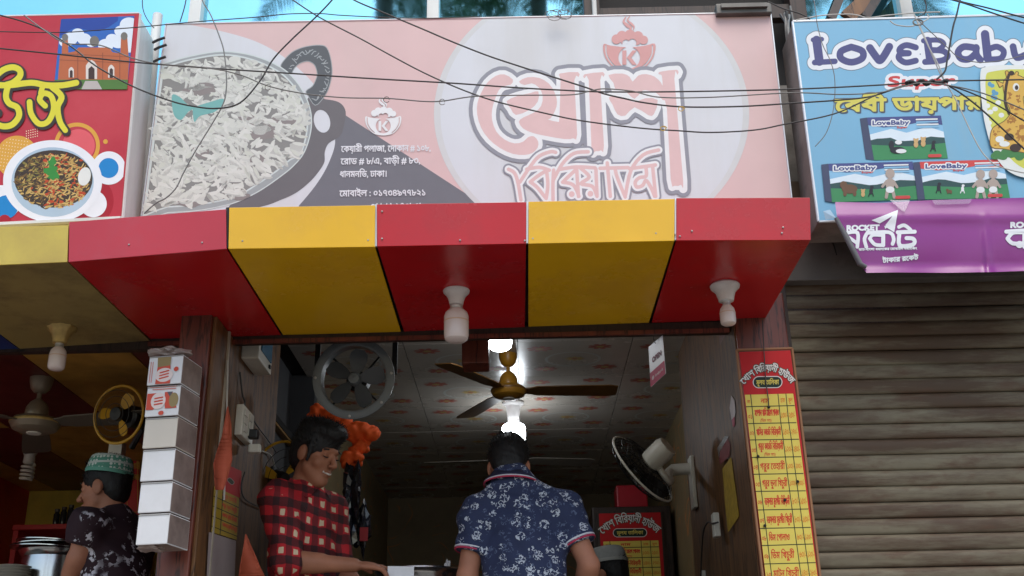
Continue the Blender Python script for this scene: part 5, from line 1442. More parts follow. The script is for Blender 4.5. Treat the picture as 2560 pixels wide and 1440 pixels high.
# OPEN tag
g = empty('open_tag', at(1640, 838, 4.29), 'white and pink OPEN card hanging from the lintel', 'tag')
YA, YB = 4.36, 4.24
A, Bq, Cq, Dq = at(1621, 868, YA), at(1656, 838, YB), at(1664, 934, YB), at(1627, 968, YA)
nn = (Bq-A).cross(Dq-A).normalized()
MB().quadslab(A, Bq, Cq, Dq, nn, .002).build('card', mat('tag_white', (214, 208, 212), .4, var=.02), g)
def tagf(px, py, off):
    px = np.asarray(px)/100; py = np.asarray(py)/100; sgn = -1 if nn.y > 0 else 1
    return np.array([((A*(1-u)+Bq*u)*(1-v)+(Dq*(1-u)+Cq*u)*v)+nn*((off+.0006)*sgn+(0 if sgn < 0 else .002)) for u, v in zip(px, py)])
s_ = Sheet(tagf, g)
pk = Field(0, 0, 100, 100, 2).poly([(0, 66), (100, 66), (100, 100), (0, 100)])
tx1 = Field(0, 0, 100, 100, .8); text_into(tx1, 'OPEN', 22, 84, 46, 17, slope=0, bold=1.2)
tx2 = Field(0, 0, 100, 100, .8); text_into(tx2, 'foodpanda', 34, 88, 86, 10, slope=0, bold=.3); tx2.ell(20, 83, 8, 5)
s_.put('print', [(pk, 0, 0), (tx1, 0, 1), (tx2, 0, 2)], [flat('tag_pink', (186, 36, 84)), flat('tag_text', (120, 40, 64)), flat('tag_light', (226, 196, 206))])
MB().tube(catmull([at(1640, 830, 4.29), at(1634, 845, 4.29), at(1637, 856, 4.29), at(1640, 858, 4.29)], 4), .0014, 5).build('string', M_wire, g)

# ================================================================ left wall: meter box, switch board, plugs, pennants, old price list
def onleft(px, py, dx=0): return atX(px, py, LWX+dx)
g = empty('meter_box', onleft(640, 935), 'white meter box with a blue front on the left wall', 'meter box')
q0, q1 = onleft(612, 850), onleft(650, 935)
y0_, y1_ = 4.34, 4.58; z0_ = onleft(628, 930).z; 
MB().box((LWX, y0_, z0_), (LWX+.075, y1_, z0_+.19)).build('case', M_fw, g, bevel=.006)
MB().box((LWX+.0755, y0_+.03, z0_+.045), (LWX+.081, y1_-.03, z0_+.19)).build('front', mat('meter_blue', (70, 120, 150), .2), g)
MB().box((LWX+.0755, y1_-.06, z0_+.015), (LWX+.083, y1_-.04, z0_+.03)).build('button', M_black, g)
g = empty('switch_board', onleft(618, 1130), 'white switch board with plugs on the left wall', 'switch board')
z1_ = onleft(618, 1040).z; z2_ = onleft(618, 1120).z
MB().box((LWX, 4.33, z2_), (LWX+.03, 4.52, z1_)).build('plate', M_fw, g, bevel=.004)
for k in range(3):
    for j in range(2):
        MB().box((LWX+.0305, 4.345+j*.085, z2_+.02+k*(z1_-z2_-.03)/3), (LWX+.036, 4.345+j*.085+.05, z2_+.02+k*(z1_-z2_-.03)/3+.028)).build('switch', mat('switch_ivory', (200, 196, 186), .3), g, bevel=.002)
MB().box((LWX+.03, 4.43, z2_+.012), (LWX+.07, 4.47, z2_+.05)).build('black_plug', M_black, g, bevel=.006)
MB().box((LWX+.03, 4.45, z2_-.045), (LWX+.08, 4.485, z2_-.008)).build('white_plug', M_fw, g, bevel=.008)
cabs = [([(600, 930), (606, 985), (612, 1010), (601, 1060)], .004, M_wire, 'black cable from the meter box down to the switch board'),
        ([(610, 1010), (640, 1060), (670, 1100), (690, 1130)], .003, M_wire, 'black cable slanting from the switch board along the left wall'),
        ([(655, 1128), (678, 1140), (688, 1180), (687, 1230)], .0035, M_wirew, 'pale cable hanging from the white plug'),
        ([(612, 1180), (603, 1220), (615, 1250), (655, 1270)], .003, M_wire, 'loose black cable under the switch board'),
        ([(569, 900), (567, 1010), (563, 1140), (560, 1250)], .004, M_wirew, 'pale cable running down the side of the left pillar')]
for pts, r_, m_, l in cabs:
    tag(MB().tube(catmull([onleft(x, y, .012) for x, y in pts], 5), r_, 6).build('wall_cable', m_, None, True), l, 'cable', 'cables on the left wall')
M_or = mat('orange_cloth', (172, 78, 50), .7, var=.1, scale=12)
def pennant(pts, Y, label):
    f = Field(min(p[0] for p in pts)-3, min(p[1] for p in pts)-3, max(p[0] for p in pts)+3, max(p[1] for p in pts)+3, 3).poly(pts)
    v, fa = f.cells(); v = np.array(v)
    w = _ban(v[:, 0], v[:, 1], Y+.012*np.sin(v[:, 0]/7.0)+.01*np.sin(v[:, 1]/25.0))
    o = pyd('orange_pennant', w, fa, M_or, None, True)
    md = o.modifiers.new('thickness', 'SOLIDIFY'); md.thickness = .003
    return tag(o, label, 'pennant')
pennant([(568, 1010), (577, 1060), (580, 1150), (560, 1225), (538, 1225), (533, 1160), (556, 1090)], 3.9, 'orange paper pennant hanging on the left pillar')
pennant([(613, 1333), (640, 1390), (660, 1440), (662, 1520), (590, 1520), (600, 1420)], 4.15, 'orange cloth pennant at the lower left of the opening')
# old price list on the inner side of the left pillar
g = empty('price_list_board', onleft(560, 1400), 'worn price list sheet on the inner side of the left pillar', 'price list')
lq = lambda pts: [(p[0], p[1]) for p in pts]
s_ = Sheet(lambda px, py, off: np.array([atX(x, y, LWX+.004+off) for x, y in zip(px, py)]), g)
G = lambda st=1.5: Field(515, 1150, 610, 1460, st)
red = G().poly([(575, 1165), (604, 1178), (600, 1245), (545, 1222)])
yel = G().poly([(535, 1215), (598, 1245), (592, 1350), (528, 1330)])
lnf = G(.8)
for k in range(1, 5): lnf.stroke([(535-1.5*k, 1215+k*25), (598-1.2*k, 1245+k*24)], 2)
lnf.stroke([(558, 1226), (550, 1338)], 2)
tf = G(.7)
for k in range(4): text_into(tf, vis(ROWS[k+4][1]), 556, 592, 1243+k*24, 15, slope=.45, bold=.2)
wh = G().poly([(522, 1330), (590, 1352), (586, 1455), (516, 1455)])
pill = G(.8).stroke([(574, 1200), (580, 1206)], 9)
s_.put('printed_sheet', [(red, 0, 0), (yel, 0, 1), (lnf, 0, 2), (tf, 0, 3), (wh, 0, 4), (pill, 1.5, 4), (pill, 0, 2)], [I_mr, flat('old_yellow', (176, 146, 50)), I_ml, I_mt, flat('old_white', (166, 150, 146))])

# ================================================================ right wall: stickers, yellow sheet, socket
def onright(px, py, off=0): return atX(px, py, RW-.019-off)
def right_sheet(name, pts_m, label, cat):
    g = empty(name, onright(*pts_m[0][0][0]), label, cat)
    s_ = Sheet(lambda px, py, off: np.array([onright(x, y, off+.002) for x, y in zip(px, py)]), g)
    al_ = [p for pts, _ in pts_m for p in pts]
    mats_ = [m_ for _, m_ in pts_m]
    fs = [(Field(min(p[0] for p in al_)-3, min(p[1] for p in al_)-3, max(p[0] for p in al_)+3, max(p[1] for p in al_)+3, 1.2).poly(pts), 0, i) for i, (pts, _) in enumerate(pts_m)]
    s_.put('paper', fs, mats_); return g
right_sheet('round_sticker', [([(1828, 988), (1836, 1000), (1839, 1030), (1836, 1045), (1829, 1050), (1824, 1020)], flat('sticker_white', (196, 186, 188))), ([(1836, 1040), (1829, 1050), (1832, 1068), (1837, 1064)], flat('sticker_pink', (170, 50, 80)))], 'white and pink sticker on the wooden right wall', 'sticker')
right_sheet('foil_sticker', [([(1795, 1115), (1815, 1092), (1826, 1110), (1824, 1140), (1800, 1162), (1796, 1140)], flat('foil_red', (122, 44, 48))), ([(1793, 1120), (1812, 1090), (1822, 1090), (1800, 1128), (1798, 1150)], mat('foil_silver', (170, 168, 170), .2, .8))], 'crinkled silver and red sticker on the right wall', 'sticker')
right_sheet('yellow_sheet', [([(1806, 1172), (1828, 1142), (1848, 1290), (1820, 1331), (1812, 1250)], mat('gold_paper', (172, 140, 34), .6, var=.2, scale=40))], 'dull yellow paper sheet on the right wall', 'paper')
g = empty('wall_socket', onright(1796, 1310), 'small white socket with a black lead on the right wall', 'socket')
pz = onright(1797, 1312)
MB().box((RW-.046, pz.y-.03, pz.z-.055), (RW-.0185, pz.y+.03, pz.z+.05)).build('plate', M_fw, g, bevel=.004)
MB().tube(catmull([onright(1795, 1306, .03), onright(1780, 1309, .03), onright(1768, 1307, .02), onright(1757, 1340, .01), onright(1752, 1440, .006)], 5), .004, 6).build('lead', M_wire, g, True)
tag(MB().box((RW-.02, 5.5, onright(1762, 1436).z-.02), (RW-.001, 5.56, onright(1762, 1436).z+.03)).build('small_switch', M_fw, bevel=.003), 'tiny white switch low on the right wall', 'switch')

# ================================================================ back of the room: cabinet, inner price list, red header, orange crepe, packets
BY = 7.5
x0, x1 = at(1481, 1300, BY).x, at(1678, 1300, BY).x
cb = empty('cooler_cabinet', ((x0+x1)/2, BY, FLOOR), 'dark upright cabinet at the back carrying the inner price list', 'cabinet')
MB().box((x0, BY, FLOOR), (x1, BY+.5, Z(1266, BY, 1570))).build('body', M_darkwood, cb, bevel=.01)
h0, h1 = at(1541, 1262, BY+.1), at(1618, 1262, BY+.1)
MB().box((h0.x, BY+.05, Z(1266, BY, 1570)+.002), (h1.x, BY+.25, Z(1216, BY+.1, 1578))).build('red_header', mat('header_red', (170, 22, 40), .4), cb, bevel=.01)
def slab2(g):
    c_ = [at(x, y, BY-.02) for x, y in ((1493, 1279), (1655, 1276), (1670, 1500), (1504, 1500))]
    MB().quadslab(c_[3], c_[2], c_[1], c_[0], (0, 1, 0), .015).build('backing', M_darkwood, g)
price_list('price_list_board', 'smaller price list on the dark cabinet at the back of the shop', planeY(BY-.022), [(1497, 1284), (1651, 1281), (1664, 1490), (1509, 1490)],
           [(1508, 1354, 1646, 1351), (1509, 1370, 1647, 1367), (1511, 1396, 1649, 1393), (1512, 1421, 1651, 1418), (1514, 1446, 1653, 1443), (1516, 1471, 1655, 1468)],
           dict(k=.8, x0=1506, x1=1642, base=1336, size=27, arc=30, pill=(1575, 1332, 41, 9.5)), 5, .6, at(1575, 1500, BY-.02), None, slab2)

# ================================================================ surface nets: organic shapes from distance fields
def axis_pts(spec):
    """spec: [(start, step), ..., (end, None)]"""
    out = []
    for (a, st), (b, _) in zip(spec[:-1], spec[1:]):
        n = max(1, int(round((b-a)/st))); out += list(a+(b-a)*np.arange(n)/n)
    out.append(spec[-1][0]); return np.array(out)
class Vol:
    def __init__(s, ax, ay, az):
        s.ax, s.ay, s.az = ax, ay, az
        s.d = np.full((len(ax), len(ay), len(az)), .5, np.float32)
    def sub(s, lo, hi):
        sl = []
        for A_, l, h in ((s.ax, lo[0], hi[0]), (s.ay, lo[1], hi[1]), (s.az, lo[2], hi[2])):
            i0 = max(0, np.searchsorted(A_, l)-1); i1 = min(len(A_), np.searchsorted(A_, h)+1); sl.append(slice(i0, max(i0, i1)))
        X, Y_, Z_ = np.meshgrid(s.ax[sl[0]], s.ay[sl[1]], s.az[sl[2]], indexing='ij')
        return tuple(sl), X.astype(np.float32), Y_.astype(np.float32), Z_.astype(np.float32)
    def blend(s, sl, d, k, op='u'):
        o = s.d[sl]
        if op == 'u':
            if k > 0:
                h = np.clip(.5+.5*(o-d)/k, 0, 1); s.d[sl] = o+(d-o)*h-k*h*(1-h)
            else: s.d[sl] = np.minimum(o, d)
        elif op == 's':
            if k > 0:
                h = np.clip(.5-.5*(o+d)/k, 0, 1); s.d[sl] = o+(-d-o)*h+k*h*(1-h)
            else: s.d[sl] = np.maximum(o, -d)
    def cone(s, a, b, ra, rb, k=.02, op='u', flat_=None):
        """round cone from a to b; flat_ = (axis vector, factor) squashes the cross-section along that axis"""
        a = Vector(a); b = Vector(b); m_ = max(ra, rb)*1.4+k+.03
        lo = [min(a[i], b[i])-m_ for i in range(3)]; hi = [max(a[i], b[i])+m_ for i in range(3)]
        sl, X, Y_, Z_ = s.sub(lo, hi)
        if X.size == 0: return s
        e = b-a; l2 = max(e.dot(e), 1e-9)
        t = np.clip(((X-a.x)*e.x+(Y_-a.y)*e.y+(Z_-a.z)*e.z)/l2, 0, 1)
        dx, dy, dz = X-a.x-t*e.x, Y_-a.y-t*e.y, Z_-a.z-t*e.z
        if flat_ is not None:
            f = Vector(flat_[0]).normalized(); q_ = (dx*f.x+dy*f.y+dz*f.z)*(1/flat_[1]-1)
            dx, dy, dz = dx+q_*f.x, dy+q_*f.y, dz+q_*f.z
        s.blend(sl, np.sqrt(dx*dx+dy*dy+dz*dz)-(ra+(rb-ra)*t), k, op); return s
    def ell(s, c, r, k=.02, op='u', rot=None):
        c = Vector(c); m_ = max(r)*1.05+k+.03
        sl, X, Y_, Z_ = s.sub([c[i]-m_ for i in range(3)], [c[i]+m_ for i in range(3)])
        if X.size == 0: return s
        dx, dy, dz = X-c.x, Y_-c.y, Z_-c.z
        if rot is not None:
            m = rot.transposed()
            dx, dy, dz = (m[i][0]*dx+m[i][1]*dy+m[i][2]*dz for i in range(3))
        q_ = np.sqrt((dx/r[0])**2+(dy/r[1])**2+(dz/r[2])**2)+1e-6
        g_ = np.sqrt((dx/r[0]**2)**2+(dy/r[1]**2)**2+(dz/r[2]**2)**2)+1e-6
        s.blend(sl, (q_*(q_-1)/g_).clip(-min(r), 1), k, op); return s
    def mesh(s):
        D = s.d; ins = D < 0
        nx, ny, nz = D.shape
        c = np.zeros((nx-1, ny-1, nz-1), np.int8)
        for i in (0, 1):
            for j in (0, 1):
                for k in (0, 1): c += ins[i:nx-1+i, j:ny-1+j, k:nz-1+k]
        act = (c > 0) & (c < 8)
        I, J, K = np.where(act); n = len(I)
        idx = np.full(act.shape, -1, int); idx[I, J, K] = np.arange(n)
        P = np.zeros((n, 3)); W = np.zeros(n)
        AX = (s.ax, s.ay, s.az)
        for ax_ in range(3):
            for u in (0, 1):
                for v in (0, 1):
                    o0 = [0, 0, 0]; oth = [a for a in range(3) if a != ax_]; o0[oth[0]] = u; o0[oth[1]] = v
                    o1 = list(o0); o1[ax_] = 1
                    d0 = D[I+o0[0], J+o0[1], K+o0[2]]; d1 = D[I+o1[0], J+o1[1], K+o1[2]]
                    m_ = (d0 < 0) != (d1 < 0)
                    t = np.where(m_, d0/(d0-d1+1e-12), 0)
                    p0 = np.stack([AX[a][(I, J, K)[a]+o0[a]] for a in range(3)], 1); p1 = np.stack([AX[a][(I, J, K)[a]+o1[a]] for a in range(3)], 1)
                    P += np.where(m_[:, None], p0+(p1-p0)*t[:, None], 0); W += m_
        P /= np.maximum(W, 1)[:, None]
        F = []
        # x edges
        for ax_ in range(3):
            sh0 = [slice(1, -1)]*3; sh0[ax_] = slice(0, -1); sh1 = list(sh0); sh1[ax_] = slice(1, None)
            a = ins[tuple(sh0)]; b = ins[tuple(sh1)]
            e = np.where(a != b); off = [1, 1, 1]; off[ax_] = 0
            ii = [e[q_]+off[q_] for q_ in range(3)]
            o1, o2 = [a_ for a_ in range(3) if a_ != ax_]
            def cid(u, v):
                w = [ii[0].copy(), ii[1].copy(), ii[2].copy()]; w[o1] = w[o1]-u; w[o2] = w[o2]-v
                return idx[w[0], w[1], w[2]]
            q4 = np.stack([cid(1, 1), cid(0, 1), cid(0, 0), cid(1, 0)], 1)
            fl = a[e] if ax_ != 1 else ~a[e]
            q4 = np.where(fl[:, None], q4, q4[:, ::-1])
            F.append(q4)
        return P, np.concatenate(F)
    def build(s, name, m, parent=None, smooth_it=1):
        P, F = s.mesh()
        me = bpy.data.meshes.new(name)
        me.from_pydata(P.tolist(), [], F.tolist())
        o = link(name, me, m, parent, True)
        me.update(); return o
# ---- orange crepe decoration and dark packets behind the man in the checked shirt
rs = random.Random(21)
OY = 4.95
vv = [at(x, y, OY) for x, y in ((805, 1032), (850, 1066), (890, 1084), (918, 1092), (892, 1122), (880, 1152), (832, 1048))]
lo = Vector((min(v.x for v in vv)-.1, OY-.12, min(v.z for v in vv)-.1)); hi = Vector((max(v.x for v in vv)+.1, OY+.12, max(v.z for v in vv)+.1))
V_ = Vol(np.arange(lo.x, hi.x, .006), np.arange(lo.y, hi.y, .008), np.arange(lo.z, hi.z, .006))
for v in vv:
    for q_ in range(5):
        V_.ell(v+Vector((rs.uniform(-.025, .025), rs.uniform(-.03, .03), rs.uniform(-.025, .025))), (rs.uniform(.028, .05), .03, rs.uniform(.026, .045)), .006)
X_, Y_, Z_ = np.meshgrid(V_.ax, V_.ay, V_.az, indexing='ij')
V_.d += (.006*np.sin(X_*60+4*np.sin(Z_*30+Y_*20))*np.sin(Z_*66+3*np.sin(X_*33))+.0012*np.sin(X_*150+5*np.sin(Z_*60))).astype(np.float32)
tag(V_.build('crepe_decoration', mat('orange_crepe', (250, 98, 34), .75, var=.12, scale=25)), 'bunch of bright orange crepe paper hung behind the checked shirt man', 'decoration')
for i, (x, y, rx__, rz__, l) in enumerate(((880, 1230, .05, .12, 'upper black shiny packet hanging below the orange crepe'), (860, 1330, .06, .13, 'lower black shiny packet hanging below the orange crepe'), (905, 1320, .035, .1, 'narrow black packet with a red label below the orange crepe'))):
    o = crumple('hanging_packet', at(x, y, 4.9+.03*i), rx__, .04, rz__, 30+i, mat('black_packet', (22, 22, 28), .18, var=.4, scale=14, dirt=(30, 50, 74), dirt_amt=.6, dirt_scale=9, spec=.8), l, 'packet')
    if i == 2:
        q_ = at(905, 1330, 4.84)
        MB().box((q_.x-.018, 4.895, q_.z-.03), (q_.x+.018, 4.905, q_.z+.03)).build('label', flat('packet_red', (160, 40, 44)), o)
# ================================================================ counter with pot and lid
PY_ = 4.62
pc_ = at(1035, 1440, PY_); top_z = Z(1418, PY_, 1040)
g = empty('steel_pot', (pc_.x, PY_, FLOOR+.75), 'wide steel cooking pot at the bottom edge before the checked shirt man', 'pot')
pr_ = [(.0, -.26), (.2, -.26), (.225, -.22), (.225, -.02), (.24, -.004), (.248, 0), (.246, .006), (.236, .004), (.215, -.02), (.212, -.22), (0, -.24)]
MB().lathe([(r_*.8, z_) for r_, z_ in pr_], (pc_.x+.02, PY_+.1, top_z-.012), 40).build('pot_body', M_steel, g, True)
MB().lathe([(0, -.10), (.16, -.09), (.166, -.1)], (pc_.x+.02, PY_+.1, top_z-.03), 30).build('rice', mat('rice_fill', (150, 120, 70), .8, var=.3, scale=60), g, True)
tag(MB().box((-1.0, 4.35, FLOOR), (.75, 5.05, top_z-.29)).build('serving_counter', M_darkwood), 'low wooden serving counter carrying the steel pot', 'counter')
# white tissue scrap on the rim
crumple('paper_scrap', at(1119, 1412, PY_+.05), .012, .006, .018, 3, M_bw, 'scrap of white paper stuck on the steel pot rim', 'paper')
# ================================================================ dark eatery on the left
CE2 = at(250, 858, 4.26).z+.015
M_ey = mat('eatery_ceiling_yellow', (176, 130, 56), .4, var=.15, dirt=(70, 48, 26), dirt_amt=.6, dirt_scale=2.5)
M_er = mat('eatery_ceiling_maroon', (96, 34, 30), .4, var=.15, dirt=(40, 20, 18), dirt_amt=.5)
M_wy = mat('eatery_yellow_wall', (232, 206, 84), .6, var=.1, dirt=(120, 98, 40), dirt_amt=.4)
M_wr = mat('eatery_red_wall', (196, 38, 38), .5, var=.12, dirt=(90, 20, 20), dirt_amt=.4)
ec = struct(MB().box((-4.6, 4.22, CE2+.014), (-1.3, 7.3, CE2+.05)).build('eatery_ceiling', M_dark))
edge = [at(p, 860, 4.26).x for p in (-900, -560, -330, 10, 292, 520)]
for i in range(len(edge)-1):
    MB().box((edge[i]+.003, 4.24, CE2), (min(edge[i+1], -1.3)-.003, 5.6, CE2+.012)).build('ceiling_panel', (M_ey, M_er, M_ey, M_er, M_ey, M_er)[i+1] if i+1 < 6 else M_er, ec)
    MB().box((edge[i]+.003, 5.606, CE2), (min(edge[i+1], -1.3)-.003, 7.24, CE2+.012)).build('ceiling_panel', (M_ey, M_er, M_ey, M_er, M_ey, M_er)[(i+(1 if i < 3 else 2)) % 2 if i > 2 else i], ec)
struct(MB().box((-4.6, 7.2, FLOOR), (-1.3, 7.26, CE2+.02)).build('wall_eatery_back', M_wy))
xl_ = at(28, 1300, 7.0).x
struct(MB().box((xl_-.06, 5.9, FLOOR), (xl_, 7.2, CE2)).build('wall_eatery_red', M_wr))
struct(MB().box((-4.66, 4.2, FLOOR), (-4.6, 7.2, CE2+.02)).build('wall_eatery_left', M_wr))
struct(MB().box((-1.42, 4.3, FLOOR), (-1.36, 7.2, CE2+.02)).build('wall_eatery_divider', M_er))
hx = MB().box((-4.6, YF, zb-.02), (XLP-.002, YF+.04, zb+.012)).build('eatery_rail', M_darkwood); tag(hx, 'dark rail under the edge of the neighbour yellow soffit', 'rail')
# ceiling fan
p = atZ(105, 946, CE2-.001)
ceiling_fan(p, .21, .108, .58, [R(-8), R(112), R(232)], mat('dusty_motor', (132, 118, 100), .35, .2, var=.1), mat('dusty_blade', (96, 88, 76), .5), 'ceiling fan with a white and gold motor in the dark eatery', band=M_gold)
c = at(297, 1036, 4.6); yellow_fan(c, (-.3, -.93, -.12), .126, 'yellow rimmed fan on a cream post in the dark eatery', c+Vector((0, .2, -.1)))
a = at(292, 1135, 4.95)
tag(MB().box((a.x-.03, 4.92, a.z-.7), (a.x+.03, 4.98, a.z+.05)).build('cream_post', M_fw), 'cream post carrying the yellow fan in the eatery', 'post')
# spiral lamp
p = atZ(78, 1118, CE2-.001); g = empty('spiral_bulb', p, 'unlit spiral energy saving bulb in the dark eatery', 'light bulb')
MB().lathe([(.045, 0), (.045, -.02), (.03, -.05), (.032, -.09), (.02, -.1)], p, 18).build('holder', M_fw, g, True)
MB().tube([p+Vector((.032*math.cos(a_), .032*math.sin(a_), -.1-.0035*a_)) for a_ in np.linspace(0, 25, 90)], .008, 7).build('spiral_tube', M_fw, g, True)
# red poster, shelf with jars, pot, plates
q = [at(x, y, 6.4) for x, y in ((300, 1292), (348, 1290), (346, 1100), (302, 1102))]
g = empty('red_poster', q[0], 'red poster with yellow writing behind the capped man', 'poster')
MB().quadslab(*q, (0, 1, 0), .01).build('sheet', M_wr, g)
f_ = Field(300, 1100, 350, 1295, .8); text_into(f_, vis('শাহী'), 331, 350, 1172, 20, bold=.4); text_into(f_, vis('হাউজ'), 318, 348, 1200, 20, bold=.4)
f_.stroke([(318, 1125), (344, 1124), (344, 1280), (318, 1282), (318, 1125)], 1.5, smooth=0)
Sheet(planeY(6.398), g).put('writing', [(f_, 0, 0)], [flat('poster_yellow', (196, 150, 60))])
sy = 6.6; s0, s1 = at(32, 1312, sy), at(330, 1305, sy)
g = empty('red_shelf_unit', (s0.x, sy, FLOOR), 'dark red shelf unit against the yellow eatery wall', 'shelf')
MB().box((s0.x, sy, s0.z-.03), (s1.x, sy+.4, s0.z)).build('top_board', M_wr, g, bevel=.004)
MB().box((s0.x, sy+.02, FLOOR), (s0.x+.03, sy+.4, s0.z-.031)).build('side_board', M_wr, g)
MB().box((s0.x+.031, sy+.36, FLOOR), (s1.x, sy+.4, s0.z-.031)).build('rear_board', M_er, g)
MB().box((s0.x+.031, sy+.01, s0.z-.38), (s1.x, sy+.35, s0.z-.35)).build('shelf_board', M_wr, g)
jl = ['leftmost', 'second', 'third', 'fourth', 'fifth', 'sixth']
for i in range(6):
    b_ = at(140+i*17, 1303, sy+.12); h_ = .105+.012*((i*7) % 3)
    o = empty('dark_jar', (b_.x, sy+.12, s0.z+.001), '%s dark jar from the left in the row on the red shelf unit' % jl[i], 'jar', 'dark jars on the red shelf')
    MB().lathe([(.017, 0), (.019, .005), (.019, h_-.025), (.014, h_-.018), (.013, h_-.01)], (b_.x, sy+.12, s0.z+.001), 16).build('glass', mat('dark_jar_glass', (52, 54, 54), .15, var=.3), o, True)
    MB().lathe([(.015, h_-.0095), (.015, h_+.006), (0, h_+.006)], (b_.x, sy+.12, s0.z+.001), 16).build('lid', mat('jar_lid', (110, 106, 100), .4, .5), o, True)
py_ = 5.0; c = at(104, 1350, py_)
g = empty('big_steel_pot', (c.x, py_+.15, FLOOR), 'big steel pot covered by dented lids beside the capped man', 'pot')
zt = c.z-.03; rr = .135
MB().lathe([(0, FLOOR+.45-zt), (rr, FLOOR+.45-zt), (rr*1.05, -.1), (rr*1.0, -.03), (rr*1.12, -.015), (rr*1.14, 0), (rr*1.0, -.002)], (c.x, py_+.15, zt), 40).build('pot_body', M_steel, g, True)
for k, (r_, z_, tx_) in enumerate(((.175, .004, .03), (.184, .018, -.02), (.172, .032, .05))):
    MB().lathe([(0, .012), (r_*.6, .010), (r_*.8, .002), (r_, .004), (r_*1.0, .008), (r_*.8, .007), (r_*.5, .016), (0, .018)], (c.x-.02+.01*k, py_+.15, zt+z_), 44, Matrix.Rotation(tx_, 3, 'Y')).build('lid', M_steel, g, True)
c = at(8, 1414, 4.85)
for k in range(9):
    o = MB().lathe([(0, 0), (.05, .0), (.07, .008), (.078, .010), (.07, .012), (.05, .004), (0, .004)], (c.x, 4.95, c.z-.10+k*.0125), 32).build('stacked_plate', M_fw, None, True)
    tag(o, '%s white plate from the top of the stack at the lower left corner' % ['ninth', 'eighth', 'seventh', 'sixth', 'fifth', 'fourth', 'third', 'second', 'first'][k], 'plate', 'stacked white plates')
tag(MB().box((-2.75, 4.7, FLOOR), (-1.6, 5.35, FLOOR+.44)).build('eatery_counter', M_darkwood), 'dark counter under the big steel pot in the eatery', 'counter')
tag(MB().box((c.x-.1, 4.85, FLOOR+.441), (c.x+.1, 5.05, c.z-.101)).build('plate_crate', M_wr), 'red crate carrying the stack of white plates', 'crate')
# ================================================================ people
M_skin = mat('skin_brown', (158, 104, 78), .55, var=.14, scale=14, bump=.15, bump_scale=140, spec=.35)
M_skin2 = mat('skin_light_brown', (172, 116, 90), .55, var=.12, scale=14, bump=.12, bump_scale=140, spec=.35)
M_hair = mat('black_hair', (14, 12, 13), .62, var=.3, scale=60, bump=.6, bump_scale=160, stretch=(1, 1, .3))
M_trs = mat('dark_trousers', (40, 42, 52), .8)
def plaid():
    m, N, L, p = nodes('red_checked_cloth'); P = wpos(N)
    sx = N.new('ShaderNodeSeparateXYZ'); L.new(P, sx.inputs[0])
    wob = mth(N, L, 'MULTIPLY', noise(N, L, P, 8, 3), .05)
    u = mth(N, L, 'ADD', mth(N, L, 'ADD', mth(N, L, 'MULTIPLY', sx.outputs[0], 1.36), mth(N, L, 'MULTIPLY', sx.outputs[1], .36)), wob)
    v = mth(N, L, 'ADD', mth(N, L, 'ADD', sx.outputs[2], mth(N, L, 'MULTIPLY', sx.outputs[0], .12)), wob)
    def stripe(c, per, lo, hi, ph=0):
        f = mth(N, L, 'FRACT', mth(N, L, 'ADD', mth(N, L, 'DIVIDE', c, per), ph+20))
        return mth(N, L, 'MULTIPLY', mth(N, L, 'GREATER_THAN', f, lo), mth(N, L, 'LESS_THAN', f, hi))
    bu, bv = stripe(u, .078, 0, .45), stripe(v, .078, 0, .45)
    c = mixc(N, L, bu, (192, 28, 38), (116, 20, 28))
    c2 = mixc(N, L, bu, (84, 16, 22), (22, 14, 18))
    c = mixc(N, L, bv, c, c2)
    fine = mth(N, L, 'GREATER_THAN', mth(N, L, 'FRACT', mth(N, L, 'MULTIPLY', mth(N, L, 'ADD', u, v), 140)), .6)
    c = mixc(N, L, mth(N, L, 'MULTIPLY', fine, .25), c, (150, 50, 52))
    cr = mth(N, L, 'MULTIPLY', stripe(u, .078, .54, .86), stripe(v, .078, .54, .84))
    cr = mth(N, L, 'MULTIPLY', cr, mth(N, L, 'GREATER_THAN', noise(N, L, P, 7, 1, .5, (1, 2, 3)), .46)); cr2 = cr
    c = mixc(N, L, mth(N, L, 'MAXIMUM', cr, cr2), c, (214, 190, 156))
    L.new(c, p.inputs['Base Color']); p.inputs['Roughness'].default_value = .8
    bumpn(N, L, p, noise(N, L, P, 14, 3), .35, .01); return m
def birds():
    m, N, L, p = nodes('navy_bird_print_cloth'); P = wpos(N)
    def motif(scale, loc, th):
        mp = N.new('ShaderNodeMapping'); mp.inputs[1].default_value = loc; L.new(P, mp.inputs[0]); mp.inputs[3].default_value = (1, .55, 1.1)
        v = N.new('ShaderNodeTexVoronoi'); v.inputs['Scale'].default_value = scale; v.inputs['Randomness'].default_value = .75
        L.new(mp.outputs[0], v.inputs['Vector'])
        near = mth(N, L, 'LESS_THAN', v.outputs['Distance'], .43)
        n1 = noise(N, L, P, 44, 2, .5, loc, (1, .6, 1.3))
        n2 = noise(N, L, P, 90, 1, .5, (loc[1], loc[0], 2), (1.3, .6, .7))
        band = mth(N, L, 'LESS_THAN', mth(N, L, 'ABSOLUTE', mth(N, L, 'SUBTRACT', n1, .5)), th)
        return mth(N, L, 'MULTIPLY', near, mth(N, L, 'MAXIMUM', band, mth(N, L, 'GREATER_THAN', n2, .63)))
    k = motif(21, (0, 0, 0), .034)
    k2 = motif(33, (3, 1, 2), .02)
    c = mixc(N, L, noise(N, L, P, 20), (34, 42, 70), (48, 58, 92))
    c = mixc(N, L, mth(N, L, 'MULTIPLY', k2, .45), c, (120, 134, 164))
    c = mixc(N, L, mth(N, L, 'MULTIPLY', k, .9), c, (196, 202, 212))
    L.new(c, p.inputs['Base Color']); p.inputs['Roughness'].default_value = .85
    bumpn(N, L, p, noise(N, L, P, 12, 3), .35, .01); return m
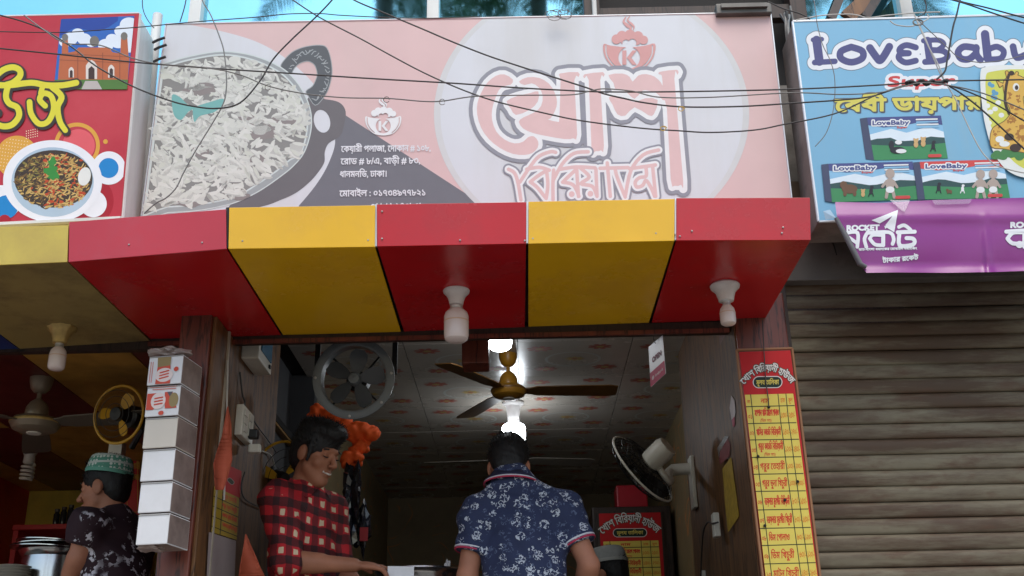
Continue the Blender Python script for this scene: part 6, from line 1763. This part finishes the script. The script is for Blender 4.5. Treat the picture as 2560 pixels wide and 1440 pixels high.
def splat():
    m, N, L, p = nodes('maroon_splatter_cloth'); P = wpos(N)
    n1 = noise(N, L, P, 34, 5, .62, (2, 0, 1)); n2 = noise(N, L, P, 7, 2, .5, (0.3, 0, .7))
    k = mth(N, L, 'MULTIPLY', rng(N, L, n1, .55, .57), rng(N, L, n2, .50, .56))
    c = mixc(N, L, k, (46, 24, 32), (200, 196, 202))
    L.new(c, p.inputs['Base Color']); p.inputs['Roughness'].default_value = .85
    bumpn(N, L, p, noise(N, L, P, 12, 3), .3, .01); return m
def cap_mat():
    m, N, L, p = nodes('green_white_cap_cloth'); tc = N.new('ShaderNodeTexCoord')
    sx = N.new('ShaderNodeSeparateXYZ'); L.new(wpos(N), sx.inputs[0])
    v = N.new('ShaderNodeTexVoronoi'); v.inputs['Scale'].default_value = 62; v.inputs['Randomness'].default_value = .15; L.new(wpos(N), v.inputs['Vector'])
    k = rng(N, L, v.outputs['Distance'], .36, .42)
    st = mth(N, L, 'GREATER_THAN', mth(N, L, 'FRACT', mth(N, L, 'MULTIPLY', sx.outputs[2], 30)), .72)
    c = mixc(N, L, k, (206, 214, 206), (84, 146, 126))
    c = mixc(N, L, st, c, (190, 200, 194))
    L.new(c, p.inputs['Base Color']); p.inputs['Roughness'].default_value = .8; return m

def frame(f, u=(0, 0, 1)):
    f = Vector(f).normalized(); u = Vector(u); u = (u-f*u.dot(f)).normalized(); s = u.cross(f)   # s = the person's left
    return Matrix((f, s, u)).transposed()      # local x forward, y left, z up
def cone_cut(V, a, b, ra, rb, cutp, cutn, k=.02):
    a = Vector(a); b = Vector(b); m_ = max(ra, rb)*1.4+k+.03
    sl, X, Y_, Z_ = V.sub([min(a[i], b[i])-m_ for i in range(3)], [max(a[i], b[i])+m_ for i in range(3)])
    if X.size == 0: return
    e = b-a; l2 = max(e.dot(e), 1e-9)
    t = np.clip(((X-a.x)*e.x+(Y_-a.y)*e.y+(Z_-a.z)*e.z)/l2, 0, 1)
    d = np.sqrt((X-a.x-t*e.x)**2+(Y_-a.y-t*e.y)**2+(Z_-a.z-t*e.z)**2)-(ra+(rb-ra)*t)
    cutp = Vector(cutp); cutn = Vector(cutn).normalized()
    d = np.maximum(d, (X-cutp.x)*cutn.x+(Y_-cutp.y)*cutn.y+(Z_-cutp.z)*cutn.z)
    V.blend(sl, d, k)
def person(name, label, P):
    """P: positions (world) of head, neck, shoulders, elbows, wrists, hip, knees, feet; facing vectors of head and torso"""
    g = empty(name, (P['hip'].x, P['hip'].y, FLOOR), label, 'person')
    H = P['head']; HF = frame(P['face'], P.get('head_up', (0, 0, 1))); TF = frame(P['front'], P.get('torso_up', (0, 0, 1)))
    hl = lambda x, y, z: H+HF @ Vector((x, y, z))
    pts = [P[k] for k in ('head', 'neck', 'sl', 'sr', 'el', 'er', 'wl', 'wr', 'hip', 'kl', 'kr', 'fl', 'fr')]
    lo = [min(p[i] for p in pts)-.2 for i in range(3)]; hi = [max(p[i] for p in pts)+.2 for i in range(3)]
    lo[2] = FLOOR-.01
    zsp = [(lo[2], .013), (P['hip'].z-.05, .008), (P['neck'].z-.02, .0045), (hi[2], None)]
    hxy = P.get('res', .0065)
    V = Vol(np.arange(lo[0], hi[0], hxy), np.arange(lo[1], hi[1], hxy), axis_pts(zsp))
    sh = (P['sl']+P['sr'])/2
    tl = lambda x, y, z: sh+TF @ Vector((x, y, z))
    # trunk
    V.cone(P['sl'], P['sr'], .055, .055, .04)
    for s_ in 'lr': V.cone(P['neck'], P['s'+s_], .05, .045, .03)
    V.ell(tl(0, 0, -.13), (.095, .15, .17), .05, rot=TF); V.ell(sh*.4+P['hip']*.6, (.085, .13, .17), .06, rot=TF); V.ell(P['hip'], (.1, .15, .12), .05, rot=TF)
    V.cone(P['neck']+Vector((0, 0, -.04)), H+HF @ Vector((-.02, 0, -.05)), .062, .052, .03)
    # arms
    for s_ in 'lr':
        S, E_, W_ = P['s'+s_], P['e'+s_], P['w'+s_]
        V.cone(S, E_, .05, .04, .03); V.cone(E_, W_, .041, .028, .012)
        V.cone(E_.lerp(W_, .12), E_.lerp(W_, .45), .041, .036, .02)
        hd = P.get('hand_'+s_)
        d = (W_-E_).normalized(); pn = Vector(P.get('palm_'+s_, (0, 0, -1))); pn = (pn-d*pn.dot(d)).normalized(); sd = d.cross(pn)
        if s_ == 'r': sd = -sd
        pm = W_+d*.05
        V.ell(pm, (.05, .04, .017), .012, rot=Matrix((d, sd, pn)).transposed())
        curl = P.get('curl_'+s_, .5)
        for i, (off, ln) in enumerate(((-.03, .062), (-.010, .072), (.011, .068), (.03, .055))):
            b0 = W_+d*.085+sd*off; cu = curl*(P.get('index_'+s_, 1) if i == 0 else 1)
            d1 = (d*math.cos(cu*.6)+pn*math.sin(cu*.6)); d2 = (d*math.cos(cu*1.4)+pn*math.sin(cu*1.4)); d3 = (d*math.cos(cu*2.1)+pn*math.sin(cu*2.1))
            j1 = b0+d1*ln*.45; j2 = j1+d2*ln*.33; j3 = j2+d3*ln*.25
            V.cone(b0-d*.02, j1, .0095, .009, .006); V.cone(j1, j2, .009, .0082, .002); V.cone(j2, j3, .0082, .0072, .002)
        t0 = W_+d*.025-sd*.03; t1 = t0+(d*.6-sd*.6+pn*.4).normalized()*.035; t2 = t1+(d*.9-sd*.1+pn*.4).normalized()*.032
        V.cone(t0, t1, .013, .011, .008); V.cone(t1, t2, .0105, .009, .003)
    # legs and feet
    for s_ in 'lr':
        hp = P['hip']+TF @ Vector((0, .085*(1 if s_ == 'l' else -1), -.05))
        V.cone(hp, P['k'+s_], .08, .052, .04); V.cone(P['k'+s_], P['f'+s_]+Vector((0, 0, .06)), .052, .035, .02)
        ft = P['f'+s_]; ff = TF @ Vector((1, 0, 0)); ff.z = 0
        V.cone(ft+Vector((0, 0, .045)), ft+ff*.16+Vector((0, 0, .03)), .036, .028, .02)
    # head
    V.ell(hl(-.008, 0, .028), (.098, .077, .096), .01, rot=HF)
    V.ell(hl(.03, 0, -.045), (.062, .053, .072), .03, rot=HF)
    V.ell(hl(.07, 0, -.102), (.024, .022, .02), .025, rot=HF)
    V.cone(hl(.02, .05, -.06), hl(.058, .018, -.1), .016, .016, .03); V.cone(hl(.02, -.05, -.06), hl(.058, -.018, -.1), .016, .016, .03)
    V.cone(hl(.09, 0, .012), hl(.118, 0, -.03), .008, .0125, .009); V.ell(hl(.106, .012, -.035), (.01, .009, .007), .006, rot=HF); V.ell(hl(.106, -.012, -.035), (.01, .009, .007), .006, rot=HF)
    V.ell(hl(.08, 0, .026), (.016, .05, .011), .015, rot=HF)
    for y in (.034, -.034):
        V.ell(hl(.1, y, .004), (.014, .018, .011), .01, 's', rot=HF)
        V.ell(hl(.079, y, .003), (.013, .014, .012), .004, rot=HF)
        V.ell(hl(.062, y*1.25, -.03), (.02, .022, .02), .02, rot=HF)
        V.ell(hl(-.004, .079*(1 if y > 0 else -1), -.008), (.024, .011, .034), .006, rot=HF)
    V.ell(hl(.092, 0, -.062), (.012, .026, .006), .006, rot=HF); V.ell(hl(.089, 0, -.074), (.011, .021, .007), .006, rot=HF)
    V.build('body', P.get('skin', M_skin), g)
    # face details
    for y in (.034, -.034):
        if P.get('eyes', True):
            MB().tube(catmull([hl(.0915-.004*abs(t), y+t*.015, .000-.003*(1-t*t)) for t in (-1, -.5, 0, .5, 1)], 3), .0024, 6).build('eyelid', M_hair, g, True)
            MB().tube(catmull([hl(.090-.006*abs(t), y+t*.021, .026+.004*(1-t*t)) for t in (-1, -.5, 0, .5, 1)], 3), [.003, .0036, .004, .004, .004, .004, .004, .004, .004, .004, .004, .0036, .003][:13], 6).build('eyebrow', M_hair, g, True)
    MB().tube(catmull([hl(.103-.016*abs(t)**1.5, t*.026, -.068+(.006 if P.get('smile') else 0)*abs(t)) for t in (-1, -.5, 0, .5, 1)], 3), .0042 if P.get('smile') else .002, 6).build('mouth', mat('teeth', (206, 196, 186), .3) if P.get('smile') else mat('lip_line', (90, 48, 42), .5), g, True)
    # hair
    hs = .0055
    lo2, hi2 = [H[i]-.17 for i in range(3)], [H[i]+.19 for i in range(3)]
    W = Vol(np.arange(lo2[0], hi2[0], hs), np.arange(lo2[1], hi2[1], hs), np.arange(lo2[2], hi2[2], hs))
    P['hair'](W, hl, HF)
    X, Y_, Z_ = np.meshgrid(W.ax, W.ay, W.az, indexing='ij')
    W.d += (.0016*np.sin(X*150+3*np.sin(Z_*60))*np.sin(Z_*110-Y_*130+2*np.sin(X*50))).astype(np.float32)
    ho = W.build('hair', M_hair, g)
    rs_ = random.Random(17); mb = MB(); vs_ = ho.data.vertices; cz = H+HF @ Vector((-.01, 0, .03))
    for _ in range(1500):
        v_ = vs_[rs_.randrange(len(vs_))]; p_ = Vector(v_.co); nr = (p_-cz).normalized()
        if nr.dot(HF @ Vector((0, 0, 1))) < -.1: continue
        dr = (nr*.5+HF @ Vector((-.25+rs_.uniform(-.5, .5), rs_.uniform(-.5, .5), .35))+Vector((rs_.uniform(-.2, .2),)*3)).normalized()
        ln_ = rs_.uniform(.012, .026); sd_ = dr.cross(nr+Vector((.01, .02, .03))).normalized()*.0013; b_ = p_-nr*.004
        mb.add([b_-sd_, b_+sd_, b_+dr*ln_*.6+sd_*.7+nr*.002, b_+dr*ln_-Vector((0, 0, .002)), b_+dr*ln_*.6-sd_*.7+nr*.002], [(0, 1, 2, 3, 4)])
    tag(mb.build('hair_strands', M_hair, ho), kind='stuff')
    # shirt
    Sv = Vol(np.arange(lo[0], hi[0], .0075), np.arange(lo[1], hi[1], .0075), np.arange(P['hip'].z-.16, P['neck'].z+.1, .0075))
    ex = P.get('bulk', .016)
    Sv.cone(P['sl'], P['sr'], .057+ex, .057+ex, .04)
    Sv.cone(sh+Vector((0, 0, -.0)), P['neck'], .075, .068, .05)
    for s_ in 'lr': Sv.cone(P['neck']+Vector((0, 0, -.02)), P['s'+s_]+Vector((0, 0, .012)), .05+ex*.5, .045+ex*.6, .04)
    Sv.ell(tl(0, 0, -.13), (.097+ex, .15+ex, .17), .05, rot=TF); Sv.ell(sh*.4+P['hip']*.6, (.092+ex, .138+ex, .2), .06, rot=TF); Sv.ell(P['hip']+Vector((0, 0, -.04)), (.105+ex, .155+ex, .16), .05, rot=TF)
    for s_ in 'lr':
        S, E_, W_ = P['s'+s_], P['e'+s_], P['w'+s_]
        t = P.get('sleeve', .6)
        if t <= 1:
            c_ = S.lerp(E_, t); d = (E_-S).normalized()
            cone_cut(Sv, S, S.lerp(E_, t+.1), .056+ex, .05+ex*.9, c_, d, .03)
        else:
            Sv.cone(S, E_, .058+ex, .05+ex*.8, .03)
            c_ = E_.lerp(W_, t-1); d = (W_-E_).normalized(); cone_cut(Sv, E_, E_.lerp(W_, t-1+.15), .05+ex*.8, .045+ex*.7, c_, d, .02)
    X, Y_, Z_ = np.meshgrid(Sv.ax, Sv.ay, Sv.az, indexing='ij')
    q = P.get('wrinkle', .004)*1.25
    Sv.d += (q*np.sin(X*26+Z_*38+3*np.sin(Z_*9+Y_*7))*np.sin(Z_*21-X*16+Y_*12)+q*.6*np.sin(Z_*55+X*34+2*np.sin(X*20))).astype(np.float32)
    # flat hem
    hemz = P['hip'].z-.12
    Sv.d = np.maximum(Sv.d, (hemz-Z_).astype(np.float32))
    so = Sv.build('shirt', P['cloth'], g)
    # trousers
    T = Vol(np.arange(lo[0], hi[0], .012), np.arange(lo[1], hi[1], .012), np.arange(FLOOR-.0, P['hip'].z+.1, .012))
    T.ell(P['hip'], (.11, .16, .13), .05, rot=TF)
    for s_ in 'lr':
        hp = P['hip']+TF @ Vector((0, .085*(1 if s_ == 'l' else -1), -.05))
        T.cone(hp, P['k'+s_], .092, .066, .04); T.cone(P['k'+s_], P['f'+s_]+Vector((0, 0, .08)), .066, .056, .02)
    X, Y_, Z_ = np.meshgrid(T.ax, T.ay, T.az, indexing='ij')
    T.d = np.maximum(T.d, np.maximum((FLOOR+.05-Z_), (Z_-P['hip'].z-.04)).astype(np.float32))
    T.build('trousers', M_trs, g)
    return g, so, HF, TF, hl
def stand(P, shz=None):
    """fills hip, knees and feet below the shoulders"""
    sh = (P['sl']+P['sr'])/2; TF = frame(P['front'])
    f = TF @ Vector((1, 0, 0)); s = TF @ Vector((0, 1, 0))
    hz = FLOOR+.93*(sh.z-FLOOR)/1.42
    P.setdefault('hip', Vector((sh.x, sh.y, hz))-f*P.get('lean', 0))
    for k, sg_ in (('l', 1), ('r', -1)):
        hp = P['hip']
        P['k'+k] = Vector((hp.x, hp.y, FLOOR+.48*(sh.z-FLOOR)/1.42))+s*.1*sg_+f*.02
        P['f'+k] = Vector((hp.x, hp.y, FLOOR))+s*.12*sg_-f*.03
    return P

def hair_full(W, hl, HF):
    W.ell(hl(-.014, 0, .046), (.108, .089, .094), .01, rot=HF)
    W.ell(hl(-.062, 0, -.015), (.05, .072, .075), .03, rot=HF)
    W.ell(hl(.03, 0, .105), (.082, .076, .044), .03, rot=HF); W.ell(hl(.08, -.005, .098), (.04, .056, .034), .02, rot=HF); W.ell(hl(-.03, 0, .115), (.08, .07, .04), .02, rot=HF)
    W.cone(hl(.032, .078, .03), hl(.03, .078, -.03), .016, .008, .01); W.cone(hl(.032, -.078, .03), hl(.03, -.078, -.03), .016, .008, .01)
    W.ell(hl(.142, 0, -.006), (.062, .13, .07), .01, 's', rot=HF)
    W.ell(hl(.06, 0, -.105), (.09, .13, .085), .01, 's', rot=HF)
    for y in (.085, -.085): W.ell(hl(.0, y, -.012), (.03, .022, .04), .005, 's', rot=HF)
def hair_short(W, hl, HF):
    W.ell(hl(-.014, 0, .042), (.105, .086, .094), .01, rot=HF)
    W.ell(hl(-.06, 0, -.02), (.046, .066, .06), .03, rot=HF); W.ell(hl(.0, 0, .105), (.08, .07, .036), .03, rot=HF)
    W.ell(hl(.142, 0, -.006), (.062, .13, .07), .01, 's', rot=HF)
    W.ell(hl(.06, 0, -.105), (.09, .13, .085), .01, 's', rot=HF)
    for y in (.088, -.088): W.ell(hl(.0, y, -.012), (.03, .022, .042), .005, 's', rot=HF)

# ---- man in the red checked shirt
YR = 4.55
front = Vector((.86, -.5, 0)).normalized(); left = Vector((-front.y, front.x, 0))
mid = at(762, 1260, YR)
P = dict(head=at(789, 1136, YR-.04), face=(.83, -.46, -.30), front=front, neck=at(762, 1224, YR), sl=mid+left*.155+Vector((0, 0, -.005)), sr=mid-left*.16+Vector((0, 0, -.012)), cloth=plaid(), hair=hair_full,
         smile=True, sleeve=1.16, res=.0058, wrinkle=.0035, bulk=.017)
P['er'] = at(722, 1404, YR-.22); P['wr'] = at(885, 1413, YR-.16)
P['el'] = P['sl']+Vector((.06, -.02, -.26)); P['wl'] = at(905, 1470, YR+.02)
P['curl_r'] = .55; P['index_r'] = .35; P['palm_r'] = (0, .25, -1); P['curl_l'] = .7
P['hip'] = mid+Vector((-.0, .02, -.49))
stand(P)
gR, so, HF, TF, hl = person('person', 'smiling man in a red checked shirt reaching over the pot', P)
# shirt collar
for sg_ in (1, -1):
    c0 = P['neck']+TF @ Vector((-.075, .02*sg_, .03)); c1 = P['neck']+TF @ Vector((.0, .088*sg_, .03)); c2 = P['neck']+TF @ Vector((.095, .03*sg_, -.02)); c3 = P['neck']+TF @ Vector((.085, .08*sg_, -.06))
    vs = [c0, c1, c2, c0+TF @ Vector((-.022, .01*sg_, -.03)), c1+TF @ Vector((0, .02*sg_, -.034)), c3]
    o = MB().add(vs, [(0, 1, 4, 3), (1, 2, 5, 4)]).build('collar', _mats['red_checked_cloth'], so)
    md = o.modifiers.new('thickness', 'SOLIDIFY'); md.thickness = .006
# folded sleeve cuff and the white food box in his hand
b0 = at(978, 1438, YR-.2)
Mb = Matrix.Translation((b0.x, b0.y, b0.z-.055)) @ Matrix.Rotation(R(14), 4, 'Z')
g = empty('food_box', (b0.x, b0.y, b0.z-.055), 'open white food box held by the man in the checked shirt', 'food box')
MB().box((-.005, -.03, 0), (.10, .075, .05), Mb).build('carton', M_bw, g, bevel=.003)
MB().box((-.005, .075, .045), (.10, .079, .10), Mb).build('lid', M_bw, g)

# ---- man in the navy printed polo shirt, back turned
YB_ = 4.42
mid = at(1303, 1252, YB_)
P = dict(head=at(1272, 1168, YB_+.07), face=(.03, .92, -.42), front=(.05, 1, 0), head_up=(0, .3, 1), neck=at(1277, 1196, YB_+.01), sl=at(1197, 1292, YB_), sr=at(1411, 1280, YB_), cloth=birds(), hair=hair_short, skin=M_skin2,
         sleeve=.62, eyes=True, wrinkle=.004, bulk=.02)
P['el'] = at(1168, 1440, YB_-.02); P['er'] = at(1473, 1412, YB_-.03)
P['wl'] = at(1195, 1560, YB_+.16); P['wr'] = at(1440, 1540, YB_+.18)
P['hip'] = at(1312, 1262, YB_)+Vector((0, -.03, -.48))
stand(P)
gB, so, HF, TF, hl = person('person', 'man in a navy printed polo shirt seen from behind at the counter', P)
M_navy = mat('navy_collar', (34, 36, 64), .8); M_cw = mat('collar_white', (214, 214, 220), .8); M_cp = mat('collar_pink', (186, 52, 84), .8)
nk = P['neck']
def ringpts(c, rx, ry, dz, n=26, a0=0, a1=360, tilt=.0):
    return [c+TF @ Vector((rx*math.cos(R(a)), ry*math.sin(R(a)), dz-tilt*math.cos(R(a)))) for a in np.linspace(a0, a1, n)]
rows = [ringpts(nk, .062, .068, .030, tilt=-.012, a0=40, a1=320), ringpts(nk, .070, .078, .012, tilt=-.005, a0=40, a1=320), ringpts(nk, .094, .106, -.016, tilt=.012, a0=40, a1=320)]
n_ = len(rows[0]); mb = MB(); mb.add([p for r_ in rows for p in r_], [(k*n_+i, k*n_+i+1, (k+1)*n_+i+1, (k+1)*n_+i) for k in range(2) for i in range(n_-1)])
o = mb.build('collar', M_navy, so, True); md = o.modifiers.new('thickness', 'SOLIDIFY'); md.thickness = .006
MB().tube(ringpts(nk, .095, .107, -.017, tilt=.012, a0=60, a1=300), .0034, 6).build('collar_stripe', M_cw, so, True)
MB().tube(ringpts(nk, .099, .111, -.024, tilt=.013, a0=70, a1=290), .0034, 6).build('collar_stripe', M_cp, so, True)
for s_ in 'lr':
    S, E_ = P['s'+s_], P['e'+s_]; d = (E_-S).normalized(); B = basis(d)
    c_ = S.lerp(E_, .62); rr = .069
    MB().tube(circ(c_-d*.014, B, rr, 28), .0042, 6, closed=True).build('cuff_stripe', M_cw, so, True)
    MB().tube(circ(c_-d*.005, B, rr-.0005, 28), .0042, 6, closed=True).build('cuff_stripe', M_cp, so, True)

# ---- capped man in the eatery
YC = 4.72
front = Vector((-.93, .25, 0)).normalized(); left = Vector((-front.y, front.x, 0))
mid = at(300, 1325, YC)
P = dict(head=at(263, 1222, YC), face=(-.97, .12, -.12), front=front, neck=at(290, 1300, YC), sl=mid+left*.165+front*.04+Vector((0, 0, -.01)), sr=mid-left*.17, cloth=splat(), hair=hair_short, sleeve=.62, wrinkle=.004, bulk=.02, skin=M_skin2)
P['el'] = at(196, 1392, YC-.14); P['wl'] = at(158, 1480, YC-.05); P['er'] = P['sr']+Vector((-.06, .02, -.27)); P['wr'] = P['er']+Vector((-.2, -.02, -.08))
P['hip'] = mid+Vector((.06, .02, -.49))
stand(P)
gC, so, HF, TF, hl = person('person', 'man in a green patterned cap and maroon splattered shirt, in profile', P)
def cap(hl, HF, m, parent, r_=.098, band=None, hgt=.075, z=.062, tilt=.22):
    prof = [(r_*1.01, 0), (r_*1.03, .006), (r_*.97, hgt*.6), (r_*.9, hgt*.92), (r_*.8, hgt*1.03), (r_*.4, hgt*1.10), (0, hgt*1.12)]
    Rm = HF.copy() @ Matrix.Rotation(-tilt, 3, 'Y')
    o = MB().lathe(prof, hl(-.018, 0, z), 36, Rm).build('cap', m, parent, True)
    for v in o.data.vertices: pass
    MB().lathe([(r_*1.03, -.004), (r_*1.05, .004), (r_*1.04, .012), (r_*1.0, .013)], hl(-.018, 0, z), 36, Rm, cap=False).build('cap_band', band or mat('cap_green', (96, 156, 138), .8), o, True)
    return o
cap(hl, HF, cap_mat(), gC)

# ---- customer's head in a pale cap behind the man in navy
YD = 5.8
mid = at(1530, 1545, YD)
front = Vector((-.8, .5, 0)).normalized(); left = Vector((-front.y, front.x, 0))
P = dict(head=at(1521, 1440, YD), face=(-.8, .5, -.2), front=front, neck=at(1525, 1500, YD), sl=mid+left*.17, sr=mid-left*.17, cloth=mat('dark_shirt', (40, 36, 40), .8), hair=hair_short, sleeve=.7)
P['el'] = P['sl']+Vector((0, 0, -.25)); P['er'] = P['sr']+Vector((0, 0, -.25)); P['wl'] = P['el']+front*.2; P['wr'] = P['er']+front*.2
stand(P)
gD, so, HF, TF, hl = person('person', 'person in a pale cap low behind the elbow of the navy shirt man', P)
cap(hl, HF, mat('pale_cap_cloth', (150, 152, 150), .8, var=.1, scale=40), gD, band=mat('pale_cap_band', (168, 168, 164), .8), tilt=.1)
# ================================================================ palms across the street, seen mirrored in the glass
M_leaf = mat('palm_leaf', (74, 104, 66), .5, var=.3, scale=5)
M_trunk = mat('palm_trunk', (96, 84, 70), .9, var=.25, scale=12, bump=.5)
def palm(x, y, zc, seed, label):
    rs = random.Random(seed); g = empty('palm_tree', (x, y, 0), label, 'palm tree')
    MB().tube([(x+.4*math.sin(t*2), y, zc*t) for t in np.linspace(0, 1, 12)], [.22-.09*t for t in np.linspace(0, 1, 12)], 12).build('trunk', M_trunk, g, True)
    top = Vector((x+.4*math.sin(2), y, zc)); mb = MB()
    for k in range(14):
        a = k*2.4+rs.uniform(-.2, .2); el_ = rs.uniform(-.35, 1.1); ln = rs.uniform(2.4, 3.2)
        d = Vector((math.cos(a), math.sin(a), 0)); pts = []
        p = top.copy(); v = d*math.cos(el_)+Vector((0, 0, math.sin(el_)))
        for i in range(16):
            pts.append(p.copy()); p = p+v*ln/15; v = (v+Vector((0, 0, -.11))).normalized()
        mb.tube(pts, [.03-.0016*i for i in range(16)], 5)
        for i in range(2, 15):
            t = (pts[i+1]-pts[i-1]).normalized(); s = t.cross(Vector((0, 0, 1))).normalized()
            for sub in (0, .33, .66):
                b = pts[i].lerp(pts[i+1], sub) if i < 15 else pts[i]
                L_ = .62*math.sin(min(1, (i+sub)/15*1.0+.12)*3.0)+.12
                for sg_ in (1, -1):
                    tip = b+s*sg_*L_*.75+t*L_*.55+Vector((0, 0, -.30*L_+rs.uniform(-.08, .05)))
                    w = t*.022
                    mb.add([b-w, b+w, b.lerp(tip, .6)+w*.9+Vector((0, 0, .03)), tip, b.lerp(tip, .6)-w*.9+Vector((0, 0, .03))], [(0, 1, 2, 3, 4)])
    mb.build('crown', M_leaf, g)
    return g
for i, (px, py, yp, l) in enumerate(((960, -150, -5.0, 'coconut palm across the street mirrored above the bowl of rice'), (1330, -70, -6.0, 'coconut palm across the street mirrored above the large lettering'), (2120, -80, -5.5, 'coconut palm across the street mirrored above the blue sign'))):
    q = at(px, py, 2*GY-yp)
    palm(q.x-.36, yp, q.z, 40+i, l)
# ---------------------------------------------------------------- end
bpy.context.view_layer.update()
